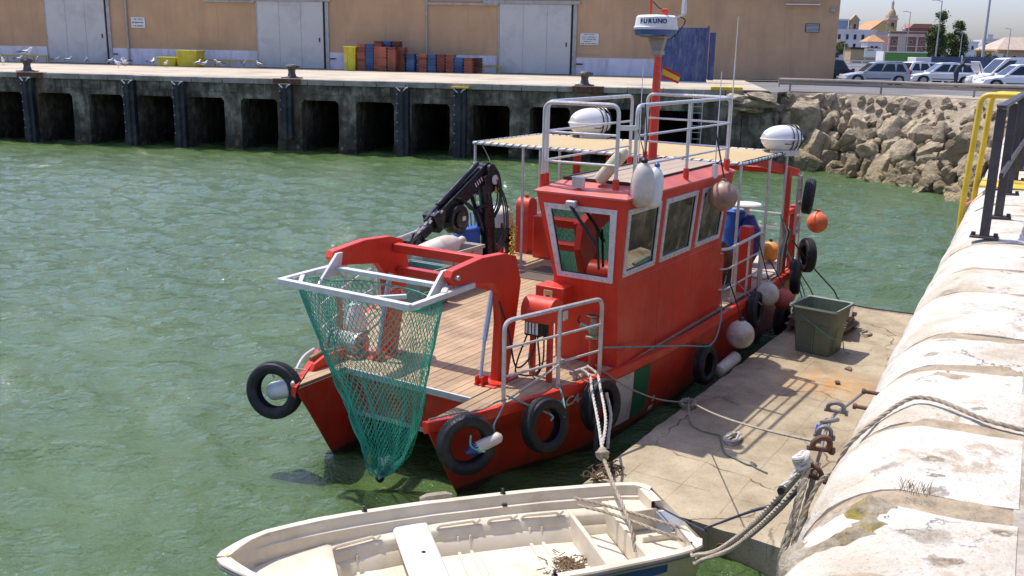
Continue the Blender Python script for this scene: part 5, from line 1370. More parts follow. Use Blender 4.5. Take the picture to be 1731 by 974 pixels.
# gathered side seams and rubbish in the bottom
q = MB()
for u0 in (.30,.78):
    q.tube([net_pt(u0+.012*math.sin(j*.8), (j/40))-nb for j in range(41)], [.012+.012*(j/40) for j in range(41)], 6)
q.build('seam_rope', M_net, nt_)
q = MB()
for k in range(14):
    c = Vector((.42+rr.uniform(-.08,.08), -.1+rr.uniform(-.12,.10), .18+rr.uniform(-.04,.14))); q.cbox(c-nb, (rr.uniform(.05,.14),rr.uniform(.04,.12),.01), (rr.uniform(0,3),rr.uniform(0,3),rr.uniform(0,3)))
q.build('plastic_litter', M_white, nt_, smooth=False)
q = MB(); q.ell(Vector((.41,-.02,.08))-nb, (.06,.06,.08),10,8); q.build('end_knot', mat('dark_green_twine', (.01,.045,.04), .8, var=.4, vscale=20, bump=.6, bscale=60), nt_)
q = MB(); q.ell(Vector((.36,.09,.3))-nb, (.04,.03,.09),8,6); q.build('yellow_litter', M_yel, nt_)

# ---- tyres
def tyre_mesh(Ro=.335, Ri=.20, w=.19, worn=0):
    prof = []  # (radius, offset)
    hw = w/2
    prof = [(Ri,-hw*.55),(Ri+.015,-hw*.8),(Ri+.05,-hw*.98),(Ro-.06,-hw),(Ro-.02,-hw*.86),(Ro-.004,-hw*.66)]
    for g in (-.40,-.05,.30):
        prof += [(Ro,hw*(g-.10)),(Ro,hw*(g+.10)),(Ro-.010,hw*(g+.115)),(Ro-.010,hw*(g+.165))]
    prof += [(Ro-.004,hw*.66),(Ro-.02,hw*.86),(Ro-.06,hw),(Ri+.05,hw*.98),(Ri+.015,hw*.8),(Ri,hw*.55),(Ri+.02,hw*.5),(Ro-.05,hw*.4),(Ro-.05,-hw*.4),(Ri+.02,-hw*.5)]
    n = 40; rows = []
    for i in range(n):
        a = 2*math.pi*i/n; rows.append([Vector((r_*math.cos(a), o_, r_*math.sin(a))) for r_, o_ in prof])
    q = MB(); k = len(prof); vs_ = [p for r_ in rows for p in r_]; fs = []
    for i in range(n):
        for j in range(k): fs.append((i*k+j, i*k+(j+1)%k, ((i+1)%n)*k+(j+1)%k, ((i+1)%n)*k+j))
    q.add(vs_, fs); return q.mesh('tyre', M_rub, ang=30)
TM = tyre_mesh()
def thing_at(nm, me, pos, rot, lab, cat, grp, frame=BOAT, sc=1):
    o = bpy.data.objects.new(nm, me); COL.objects.link(o)
    o.matrix_world = frame.m @ Matrix.Translation(Vector(pos)) @ Euler(rot).to_matrix().to_4x4() @ Matrix.Scale(sc,4)
    tag(o, lab, cat, grp); return o
tg = 'tyre fenders hung on the red boat'
# tyre mesh axis is local y
for pos, rot, lab, sc in (
    ((.22,-1.44,.92),(R(-6),0,R(-34)),'black tyre fender hanging at the port bow with a small white fender in it',1.03),
    ((1.34,-1.80,.86),(R(-10),0,R(-16)),'black tyre fender under the middle of the bow rail, second from the bow tip',1.0),
    ((2.36,-2.02,.84),(R(-8),0,R(-8)),'black tyre fender behind the white mooring ropes, beside the white hull stripe',1.04),
    ((5.42,-2.24,.60),(R(-3),0,R(-2)),'black tyre fender tied with green rope below the wheelhouse windows',.92),
    ((7.72,-2.22,.96),(R(-4),0,R(6)),'black tyre fender just right of the white ball fender, below the side rail',.95),
    ((9.95,-2.24,1.12),(R(-4),0,R(14)),'black tyre fender on the port quarter above the green bin',1.0),
    ((9.35,-2.24,.40),(R(-4),0,0),'low dark tyre fender at the waterline left of the green bin',.95),
    ((10.5,-2.28,1.45),(0,0,R(35)),'black tyre seen edge on at the stern corner',1.0),
    ((10.08,-2.32,2.65),(R(4),0,R(12)),'black tyre hung high on the red stern frame',1.0),
    ((.05,1.36,1.02),(R(6),0,R(108)),'black tyre fender hanging off the starboard bow over the water',1.08)):
    thing_at('tyre', TM, pos, rot, lab, 'tyre', tg, sc=sc)
# ---- ball and pear fenders
M_bw = mat('scuffed_white_buoy', (.62,.55,.45), .5, var=.2, vscale=4, dirt=(.30,.22,.14), dirt_amt=.65, dscale=3.5)
M_bo = mat('orange_buoy', (.80,.16,.045), .45, var=.12, vscale=3, dirt=(.5,.12,.05), dirt_amt=.3, dscale=4)
M_br = mat('faded_red_buoy', (.55,.10,.07), .5, var=.15, vscale=3, dirt=(.3,.12,.1), dirt_amt=.5, dscale=4)
M_bb = mat('brown_stained_buoy', (.34,.20,.13), .5, var=.4, vscale=3.5, dirt=(.50,.38,.30), dirt_amt=.6, dscale=2.6)
M_nv = mat('navy_plastic', (.02,.035,.13), .4, var=.15)
def ball(pos, r, mt, neckm, rope_to, lab, tilt=0):
    t = empty('ball_fender', pos, BOAT); tag(t, lab, 'fender', 'ball fenders on the red boat')
    q = MB(); q.lathe([(.005,-1*r)]+[(r*math.sin(math.pi*i/14)*(1.0 if i<9 else 1.0), -r*math.cos(math.pi*i/14)*(1.0 if i<8 else 1.06)) for i in range(1,13)]+[(r*.24,r*1.06)], (0,0,0), 22); q.build('ball', mt, t)
    q = MB(); q.lathe([(r*.30,r*.98),(r*.24,r*1.06),(r*.17,r*1.12),(r*.15,r*1.3),(r*.02,r*1.32)], (0,0,0), 12); q.build('neck', neckm, t)
    if rope_to:
        q = MB(); q.tube(sag((0,0,r*1.25), Vector(rope_to)-Vector(pos), .0 if abs(rope_to[0]-pos[0])<.4 else .05), .012, 6); q.build('lanyard', M_hose, t)
ball((6.62,-2.36,.80), .225, M_bw, M_nv, (6.72,-2.0,1.8), 'large dirty white ball fender with navy neck beside the boat')
ball((8.10,-2.30,1.16), .20, M_bw, M_bw, (8.2,-2.02,2.1), 'white ball fender above the gunwale left of the faded red one')
ball((8.95,-2.34,.90), .185, M_br, M_br, (9.0,-2.0,1.6), 'faded red ball fender just left of the green bin')
ball((10.75,-2.35,2.06), .20, M_bo, M_bo, (10.2,-2.1,2.5), 'bright orange ball fender hanging at the stern')
ball((5.68,-2.24,3.14), .215, M_bb, M_bb, (5.72,-2.02,4.17), 'brown stained ball fender hanging from the wheelhouse roof rail')
# pear fenders at the wheelhouse corner
def pear(pos, L, r, mt, cap, rot, lab, rope=None):
    t = empty('pear_fender', pos, BOAT); t.rotation_euler = (Matrix.Rotation(BOAT.yaw,3,'Z') @ Euler(rot).to_matrix()).to_euler(); tag(t, lab, 'fender', 'long fenders on the red boat')
    q = MB(); q.lathe([(.01,-L/2)]+[(r*math.sin(math.pi/2*i/6), -L/2+r*(1-math.cos(math.pi/2*i/6))) for i in range(1,7)]+[(r*1.0,-L*.05),(r*.97,L*.12),(r*.86,L*.28),(r*.62,L*.40),(r*.34,L*.47),(r*.25,L*.5)], (0,0,0), 18); q.build('body', mt, t)
    q = MB(); q.lathe([(r*.27,L*.48),(r*.3,L*.56),(r*.15,L*.6),(.01,L*.6)], (0,0,0), 10); q.build('cap', cap, t)
    if rope: q = MB(); q.tube([(0,0,L*.58)]+rope, .008, 5); q.build('lanyard', M_hose, t)
pear((3.06,-2.12,3.58), .58, .15, M_bw, M_hose, (R(3),R(-2),0), 'dirty white pear fender hanging at the front corner of the wheelhouse roof', [(.02,0,.6),(.06,.08,1.0)])
pear((3.34,-2.15,3.52), .54, .125, M_white, mat('blue_cap', (.03,.12,.35), .4), (R(4),R(6),0), 'white pear fender with blue cap beside the wheelhouse corner')
# white cylindrical fenders
def cylf(pos, L, r, mt, rot, lab, capm):
    o = empty('cylinder_fender', pos, BOAT); o.rotation_euler = (Matrix.Rotation(BOAT.yaw,3,'Z') @ Euler(rot).to_matrix()).to_euler(); tag(o, lab, 'fender', 'long fenders on the red boat')
    q = MB(); q.lathe([(r*.4,-L/2),(r*.9,-L/2+.03),(r,-L/2+.07),(r,L/2-.07),(r*.9,L/2-.03),(r*.4,L/2)], (0,0,0), 16); q.build('body', mt, o)
    q = MB(); q.lathe([(r*.45,L/2-.02),(r*.98,L/2-.075),(r*1.02,L/2-.09),(r*1.02,L/2-.02),(r*.3,L/2+.05)], (0,0,0), 12)
    q.build('cap', capm, o)
cylf((.34,-1.62,.93), .40, .068, M_bw, tuple(Vector((-.75,.5,-.3)).to_track_quat('Z','Y').to_euler()), 'small white cylinder fender with navy end inside the bow tyre', M_nv)
cylf((6.15,-2.34,.42), .62, .10, M_bw, (R(10),R(80),R(4)), 'white cylinder fender lying between hull and pontoon', M_bw)
cylf((.16,1.34,1.0), .4, .12, M_white, (R(70),R(20),R(0)), 'white plastic float inside the starboard bow tyre', M_white)
cylf((3.16,-1.62,3.76), .52, .085, mat('cream_fender', (.62,.54,.36), .5, var=.15), (R(38),R(10),0), 'cream long fender leaning on the wheelhouse roof', mat('cream_fender', (.62,.54,.36)))
# ---- life raft canisters
def raft(pos, yaw, lab, sc=1.):
    t = empty('life_raft', pos, BOAT, yaw); tag(t, lab, 'life raft', 'life raft canisters on the canopy')
    t.scale = (sc,sc,sc)
    L, r = .9, .29
    def shell(z0):
        rows = []
        for i in range(13):
            x = -L/2+L*i/12; e = min(1, math.sin(math.pi*min(1,(i+.35)/12.7))**.38)
            rows.append([Vector((x, r*e*math.cos(math.pi*j/12), (r*e*math.sin(math.pi*j/12))*z0)) for j in range(13)])
        q = MB(); q.grid(rows)
        for r_ in (rows[0],rows[-1]): q.add(r_, [tuple(range(13))])
        return q
    shell(1.).build('upper_shell', M_white, t); shell(-1.).build('lower_shell', M_white, t)
    q = MB()
    pts = [Vector((-L/2+L*i/12, (r+.015)*min(1, math.sin(math.pi*min(1,(i+.35)/12.7))**.38), 0)) for i in range(13)]
    q.tube(pts+[Vector((p.x,-p.y,0)) for p in pts[::-1]], .018, 6, closed=True); q.build('flange', M_white, t)
    for x_ in (.12,.22,.3):
        q = MB(); q.torus((x_,0,0), r+.004, .012, (1,0,0), 26, 5); q.build('strap', M_hose, t)
    q = MB(); q.box((-.35,-.2,-.36),(.35,-.12,-.24)); q.box((-.35,.12,-.36),(.35,.2,-.24)); q.build('cradle', M_alu, t)
    q = MB(); q.tube([(-.1,-r*.96,-.09),(.05,-r*1.02,-.1),(.1,-r*1.0,-.06)], .008, 5); q.build('handle', M_hose, t)
raft((9.62,-1.86,3.72), R(-40), 'white life raft canister on the port corner of the canopy, against the rocks', .84)
raft((9.55,2.05,3.80), R(-25), 'white strapped life raft canister behind the roof rails', 1.)
# ---- fish tubs and crane side clutter
M_gt = mat('grey_tub_plastic', (.40,.36,.31), .55, var=.12, vscale=3, dirt=(.22,.18,.13), dirt_amt=.5, dscale=3)
M_gnt = mat('green_tub_plastic', (.13,.22,.18), .55, var=.15, vscale=3, dirt=(.08,.08,.06), dirt_amt=.4, dscale=3)
def fishtub(nm, pos, L, W, H, mt, lab, cat, yaw=0, frame=BOAT, taper=.06, ribs=True):
    t = empty(nm, pos, frame, yaw); tag(t, lab, cat)
    q = MB(); a, b_ = L/2, W/2; i_ = .03
    def ring(z, k, ins): return [Vector((sx*(a*k-ins), sy*(b_*k-ins), z)) for sx, sy in ((-1,-1),(1,-1),(1,1),(-1,1))]
    k0 = 1-taper
    rings = [ring(0,k0,0), ring(H,1,0), ring(H,1,i_), ring(.03,k0,i_)]
    vs_ = [p for r_ in rings for p in r_]; fs = [(3,2,1,0)]
    for n_ in range(3):
        for k in range(4): fs.append((n_*4+k, n_*4+(k+1)%4, (n_+1)*4+(k+1)%4, (n_+1)*4+k))
    fs.append((12,13,14,15)); q.add(vs_, fs); q.build('body', mt, t, bevel=.02)
    q = MB(); 
    for s in (-1,1): q.box((-a-.03, s*b_-.02, H-.05),(a+.03, s*b_+.02, H+.012)); q.box((s*a-.02,-b_+.021,H-.05),(s*a+.02,b_-.021,H+.012))
    q.build('rim', mt, t, bevel=.008)
    if ribs:
        q = MB()
        for s in (-1,1):
            for xx in (-a*.45, a*.45): q.bar((xx*k0,s*(b_*k0+.004),.06),(xx,s*(b_+.008),H-.06),.04,.03,(0,1,0))
        q.build('rib', mt, t)
    return t
fishtub('fish_tub', (5.15,2.50,1.15), 1.2, .85, .72, M_gt, 'large grey fish tub on deck in front of the crane', 'tub')
fishtub('fish_tub', (4.05,2.25,1.15), .8, .8, .6, M_gnt, 'green fish tub between the crane hook and the gantry beam', 'tub')
pear((4.95,2.50,1.84), .95, .22, M_bw, M_bw, (R(72),R(10),R(60)), 'big dirty white fender lying in the grey fish tub')
def drum(pos, r, h, mt, lab, lid=None, frame=BOAT, cat='barrel'):
    t = empty('barrel', pos, frame); tag(t, lab, cat)
    q = MB(); q.lathe([(r*.94,0),(r,.03),(r,h*.3),(r*1.03,h*.33),(r,h*.36),(r,h*.64),(r*1.03,h*.67),(r,h*.7),(r,h-.03),(r*.94,h)], (0,0,0), 22); q.build('body', mt, t)
    q = MB(); q.lathe([(r*.98,h-.03),(r*1.03,h-.015),(r*1.03,h+.02),(r*.3,h+.03),(.01,h+.03)], (0,0,0), 22); q.build('lid', lid or mt, t)
M_bluep = mat('blue_barrel', (.02,.11,.42), .45, var=.15, vscale=3, dirt=(.1,.15,.25), dirt_amt=.4, dscale=3)
drum((6.55,3.0,1.15), .26, .8, M_bluep, 'blue plastic barrel standing behind the crane winch drum')
drum((6.25,2.98,1.15), .16, .62, M_white, 'white plastic bucket beside the blue barrel behind the crane', frame=BOAT, cat='bucket')
# hand tools: brush handles leaning on the barrel
for k, (a, b_) in enumerate((((6.4,2.7,1.2),(6.75,3.05,2.2)),((6.3,2.66,1.2),(6.7,3.1,2.15)),((6.45,2.62,1.2),(6.6,3.08,2.25)))):
    q = MB(); q.cyl(a,b_,.014,n=8); q.cbox(Vector(a),(.22,.06,.06)); tag(q.build('deck_brush', M_white if k%2 else M_bluep, None, a, BOAT), ['blue handled deck brush leaning outermost on the blue barrel','white handled deck brush leaning on the blue barrel','blue handled deck brush leaning nearest the winch drum'][k], 'brush', 'deck brushes by the crane')
# sack, winch and hand pump on the starboard foredeck
q = MB()
rows = []
for i in range(9):
    t = i/8; w = .17*(1-.55*max(0,t-.6)/.4)*(1+.1*math.sin(t*7)); rows.append([Vector((2.25+w*math.cos(a)*(1+.15*noise.noise(Vector((i,a,0)))), 1.95+w*.8*math.sin(a), 1.15+.42*t)) for a in np.linspace(0,2*math.pi,14,endpoint=False)])
q.grid(rows, closed=True); q.add(rows[-1],[tuple(range(14))]); tag(q.build('sack', M_white, None, (2.25,1.95,1.15), BOAT), 'white plastic sack standing on the starboard foredeck behind the net', 'sack')
wt = empty('anchor_winch', (1.45,1.35,1.15), BOAT); tag(wt, 'small grey winch with wound rope behind the net on the starboard bow', 'winch')
q = MB(); q.cyl((-.05,-.2,.16),(-.05,.22,.16),.11,n=16); q.cyl((-.05,-.24,.16),(-.05,-.2,.16),.17,n=16); q.cyl((-.05,.22,.16),(-.05,.26,.16),.17,n=16); q.build('drum', M_galv, wt)
q = MB(); q.tube([(-.05+.13*math.cos(i*.7), -.18+.38*i/70, .16+.13*math.sin(i*.7)) for i in range(71)], .022, 6); q.build('wound_rope', M_rope_w, wt)
q = MB(); q.box((-.25,-.3,0),(.2,.3,.04)); q.box((-.08,-.29,.03),(-.02,-.26,.2)); q.box((-.08,.28,.03),(-.02,.31,.2)); q.build('base', M_redf, wt)
q = MB(); q.bar((2.02,2.05,1.15),(2.02,2.05,1.7),.06,.06); q.tube(spline([(2.02,2.05,1.7),(2.0,2.03,1.78),(1.93,2.0,1.77),(1.92,2.0,1.7)]),.035,8); tag(q.build('bollard_hook', M_redf, None, (2.02,2.05,1.15), BOAT), 'red hooked post on the starboard foredeck behind the net', 'post')
# aft deck clutter
drum((10.25,-.86,1.19), .22, 1.0, M_bluep, 'tall blue drum under the canopy at the stern')
q = MB(); rows = []
for i in range(12):
    t = i/11; r_ = .40*math.sin(math.pi*(.12+.80*t)); rows.append([Vector((10.15+r_*.62*math.cos(a)*(1+.28*noise.noise(Vector((t*4,math.cos(a)*2,math.sin(a)*2)))), -1.22+r_*.62*math.sin(a)*(1+.28*noise.noise(Vector((t*4+5,math.cos(a)*2,math.sin(a)*2)))), 1.19+.98*t)) for a in np.linspace(0,2*math.pi,20,endpoint=False)])
q.grid(rows, closed=True); q.add(rows[0],[tuple(range(20))]); q.add(rows[-1],[tuple(range(20))])
tag(q.build('tarpaulin_bundle', mat('navy_tarpaulin', (.015,.04,.20), .35, var=.3, vscale=5, bump=.6, bscale=9), None, (10.15,-1.22,1.19), BOAT), 'dark blue tarpaulin bundle beside the tall blue drum', 'tarpaulin')
q = MB(); q.lathe([(.06,0),(.06,.62),(.27,.66),(.29,.68),(.27,.71),(.01,.71)], (10.3,-1.08,1.66), 24); tag(q.build('round_table', M_white, None, (10.3,-1.08,1.66), BOAT), 'white round lid or table top above the blue drum at the stern', 'table')
q = MB(); rows = []
for i in range(9):
    t = i/8; r_ = .3*math.sin(math.pi*(.2+.72*t)); rows.append([Vector((8.5+r_*math.cos(a)*(1+.25*noise.noise(Vector((t*4,math.cos(a)*2,math.sin(a)*2+7)))), -1.25+r_*math.sin(a), 1.15+.75*t)) for a in np.linspace(0,2*math.pi,16,endpoint=False)])
q.grid(rows, closed=True); q.add(rows[-1],[tuple(range(16))]); tag(q.build('rope_heap', mat('brown_rope', (.20,.10,.04), .9, var=.5, vscale=12, bump=1., bscale=30), None, (8.5,-1.25,1.15), BOAT), 'heap of brown rope behind the wheelhouse', 'rope')
ball((10.6,-1.52,1.40), .2, mat('amber_buoy', (.72,.33,.05), .45, var=.15), M_hose, None, 'amber ball buoy lying on the pale aft deck')
# flag
fl = empty('flag', (mx,my-.08,4.78), BOAT, R(-58)); tag(fl, 'small Spanish flag on the red mast', 'flag')
def flag_pt(u, v): # u along fly, v down
    return Vector((.02+.30*u*(1-.1*v), .04*math.sin(u*7+v*1.5)*u, .22-.16*u-.20*v*(1-.35*u)))
for nm, v0, v1, mt_ in (('red_band',0,.25,mat('flag_red',(.55,.02,.02),.7)),('yellow_band',.25,.75,mat('flag_yellow',(.75,.48,.03),.7)),('red_band',.75,1,mat('flag_red',(.55,.02,.02),.7))):
    rows = [[flag_pt(i/12, v0+(v1-v0)*j/4) for j in range(5)] for i in range(13)]
    q = MB(); q.grid(rows); o = q.build(nm, mt_, fl)
    sm = o.modifiers.new('thick','SOLIDIFY'); sm.thickness = .003

# ================================================================== PONTOON AND QUAY THINGS
PZ = .402
# green wheelie tub
M_bin = mat('green_grey_bin', (.125,.155,.105), .6, var=.15, vscale=3, dirt=(.24,.22,.16), dirt_amt=.4, dscale=2.5, streak=True)
bn_ = empty('bin', (7.86,-3.30,PZ), BOAT, R(-6)); tag(bn_, 'open green plastic bin standing on the pontoon', 'bin')
def rring(cx, cy, hx, hy, rad, z, n=5):
    out = []
    for qx, qy, a0 in ((1,1,0),(-1,1,90),(-1,-1,180),(1,-1,270)):
        for k in range(n+1):
            a = R(a0+90*k/n); out.append(Vector((cx+qx*(hx-rad)+rad*math.cos(a), cy+qy*(hy-rad)+rad*math.sin(a), z)))
    return out
q = MB(); H_ = .80
rows = [rring(0,0,.30,.285,.05,0), rring(0,0,.305,.29,.05,.02), rring(0,0,.34,.33,.06,.52), rring(0,0,.365,.355,.06,.54), rring(0,0,.385,.375,.07,H_)]
q.grid(rows, closed=True); q.add(rows[0],[tuple(range(len(rows[0])-1,-1,-1))])
inn = [rring(0,0,.385-.012,.375-.012,.06,H_), rring(0,0,.29,.275,.04,.04)]
q.grid(inn, closed=True); q.add(inn[-1],[tuple(range(len(inn[-1])))])
q.build('body', M_bin, bn_, ang=30)
q = MB(); rows = [rring(0,0,.37,.36,.06,H_-.005), rring(0,0,.42,.41,.08,H_+.012), rring(0,0,.43,.42,.08,H_-.02), rring(0,0,.415,.405,.08,H_-.035), rring(0,0,.385,.375,.07,H_-.03)]
q.grid(rows, closed=True); q.build('rim', mat('bin_rim', (.20,.24,.18), .5, var=.1), bn_, ang=30)
q = MB(); q.bar((-.35,-.02,.06),(-.37,-.02,.5),.02,.02); q.bar((-.2,-.335,.1),(-.22,-.37,.5),.02,.02,(0,1,0)); q.build('rib', M_bin, bn_)
q = MB(); q.tube(spline([(-.4,.2,.66),(-.42,-.1,.5),(-.40,-.36,.36),(-.2,-.42,.33),(-.05,-.42,.25),(.05,-.43,.05),(.12,-.5,.01)]), .008, 5); q.build('tie_rope', mat('green_rope', (.08,.30,.20), .85, var=.3, vscale=20), bn_)
# pallets behind the bin
M_pal = mat('weathered_pallet_wood', (.27,.19,.13), .85, var=.3, vscale=5, dirt=(.12,.08,.05), dirt_amt=.5, dscale=4, bump=.4, bscale=30)
for k in range(3):
    t = empty('pallet', (9.15,-3.02,PZ+.145*k), BOAT, R(8*k-6)); tag(t, ['wooden pallet at the bottom of the stack behind the green bin','wooden pallet in the middle of the stack behind the green bin','wooden pallet on top of the stack behind the green bin'][k], 'pallet', 'pallet stack behind the green bin')
    for j in range(5):
        q = MB(); q.box((-.5,-.5+.2275*j,.115),(.5,-.41+.2275*j,.137)); q.build('top_board', M_pal, t, bevel=.003)
    for y_ in (-.46,0,.40):
        q = MB()
        for x_ in (-.46,-.05,.36): q.box((x_,y_,.022),(x_+.1,y_+.07,.092))
        q.build('block', M_pal, t); q = MB(); q.box((-.5,y_-.01,.0),(.5,y_+.08,.021)); q.build('bottom_board', M_pal, t)
    for x_ in (-.46,-.05,.36):
        q = MB(); q.box((x_,-.5,.0925),(x_+.1,.5,.1145)); q.build('stringer_board', M_pal, t)
# loose things on the pontoon
M_rope_t = mat('tan_rope', (.42,.35,.25), .9, var=.25, vscale=25, dirt=(.2,.15,.1), dirt_amt=.5, dscale=9, bump=.5, bscale=120)
M_rope_g = mat('grey_green_rope', (.17,.19,.16), .9, var=.25, vscale=25, bump=.5, bscale=120)
M_rope_gr = mat('green_rope', (.08,.30,.20), .85, var=.3, vscale=20)
M_rope_d = mat('dark_rope', (.045,.045,.05), .85, var=.3, vscale=20)
M_rope_tq = mat('turquoise_rope', (.10,.36,.32), .85, var=.25, vscale=20)
def rope(nm, pts, r, mt, lab, frame=BOAT, n=10, strands=True, grp=None, sp=True):
    path = spline(pts, n) if sp else [Vector(p) for p in pts]
    q = MB()
    if strands and r > .009:
        # three laid strands
        L = [0.]
        for a, b_ in zip(path, path[1:]): L.append(L[-1]+(b_-a).length)
        tot = L[-1]; m_ = max(8, int(tot/(r*1.3))); m_ = min(m_, 520)
        pp = []
        k = 0
        for i in range(m_+1):
            s = tot*i/m_
            while k < len(L)-2 and L[k+1] < s: k += 1
            f = 0 if L[k+1] == L[k] else (s-L[k])/(L[k+1]-L[k]); pp.append(path[k].lerp(path[k+1], min(1,f)))
        prev = None; N1 = []; N2 = []
        for i, p in enumerate(pp):
            t = (pp[min(i+1,m_)]-pp[max(i-1,0)]).normalized()
            nx = (t.cross(Vector((.2,.3,.93))) if prev is None else prev - t*prev.dot(t)).normalized(); prev = nx; N1.append(nx); N2.append(t.cross(nx))
        for s_ in range(3):
            q.tube([p+(N1[i]*math.cos(i*.72+s_*2.094)+N2[i]*math.sin(i*.72+s_*2.094))*r*.5 for i, p in enumerate(pp)], r*.56, 5)
    else: q.tube(path, r, 6)
    base = path[0]
    return tag(q.build(nm, mt, None, base, frame), lab, 'rope', grp)
def coil(c, r0, turns, mt, lab, rr_=.016, flat=.6, tail=None, frame=BOAT, rot=0):
    pts = []
    for i in range(turns*10):
        a = i*.628; rad = r0*(1+.18*math.sin(i*.37)+.1*math.sin(i*1.3)); pts.append(Vector((c[0]+rad*math.cos(a+rot), c[1]+rad*flat*math.sin(a+rot)+.02*math.sin(i), c[2]+rr_+.010*(i//10)+.008*math.sin(i*.9))))
    if tail: pts += [Vector(p) for p in tail]
    rope('rope_coil', pts, rr_, mt, lab, frame, 3)
coil((3.28,-3.47,PZ), .16, 4, M_rope_w, 'small coil of white rope lying on the sunlit pontoon', .015, .45, rot=.5)
coil((9.3,-3.75,PZ), .17, 2, M_rope_t, 'loose loop of rope on the pontoon beyond the green bin', .016, .5)
coil((4.1,-2.52,PZ), .12, 4, M_rope_t, 'heap of tan rope at the pontoon edge beside the hull', .02, .8)
rope('line', [(3.25,-3.3,PZ+.02),(2.8,-3.53,PZ+.012),(2.70,-3.72,PZ+.012),(2.62,-3.89,PZ+.012),(2.66,-3.98,PZ+.012),(2.70,-3.90,PZ+.02),(2.62,-3.95,PZ+.014),(2.55,-4.08,PZ+.012),(2.52,-4.16,PZ+.012)], .010, M_rope_g, 'thin dark line with a loop trailing on the pontoon towards the quay')
rope('mooring_line', [(4.15,-2.5,PZ+.1),(3.6,-2.75,PZ+.03),(3.34,-2.97,PZ+.02),(3.3,-3.3,PZ+.02)], .014, M_rope_t, 'tan line running from the rope heap across the shaded pontoon')
q = MB(); q.cbox((6.3,-4.02,PZ+.02),(.11,.07,.035),(0,0,.4)); tag(q.build('stone_chip', M_rust, None, (6.3,-4.02,PZ), BOAT, bevel=.01), 'small dark lump on the pontoon near the rust stain', 'debris')
q = MB(); q.prism([(0,-.05),(.16,-.03),(.18,.03),(.05,.06)], 'z', PZ, PZ+.03); q.v = [(v_[0]+7.0, v_[1]-4.0, v_[2]) for v_ in q.v]; tag(q.build('wood_scrap', M_pal, None, (7.0,-4.0,PZ), BOAT), 'scrap of wood lying in front of the green bin', 'debris')
# weed and rope tangle at the pontoon corner
q = MB()
for k in range(30):
    c = Vector((1.35+rr.uniform(-.25,.3), -2.55+rr.uniform(-.12,.1), PZ+.02)); pts = [c+Vector((rr.uniform(-.12,.12),rr.uniform(-.1,.1),rr.uniform(0,.06))) for _ in range(4)]; q.tube(spline(pts,3), .008, 4)
tag(q.build('weed_tangle', mat('dry_weed', (.12,.08,.04), .95, var=.4), None, (1.35,-2.55,PZ), BOAT), 'tangle of dry weed and twine at the near corner of the pontoon', 'weed')

M_gsh = mat('worn_steel', (.20,.19,.18), .55, .1, var=.3, vscale=15, dirt=(.2,.1,.05), dirt_amt=.5, dscale=10)
# ---- mooring lines
rope('mooring_line', [(2.36,-1.72,1.27),(2.3,-1.88,1.22),(1.95,-2.10,1.16),(1.45,-2.45,1.0),(.96,-2.76,.90)], .018, M_rope_w, 'left strand of the double white mooring line from the bow cleat down to its knot')
rope('mooring_line', [(2.48,-1.74,1.28),(2.42,-1.92,1.22),(2.1,-2.14,1.15),(1.5,-2.52,1.02),(.92,-2.76,.90)], .018, M_rope_w, 'right strand of the double white mooring line from the bow cleat down to its knot')
q = MB(); q.ell((.94,-2.77,.89),(.06,.06,.07),12,8); q.torus((.94,-2.77,.89),.06,.022,(.4,.3,1),16,8); q.torus((.94,-2.77,.86),.055,.022,(1,.3,.4),16,8); tag(q.build('rope_knot', M_rope_t, None, (.94,-2.77,.89), BOAT), 'fat knot joining the white mooring lines above the dinghy', 'knot')
rope('mooring_line', [(.94,-2.77,.86),(.5,-3.15,.75),(.1,-3.52,.62),(-.05,-3.66,.42)], .020, M_rope_t, 'tan rope from the knot down into the stern of the dinghy')
DG = Frame((-2.59,7.75,0), R(16.6))
def dw(p): return DG.w(p)
rope('mooring_line', [dw((3.62,.62,.60)), dw((3.85,.35,.62)), dw((4.15,-.1,.66)), dw((4.45,-.42,.62)), (1.75,8.25,.60), (1.64,7.47,1.03), (1.56,6.42,1.66), (1.46,5.15,2.55), (1.39,4.28,3.24), (1.38,4.07,3.40)], .018, M_rope_t, 'upper thick mooring rope sagging from the dinghy stern up to the quay ring', WORLD, 10)
rope('mooring_line', [dw((3.6,.45,.60)), dw((3.85,.15,.62)), dw((4.12,-.3,.64)), dw((4.42,-.62,.58)), (1.72,7.95,.68), (1.61,7.11,1.19), (1.51,5.83,2.0), (1.43,4.71,2.83), (1.38,4.07,3.36)], .018, M_rope_t, 'lower thick mooring rope sagging from the dinghy stern up to the quay ring', WORLD, 10)
rope('mooring_line', [BOAT.w((1.05,-3.2,.44)), (1.75,8.0,1.0), (1.61,7.08,1.49), (1.49,5.52,2.41), (1.41,4.47,3.02), (1.39,4.1,3.33)], .009, mat('blue_black_rope', (.03,.045,.08), .8, var=.3), 'thin blue black line from the pontoon end up to the quay', WORLD, strands=False)
rope('mooring_line', sag(BOAT.w((4.15,-2.5,.47)), QUAY.w((4.36,.68,3.46)), .06), .009, M_rope_t, 'thin line stretched across the pontoon from the rope heap to the quay', WORLD, strands=False, sp=False)
rope('steel_cable', [QUAY.w(p) for p in ((5.04,.60,3.51),(4.85,.64,3.50),(4.66,.675,3.50),(4.48,.675,3.50),(4.38,.675,3.47),(4.30,.67,3.44),(4.22,.68,3.33),(4.15,.68,3.2),(4.1,.66,2.8))], .008, M_gsh, 'steel cable threaded through the shackles along the quay edge', WORLD)
def nose(y): return 3.75 if y <= .12 else (3.33+.415*math.sqrt(max(0,1-((y-.18)/.407)**2)) if y > .18 else 3.747)
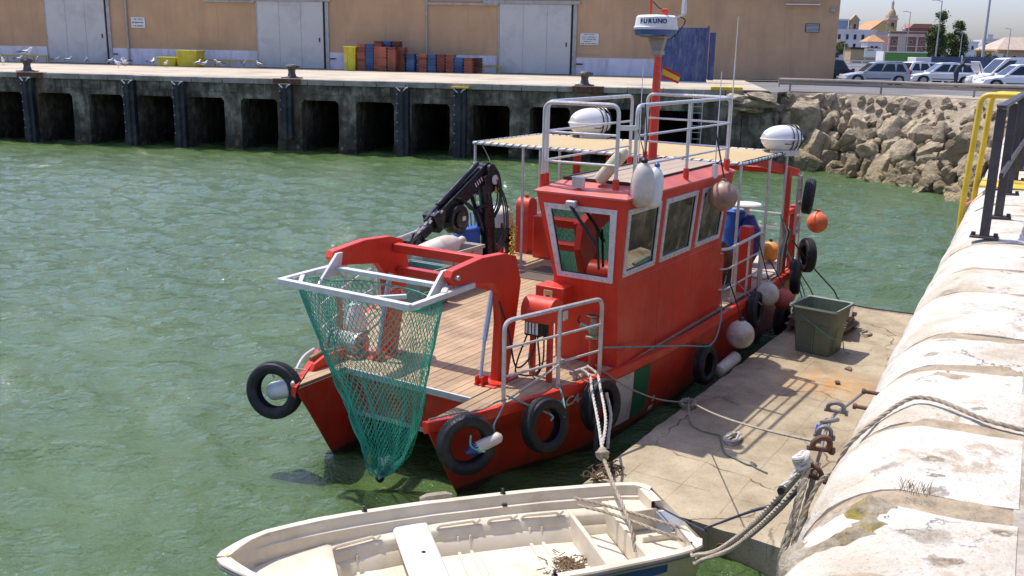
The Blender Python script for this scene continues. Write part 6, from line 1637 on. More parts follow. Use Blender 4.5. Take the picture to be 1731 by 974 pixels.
rope('quay_rope', [QUAY.w(p) for p in ((3.98,.70,2.9),(4.08,.68,3.2),(4.14,.635,3.36))]+[QUAY.w((s_, y_, nose(y_)+.019)) for s_, y_ in ((4.14,.58),(4.14,.54),(4.16,.49),(4.22,.43),(4.33,.37),(4.39,.31),(4.35,.22),(4.26,.12),(4.18,.02),(4.13,-.16),(4.10,-.5))], .0105, M_rope_t, 'grey brown rope looped up over the white quay coping', WORLD, 12)
for k, (s, dy, r_) in enumerate(((4.12,.69,.015),(4.04,.72,.017),(3.92,.70,.011))):
    rope('hanging_rope', [QUAY.w(p) for p in ((s+.14,dy-.02,3.40),(s+.06,dy,3.22),(s-.02,dy+.03,2.95),(s-.06,dy,2.5),(s-.1,dy,1.2))], r_, M_rope_t, ['outermost thick rope hanging down the quay wall beside the shackles','thickest braided rope hanging down the quay wall','thin rope hanging nearest the camera down the quay wall'][k], WORLD)
q = MB(); kp = QUAY.w((4.20,.73,3.42))
kn = random.Random(9)
for k in range(7):
    ax = Vector((kn.gauss(0,1),kn.gauss(0,1),kn.gauss(0,1))); q.torus(kp+Vector((kn.uniform(-.012,.012),kn.uniform(-.012,.012),kn.uniform(-.02,.02))), .028, .011, ax, 18, 8)
tag(q.build('rope_knot', M_rope_w, None, kp), 'bulky white knot beside the rusty shackle on the quay edge', 'knot')
rope('rope_end', [kp, QUAY.w((4.14,.76,3.35)), QUAY.w((4.06,.78,3.33)), QUAY.w((4.0,.77,3.35))], .013, M_rope_w, 'stub of white rope with a black taped end by the quay shackle', WORLD)
q = MB(); q.cyl(QUAY.w((4.01,.77,3.349)), QUAY.w((3.97,.767,3.355)), .0165, n=10); tag(q.build('tape_wrap', M_hose, None, QUAY.w((4.0,.77,3.35))), 'black tape wound on the stub of white rope', 'tape')
# shackles and rings
def shackle(pos, ax, R0, r0, mt, lab):
    """bow shackle: U of round bar closed by a pin"""
    q = MB(); c = QUAY.w(pos); Z = (QUAY.m.to_3x3() @ Vector(ax)).normalized(); X = Z.cross(Vector((.13,.22,.97))).normalized(); Y = Z.cross(X)
    pts = [c+X*R0*math.cos(a)*(1 if math.sin(a)<0 else .95)+Y*R0*(math.sin(a) if math.sin(a)<0 else math.sin(a)*1.5) for a in np.linspace(R(-200),R(20),18)]
    q.tube(pts, r0, 8); q.cyl(pts[0]+(pts[0]-pts[-1]).normalized()*r0*1.6, pts[-1]+(pts[-1]-pts[0]).normalized()*r0*2.2, r0*.85, n=8)
    q.cyl(pts[-1]+(pts[-1]-pts[0]).normalized()*r0*1.2, pts[-1]+(pts[-1]-pts[0]).normalized()*r0*2.4, r0*1.5, n=6)
    tag(q.build('shackle', mt, None, c), lab, 'shackle', 'shackles along the quay edge')
M_gsh = mat('worn_steel', (.20,.19,.18), .55, .1, var=.3, vscale=15, dirt=(.2,.1,.05), dirt_amt=.5, dscale=10)
shackle((4.30,.67,3.47), (.7,.5,.2), .042, .014, M_rust, 'thick rusty brown shackle at the white knot on the quay edge')
shackle((4.22,.68,3.36), (1,-.2,.2), .040, .012, M_rust, 'rusty link below the white knot on the quay edge')
shackle((4.48,.675,3.525), (.3,.4,1), .040, .011, M_gsh, 'grey steel shackle just beyond the blue tag on the quay edge')
shackle((4.66,.675,3.53), (1,.2,.5), .038, .011, M_gsh, 'grey steel shackle furthest along the quay edge')
shackle((4.38,.675,3.50), (1,.4,.1), .032, .010, M_gsh, 'small grey link between the rusty shackle and the blue tag')
q = MB(); q.cbox(QUAY.w((4.44,.71,3.49)), (.03,.02,.05), (0,.2,.5)); tag(q.build('cable_tag', mat('blue_tag', (.02,.10,.45), .4), None, QUAY.w((4.44,.71,3.49)), bevel=.005), 'small bright blue tag on the quay shackles', 'tag')
for k, (s, z) in enumerate(((4.74,3.53),(5.02,3.52))):
    q = MB(); q.cyl(QUAY.w((s,.50,z)), QUAY.w((s,.60,z)), .010, n=10); q.cyl(QUAY.w((s,.592,z)), QUAY.w((s,.608,z)), .015, n=10); tag(q.build('iron_pin', M_rust, None, QUAY.w((s,.5,z))), ['rusty iron pin nearer the shackles sticking out of the quay edge','rusty iron pin further along sticking out of the quay edge'][k], 'pin')
# boat lines
rope('stern_line', [(10.35,-2.0,1.75),(10.7,-2.3,1.25),(11.0,-2.7,.75),(11.15,-3.0,.45),(11.2,-4.4,.43)], .015, M_rope_d, 'dark stern line from the boat to the far end of the pontoon')
for k, (x1, x2) in enumerate(((9.9,9.3),(10.05,9.55),(10.2,10.3))):
    rope('stern_rope', [(x1,-2.0,1.6),(x1-.05,-2.25,1.2),((x1+x2)/2,-2.5,.8),(x2,-2.62,.45)], .011, M_rope_gr if k == 1 else M_rope_d, ['dark rope hanging nearest the green bin at the boat stern','green rope hanging at the boat stern above the green bin','dark rope hanging furthest aft at the boat stern'][k])
rope('tyre_rope', [(2.6,-1.88,1.52),(3.6,-2.1,1.32),(4.6,-2.22,1.10),(5.3,-2.3,.93),(5.45,-2.32,.95)], .011, M_rope_tq, 'turquoise line from the bow rail along the hull to the wheelhouse tyre', strands=False)
rope('tyre_rope', [(5.35,-2.32,.92),(5.55,-2.34,1.02),(5.95,-2.25,1.2),(6.35,-2.1,1.45),(6.8,-2.0,1.75)], .011, M_rope_tq, 'turquoise line from the wheelhouse tyre up to the side rail', strands=False)
rope('bow_line', [(2.62,-1.9,1.2),(2.9,-2.12,.95),(3.4,-2.3,.68),(3.9,-2.42,.5),(4.1,-2.48,.46)], .012, M_rope_t, 'tan line from the bow rail foot down to the rope heap on the pontoon')
rope('bow_lashing', [(1.9,-1.70,1.48),(1.6,-1.62,1.38),(1.3,-1.52,1.28),(1.05,-1.46,1.2)], .013, M_rope_w, 'pale lashing from the middle rail post down towards the bow')
rope('bow_lashing', [(1.9,-1.70,1.5),(2.0,-1.82,1.35),(2.15,-1.88,1.2),(2.25,-1.92,1.16)], .012, M_rope_t, 'tan lashing from the middle rail post to the mooring cleat')
rope('bow_lashing', [(.04,-1.05,1.18),(.3,-1.2,1.20),(.6,-1.36,1.19),(.85,-1.42,1.22),(1.03,-1.44,1.2)], .012, M_rope_t, 'twisted rope along the port bow edge')
rope('tyre_rope', [(.98,-1.46,1.2),(.7,-1.56,1.15),(.5,-1.62,1.1),(.45,-1.66,1.02)], .010, M_rope_tq, 'turquoise lashing on the bow tyre', strands=False)
rope('tyre_rope', [(.1,-1.58,1.10),(.05,-1.62,1.0),(.15,-1.68,.92),(.2,-1.70,.9)], .010, M_rope_tq, 'turquoise cord holding the small white fender in the bow tyre', strands=False)
rope('tyre_rope', [(1.03,-1.44,1.25),(1.2,-1.66,1.12),(1.35,-1.88,1.0),(1.3,-1.9,.95)], .011, M_rope_tq, 'turquoise lashing on the tyre under the bow rail', strands=False)
rope('tyre_rope', [(1.85,-1.68,1.2),(1.75,-1.8,1.1),(1.6,-1.92,1.0),(1.55,-1.94,.92)], .011, M_rope_tq, 'turquoise lashing from the middle rail post to the second tyre', strands=False)
rope('tyre_rope', [(7.3,-2.0,1.5),(7.55,-2.15,1.25),(7.75,-2.33,1.05)], .010, M_rope_t, 'tan lashing on the tyre below the side rail', strands=False)
rope('tyre_rope', [(.45,1.22,1.2),(.25,1.28,1.26),(.08,1.34,1.28),(.03,1.36,1.24),(.05,1.36,1.18)], .012, M_rope_w, 'white lashing holding the tyre on the starboard bow')
rope('hull_rope', [(2.2,-2.08,1.1),(2.0,-2.15,.7),(1.95,-2.18,.3),(1.9,-2.2,.02)], .03, M_rope_d, 'thick dark rope hanging from the bow edge into the water')
rope('hull_rope', [(2.3,-2.12,1.05),(2.25,-2.22,.8),(2.15,-2.25,.55),(2.12,-2.26,.4)], .022, M_rope_w, 'frayed white rope end hanging beside the thick dark rope')
rope('fender_rope', [(3.08,-2.14,3.9),(3.12,-2.05,4.1),(3.22,-1.95,4.25)], .007, M_rope_d, 'thin dark cord tying the pear fenders to the roof rail', strands=False)
rope('canopy_string', [(7.3,3.2,3.46),(7.28,3.1,3.35),(7.3,3.02,3.2),(7.26,2.96,3.1)], .006, M_rope_w, 'loose white string dangling from the canopy corner', strands=False)
for k in range(5):
    x_ = 9.55+.12*k
    rope('hanging_rope', [(x_,-1.98,2.35-.1*k),(x_+.05,-2.04,1.95),(x_-.04,-2.02,1.6),(x_+.02,-2.0,1.2)], .012, [M_rope_t,M_rope_gr,M_rope_w,M_rope_d,M_rope_gr][k], ['tan','green','white','dark','pale green'][k]+' rope hanging in the bunch by the red stern frame')

# ---- near handrail and yellow ladder rails
M_rail = mat('dark_rail_paint', (.045,.038,.040), .55, var=.25, vscale=8, dirt=(.15,.12,.1), dirt_amt=.3, dscale=6)
hr = empty('handrail', (8.82,.25,3.75), QUAY); tag(hr, 'dark steel handrail on flat posts bolted to the quay coping', 'handrail')
hp_ = [(8.82,.25),(10.06,.19),(11.89,.16),(13.3,.13),(14.7,.09),(16.1,.05),(17.5,.02)]
hz = 1.06
for s, y_ in hp_:
    q = MB(); q.bar((s-8.82,y_-.25,.01),(s-8.82+.02,y_-.25+.0,hz),.075,.05,(1,0,0)); po = q.build('post', M_rail, hr, bevel=.004)
    q = MB(); q.box((s-8.82-.05,y_-.25-.11,.003),(s-8.82+.05,y_-.25+.11,.022)); q.build('base_plate', M_rail, po, bevel=.003)
    q = MB()
    for sy in (-.085,.085): q.cyl((s-8.82,y_-.25+sy,.02),(s-8.82,y_-.25+sy,.05),.018,n=6)
    q.build('bolt', M_rail, po)
q = MB(); q.bar((-.06,.0,hz+.02),(8.9,-.235,hz+.02),.07,.03); q.build('top_rail', M_rail, hr, bevel=.004)
q = MB(); q.bar((.05,-.06,.52),(8.9,-.29,.52),.03,.05); q.build('mid_rail', M_rail, hr, bevel=.003)
yl = empty('ladder_rails', (12.5,.58,3.6), QUAY); tag(yl, 'pair of yellow tubular ladder handrails at the quay edge', 'ladder')
for k, s in enumerate((0., .55)):
    yo = -.09*k; q = MB(); q.tube(fillet_path([(s,.05+yo,-1.0),(s,.05+yo,.0),(s,yo,1.2),(s,-.95,1.2),(s,-.95,.15)], .1), .033, 10); q.build('handrail', M_yel, yl)
q = MB()
for k in range(5): q.cyl((0,.05,-.1-.3*k),(.55,-.04,-.1-.3*k),.02,n=6)
q.build('rung', M_redf, yl)
q = MB(); q.box((-.1,-1.1,.15),(.75,-.1,.168)); q.build('yellow_marking', M_yel, yl)
# dry grass tuft in the joint
q = MB()
for k in range(60):
    a = rr.uniform(0,6.28); h = rr.uniform(.015,.055); b0_ = QUAY.w((3.33+rr.uniform(-.025,.035), .20+rr.uniform(-.05,.05), 3.755)); tip = b0_+Vector((math.cos(a)*h*.5,math.sin(a)*h*.5,h)); sd = Vector((-math.sin(a),math.cos(a),0))*.0011
    q.add([b0_-sd,b0_+sd,b0_.lerp(tip,.6)+Vector((0,0,.006)),tip], [(0,1,2),(0,2,3)])
tag(q.build('grass_tuft', mat('dry_grass', (.30,.22,.08), .9, var=.3), None, QUAY.w((3.33,.2,3.74)), smooth=False), 'tuft of dry grass in the joint of the nearest quay stones', 'grass')

# ================================================================== DINGHY
M_gel = mat('cream_gelcoat', (.70,.62,.47), .42, var=.07, vscale=2.5, dirt=(.42,.34,.23), dirt_amt=.45, dscale=2.2)
M_gelf = mat('cream_gelcoat_floor', (.70,.635,.50), .55, var=.10, vscale=3, dirt=(.36,.27,.16), dirt_amt=.5, dscale=2.0)
dg = empty('dinghy', (0,0,0), DG); tag(dg, 'cream moulded plastic rowing dinghy tied in front of the red boat', 'dinghy')
_dx = [0,.03,.1,.25,.45,.9,1.42,2.2,3.2,4.0,4.3,4.44,4.5]; _dw = [.03,.11,.20,.36,.50,.69,.80,.905,.895,.82,.775,.71,.60]
def dW(x): return float(np.interp(x,_dx,_dw))
def dZ(x): return float(np.interp(x,[0,1,2.3,4.5],[.74,.66,.61,.63]))
XS = [0,.03,.08,.16,.28,.45,.68,.95,1.3,1.7,2.1,2.5,2.9,3.3,3.7,4.0,4.2,4.34,4.44,4.5]
def dsec(fn): return [[Vector(p) for p in fn(x)] for x in XS]
def outer(x):
    w = dW(x); z = dZ(x); rake = max(0, .55-x)*.9
    pts = []
    for k, (fw, fz) in enumerate(((1.0,0),(1.0,-.05),(.965,-.06),(.93,-.25),(.80,-.50),(.45,-.66),(0,-.70))):
        xx = x + (-fz)*.55*max(0,1-x/1.3)*1.0
        pts.append((xx, w*fw, z+fz*(1 if fz>-.3 else 1)))
    return pts + [(p[0],-p[1],p[2]) for p in pts[-2::-1]]
q = MB(); rows = dsec(outer); q.grid(rows)
q.add(rows[-1], [tuple(range(len(rows[-1])))])
q.build('hull', M_gel, dg, ang=40)
def gun(x):
    w = dW(x); z = dZ(x); i_ = .075
    xi = x
    return w, z, i_
# gunwale flange with rolled edge, on both sides and across the stern
def flange(side):
    rows = []
    for x in XS:
        w = dW(x); z = dZ(x); wi = max(.0, w-.085); xin = x+.10*max(0,1-x/.4)
        if x > 4.4: xin = x-.06
        rows.append([Vector((x,side*w,z-.005)),Vector((x,side*(w-.012),z+.012)),Vector((xin,side*wi,z+.012)),Vector((xin,side*(max(0,wi-.008)),z-.01))])
    m_ = MB(); m_.grid(rows); return m_
for s in (-1,1): flange(s).build('gunwale', M_gel, dg, ang=40)
for s in (-1,1):
    m_ = MB(); m_.tube([Vector((x, s*(dW(x)+.004), dZ(x)-.03)) for x in XS], .012, 6); m_.build('rub_strip', mat('grey_rubber', (.10,.10,.10), .6), dg)
# inner liner: topside, shelf, lower wall, floor
def inn_w(x): return max(.0, dW(x)-.093)
XI = [.12,.2,.32,.5,.75,1.0,1.35,1.7,2.1,2.5,2.9,3.3,3.7,4.0,4.2,4.36]
for s in (-1,1):
    m_ = MB(); rows = []
    for x in XI:
        w = inn_w(x); z = dZ(x); f = min(1,(x-.1)/.6)
        rows.append([Vector((x,s*w,z-.008)),Vector((x,s*max(.01,w-.02*f),z-.09)),Vector((x,s*max(.01,w-.05*f),z-.10)),Vector((x,s*max(.01,w-.07*f),.44)),Vector((x,s*max(.005,w-.17*f),.42)),Vector((x,s*max(.005,w-.19*f),.40)),Vector((x,s*max(.004,w-.22*f),.31)),Vector((x,s*max(.003,w-.25*f),.29)),Vector((x,s*max(.002,w-.30*f),.17))])
    m_.grid(rows); m_.build('side_liner', M_gel, dg, ang=35)
m_ = MB(); rows = [[Vector((x, t*max(.01,inn_w(x)-.29*min(1,(x-.1)/.6)), .172)) for t in (-1,-.5,0,.5,1)] for x in XI]; m_.grid(rows); m_.build('floor', M_gelf, dg)
# moulded oar lips on the shelf
for s in (-1,1):
    for x0,x1 in ((1.05,1.55),(2.12,2.6),(2.66,3.0),(3.02,3.5)):
        m_ = MB(); y_ = lambda x: s*(inn_w(x)-.165)
        m_.tube(fillet_path([(x0,y_(x0),.36),(x0+.04,y_(x0),.455),(x1-.08,y_(x1),.46),(x1-.05,y_(x1),.43),(x1,y_(x1),.47)],.03), .016, 6); m_.build('shelf_lip', M_gel, dg)
# floor ribs
for x in (2.35,2.48,3.12,3.25,1.3):
    w = inn_w(x)-.28
    m_ = MB(); m_.bar((x,-w,.182),(x,w,.182),.035,.03)
    for s in (-1,1): m_.bar((x,s*w,.18),(x,s*(w+.06),.34),.03,.03)
    m_.build('floor_rib', M_gel, dg, bevel=.008)
for x0,x1 in ((2.54,3.07),(2.1,2.30),(1.36,1.66)):
    w = inn_w((x0+x1)/2)-.33
    m_ = MB(); m_.box((x0,-w,.176),(x1,w,.192)); m_.build('floor_panel', M_gelf, dg, bevel=.006)
# bow locker and thwart
m_ = MB(); rows = []
for x in (.14,.2,.3,.45,.65,.85,1.02,1.06):
    w = max(.02,inn_w(x)-.05); zz = .455 if x < 1.05 else .44
    rows.append([Vector((x,t*w,zz+.012*(1-t*t))) for t in (-1,-.6,0,.6,1)])
m_.grid(rows); w = inn_w(1.06)-.05; m_.add([(1.06,-w,.44),(1.06,w,.44),(1.06,w-.12,.17),(1.06,-w+.12,.17)], [(0,1,2,3)]); m_.build('bow_locker', M_gel, dg, ang=30)
m_ = MB(); w = inn_w(1.87)-.06; m_.prism([(1.70,.425),(2.04,.425),(2.06,.45),(2.04,.475),(1.72,.475),(1.69,.45)], 'y', -w, w); m_.build('thwart', mat('thwart_plastic', (.66,.65,.60), .5, var=.06, dirt=(.4,.36,.3), dirt_amt=.3), dg, bevel=.006)
m_ = MB(); m_.cyl((1.9,.12,.476),(1.9,.12,.479),.022,n=12); m_.build('thwart_hole', M_dark, dg)
# stern: bulkheads, seat boxes, motor well
def bulk(x, top, th=.05):
    w0 = inn_w(x)-.06; w1 = inn_w(x)-.26
    m_ = MB(); m_.prism([(-w1,.17),(w1,.17),(w0-.12,.34),(w0,top),(-w0,top),(-w0+.12,.34)], 'x', x, x+th); m_.build('bulkhead', M_gel, dg, bevel=.012)
bulk(3.56,.44); bulk(3.95,.50,.07)
m_ = MB(); m_.box((3.61,-.45,.2),(3.94,.45,.23)); m_.build('well_floor', M_gelf, dg)
for y0,y1 in ((.27,.70),(-.70,-.27)):
    m_ = MB(); m_.prism([(4.02,y0),(4.38,y0 if y0>0 else y0+.07),(4.38,y1-.07 if y1>.3 else y1),(4.02,y1)], 'z', .45, .50); m_.build('stern_seat', M_gel, dg, bevel=.015)
m_ = MB(); m_.box((4.02,-.27,.30),(4.40,.27,.33)); m_.build('motor_well', M_gelf, dg)
m_ = MB(); m_.box((4.02,.25,.33),(4.42,.285,.56)); m_.box((4.02,-.285,.33),(4.42,-.25,.56)); m_.build('well_wall', M_gel, dg, bevel=.012)
m_ = MB(); m_.box((4.40,-.29,.16),(4.495,.29,.535)); tr_ = m_.build('transom', M_gel, dg, bevel=.012)
m_ = MB(); m_.box((4.38,-.2,.36),(4.515,.2,.555)); m_.build('motor_pad', mat('grey_pad', (.22,.24,.27), .5, var=.15), tr_, bevel=.01)
for s in (-1,1):
    rows = [[Vector((x, s*y_, .632)) for y_ in (.285,.45,.60)] for x in (4.36,4.42,4.47)]
    m_ = MB(); m_.grid(rows); m_.add([(4.36,s*.285,.632),(4.36,s*.66,.632),(4.36,s*.66,.46),(4.36,s*.285,.46)],[(0,1,2,3)]); m_.build('stern_corner', M_gel, dg)
# rowlocks, fairleads, bow eye
for x,s in ((1.42,1),(2.9,1),(1.42,-1),(2.9,-1)):
    m_ = MB(); y_ = s*(dW(x)-.045); m_.lathe([(.03,0),(.03,.012),(.014,.016),(.014,.05),(.02,.055),(.004,.06)],(x,y_,dZ(x)+.012),10); m_.cbox((x,s*(dW(x)-.12),.52),(.05,.03,.04)); m_.build('rowlock', M_hose, dg)
m_ = MB(); m_.cyl((.10,0,.755),(.10,0,.765),.02,n=10); m_.build('bow_eye', mat('brass_eye', (.6,.4,.08), .4, .5), dg)
m_ = MB(); m_.tube(spline([(1.43,.80,.66),(1.44,.72,.60),(1.45,.70,.45),(1.46,.66,.44)]), .010, 5); m_.build('rowlock_cord', M_rope_t, dg)
# rope bumper on the far gunwale, dead weed in the stern
m_ = MB(); m_.tube([(2.02,.91,.63),(2.1,.925,.635),(2.3,.93,.635),(2.36,.925,.63)], [.03,.05,.05,.03], 8); tag(m_.build('rope_bumper', M_rope_t, None, (2.2,.92,.63), DG), 'rolled tan rope bumper on the far gunwale of the dinghy', 'bumper')
M_deb = mat('dead_weed', (.16,.10,.05), .95, var=.5, vscale=20)
m_ = MB()
for k in range(170):
    c = Vector((3.34+rr.gauss(0,.10), -.02+rr.gauss(0,.12), .195)); a = rr.uniform(0,3.14); l_ = rr.uniform(.02,.06); m_.bar(c-Vector((math.cos(a),math.sin(a),0))*l_, c+Vector((math.cos(a),math.sin(a),rr.uniform(0,.5)))*l_, .008,.006)
tag(m_.build('leaf_litter', M_deb, None, (3.34,0,.195), DG, smooth=False), 'patch of dead leaves on the dinghy floor', 'litter', kind='stuff')
m_ = MB(); m_.cyl((2.1,-.52,.30),(3.45,-.46,.36),.016,n=8); m_.prism([(0,-.05),(.45,-.07),(.45,.07),(0,.05)], 'z', 0, .012); m_.v[-8:] = [(v_[0]+1.65, v_[1]-.54, v_[2]+.28) for v_ in m_.v[-8:]]
tag(m_.build('oar', mat('oar_wood', (.42,.28,.14), .6, var=.2, vscale=8), None, (2.1,-.52,.3), DG), 'wooden oar lying along the near side of the dinghy', 'oar')
# blue decal on the near side
rows = []
for i in range(10):
    x = 2.9+1.15*i/9; w = dW(x); z = dZ(x); h = .03+.05*math.sin(i/9*2.6)
    y0_ = -(w*(.965+(.93-.965)*.25)+.004)
    rows.append([Vector((x,-(w*.960+.004),z-.085)),Vector((x,-(w*.945+.006),z-.085-h-.03))])
m_ = MB(); m_.grid(rows); m_.build('blue_decal', mat('decal_blue', (.03,.10,.30), .4), dg)

# ================================================================== BACKGROUND
def wheel_into(t, x, y, r, w=.2):
    q = MB(); q.cyl((x,y-w/2,r),(x,y+w/2,r),r,n=18); o = q.build('wheel', M_rub, t, bevel=.02)
    q = MB(); q.cyl((x,y-w/2-.012,r),(x,y-w/2+.01,r),r*.62,n=14); q.cyl((x,y+w/2-.01,r),(x,y+w/2+.012,r),r*.62,n=14); q.build('rim', M_frame, o)
M_cg = mat('car_glass', (.02,.025,.03), .08, var=.1); M_tail = mat('tail_lamp', (.45,.02,.02), .3); M_head = mat('head_lamp', (.6,.62,.62), .15)
def car(pos, yaw, col, L, W, H, kind, lab, cat='car'):
    """x forward; loft over stations"""
    t = empty('parked_car' if cat == 'car' else 'parked_van', pos, WORLD, yaw); tag(t, lab, cat, 'vehicles parked behind the rocks')
    M = mat('car_paint_'+col[0], col[1], .3, var=.05, vscale=.8, dirt=tuple(c*.6 for c in col[1]), dirt_amt=.2)
    h2 = H*.56 if cat == 'car' else H*.45
    a = L/2
    # lower body: side outline with wheel arches, extruded and pinched towards the ends
    r = .31 if cat == 'car' else .34
    fx, rx_ = a-.78, -a+.72
    def arch(cx): return [(cx+(r+.07)*math.cos(R(an)), .20+max(0,(r+.05)*math.sin(R(an))+.1)) for an in range(0,181,20)]
    if cat == 'car': top = [(-a,.55),(-a+.02,h2*.95),(-a*.6,h2+.02),(a*.2,h2),(a*.62,h2*.93),(a-.12,h2*.74),(a,h2*.5)]
    else: top = [(-a,.5),(-a,h2),(a*.45,h2),(a*.78,h2*.98),(a-.1,h2*.80),(a,h2*.5)]
    bot = [(a-.03,.24)] + arch(fx) + arch(rx_) + [(-a+.03,.26)]
    outl = top + bot
    q = MB(); n = len(outl); secs = []
    for y_, k in ((-W/2,.0),(-W/2+.10,1.),(W/2-.10,1.),(W/2,.0)):
        secs.append([Vector((px_*(1-.0) - (math.copysign(.06,px_)*(1-k) if abs(px_)>a*.8 else 0), y_, pz+(-.03*(1-k) if pz>h2*.8 else 0))) for px_, pz in outl])
    q.grid([s+[s[0]] for s in secs]); q.add(secs[0],[tuple(range(n))]); q.add(secs[-1],[tuple(range(n))])
    q.build('body', M, t, ang=30)
    # greenhouse
    if cat == 'car': gx = dict(hatch=(-a+.06,-a+.42,a*.10,a*.46), sedan=(-a+.5,-a+.95,a*.05,a*.42))[kind]
    else: gx = (-a,-a+.02,a*.40,a*.72)
    W2 = W/2-.04; W3 = W/2-(.20 if cat == 'car' else .10)
    lo_ = [(gx[0],W2),(gx[3],W2)]; hi_ = [(gx[1],W3),(gx[2],W3)]
    def gp(u, s, v, off=0): # u 0..1 rear-front, v 0..1 up, s side
        x0 = gx[0]+(gx[1]-gx[0])*v; x1 = gx[3]+(gx[2]-gx[3])*v; yy = W2+(W3-W2)*v
        return Vector((x0+(x1-x0)*u, s*(yy+off), h2-.02+(H-h2+.02)*v))
    q = MB(); rows = []
    for v in (0,.5,.93): rows.append([gp(0,-1,v),gp(.5,-1,v),gp(1,-1,v),gp(1,1,v),gp(.5,1,v),gp(0,1,v),gp(0,-1,v)])
    c_ = [gp(.06,-1,1),gp(.5,-1,1)+Vector((0,0,.03)),gp(.94,-1,1),gp(.94,1,1),gp(.5,1,1)+Vector((0,0,.03)),gp(.06,1,1),gp(.06,-1,1)]
    rows.append([p*1 for p in c_]); q.grid(rows); q.add(rows[-1][:6],[tuple(range(6))]); q.build('cabin', M, t, ang=35)
    for s in (-1,1):
        spans = ((.07,.29),(.315,.61),(.635,.93)) if cat == 'car' and kind == 'hatch' else (((.12,.48),(.52,.90)) if cat == 'car' else ((.80,.965),))
        for u0,u1 in spans:
            q = MB(); v0,v1 = .14,.86
            q.add([gp(u0,s,v0,.006),gp(u1+.015,s,v0,.006),gp(u1-.03,s,v1,.006),gp(u0+.03,s,v1,.006)]+[gp(u0,s,v0,-.01),gp(u1+.015,s,v0,-.01),gp(u1-.03,s,v1,-.01),gp(u0+.03,s,v1,-.01)], [(0,1,2,3),(7,6,5,4),(0,4,5,1),(1,5,6,2),(2,6,7,3),(3,7,4,0)]); q.build('window', M_cg, t, smooth=False)
        q = MB(); q.cbox((gx[3]-.15,s*(W/2+.06),h2+.06),(.16,.12,.12)); q.build('mirror', M, t, bevel=.03)
        q = MB(); q.cbox((-a+.06,s*(W/2-.12),h2*.9 if kind != 'hatch' else h2*1.05),(.12,.2,.26)); q.build('tail_light', M_tail, t, bevel=.02)
        q = MB(); q.cbox((a-.16,s*(W/2-.22),h2*.70),(.2,.32,.14)); q.build('headlight', M_head, t, bevel=.03)
        wheel_into(t, fx, s*(W/2-.11), r); wheel_into(t, rx_, s*(W/2-.11), r)
        q = MB(); q.bar((rx_+.5,s*(W/2+.003),.42),(fx-.5,s*(W/2+.003),.42),.015,.05); q.build('side_trim', M_blk, t)
        for hx in ((-.35,.62) if kind=='hatch' else (.3,)): q = MB(); q.cbox((hx*a*.6,s*(W/2+.006),h2*.84),(.18,.03,.035)); q.build('door_handle', M, t)
    for u in (1.0,0.0):
        if cat != 'car' and u == 0: continue
        q = MB(); sgn = 1 if u else -1
        vs_ = [gp(u,-1,.1),gp(u,1,.1),gp(u,1,.9),gp(u,-1,.9)]; nn = Vector((sgn,0,.5)).normalized()*.008
        vs_ = [Vector((p.x,p.y*.88,p.z))+nn for p in vs_]; q.add(vs_+[p-nn*2 for p in vs_], [(0,1,2,3),(7,6,5,4),(0,4,5,1),(1,5,6,2),(2,6,7,3),(3,7,4,0)]); q.build('windscreen' if u else 'rear_window', M_cg, t, smooth=False)
    return t
silver = ('silver',(.36,.37,.40)); whitec = ('white',(.78,.78,.77)); darkc = ('dark',(.03,.035,.045)); redc = ('red',(.35,.03,.03))
car((22.3,61.5,3.5), R(180-3), silver, 4.0, 1.68, 1.38, 'hatch', 'silver five door hatchback parked beside the warehouse corner')
car((22.9,73.5,3.5), R(200), darkc, 4.2, 1.7, 1.42, 'sedan', 'dark car nose on behind the silver hatchback')
car((27.9,67.0,3.5), R(8), whitec, 3.8, 1.66, 1.42, 'hatch', 'small white car in front of the box truck, partly behind the barrier')
car((29.0,68.8,3.5), R(15), redc, 3.8, 1.66, 1.38, 'hatch', 'red car mostly hidden between the small white cars')
car((27.2,63.2,3.5), R(170), whitec, 4.0, 1.7, 1.42, 'hatch', 'white hatchback parked in front of the blue hoarding')
car((28.0,55.2,3.5), R(172), whitec, 4.2, 1.74, 1.44, 'hatch', 'white hatchback at the right edge in front of the white van')
vn = car((30.3,59.6,3.5), R(176), whitec, 5.6, 1.9, 1.80, 'van', 'tall white panel van with its bonnet raised', 'van')
q = MB(); q.cbox((2.45,0,1.22),(.05,1.4,.75),(0,R(28),0)); q.build('raised_bonnet', mat('car_paint_white',(.78,.78,.77)), vn, bevel=.02)
q = MB(); q.bar((2.4,.6,.85),(2.6,.6,1.4),.03,.03); q.build('bonnet_stay', M_blk, vn)
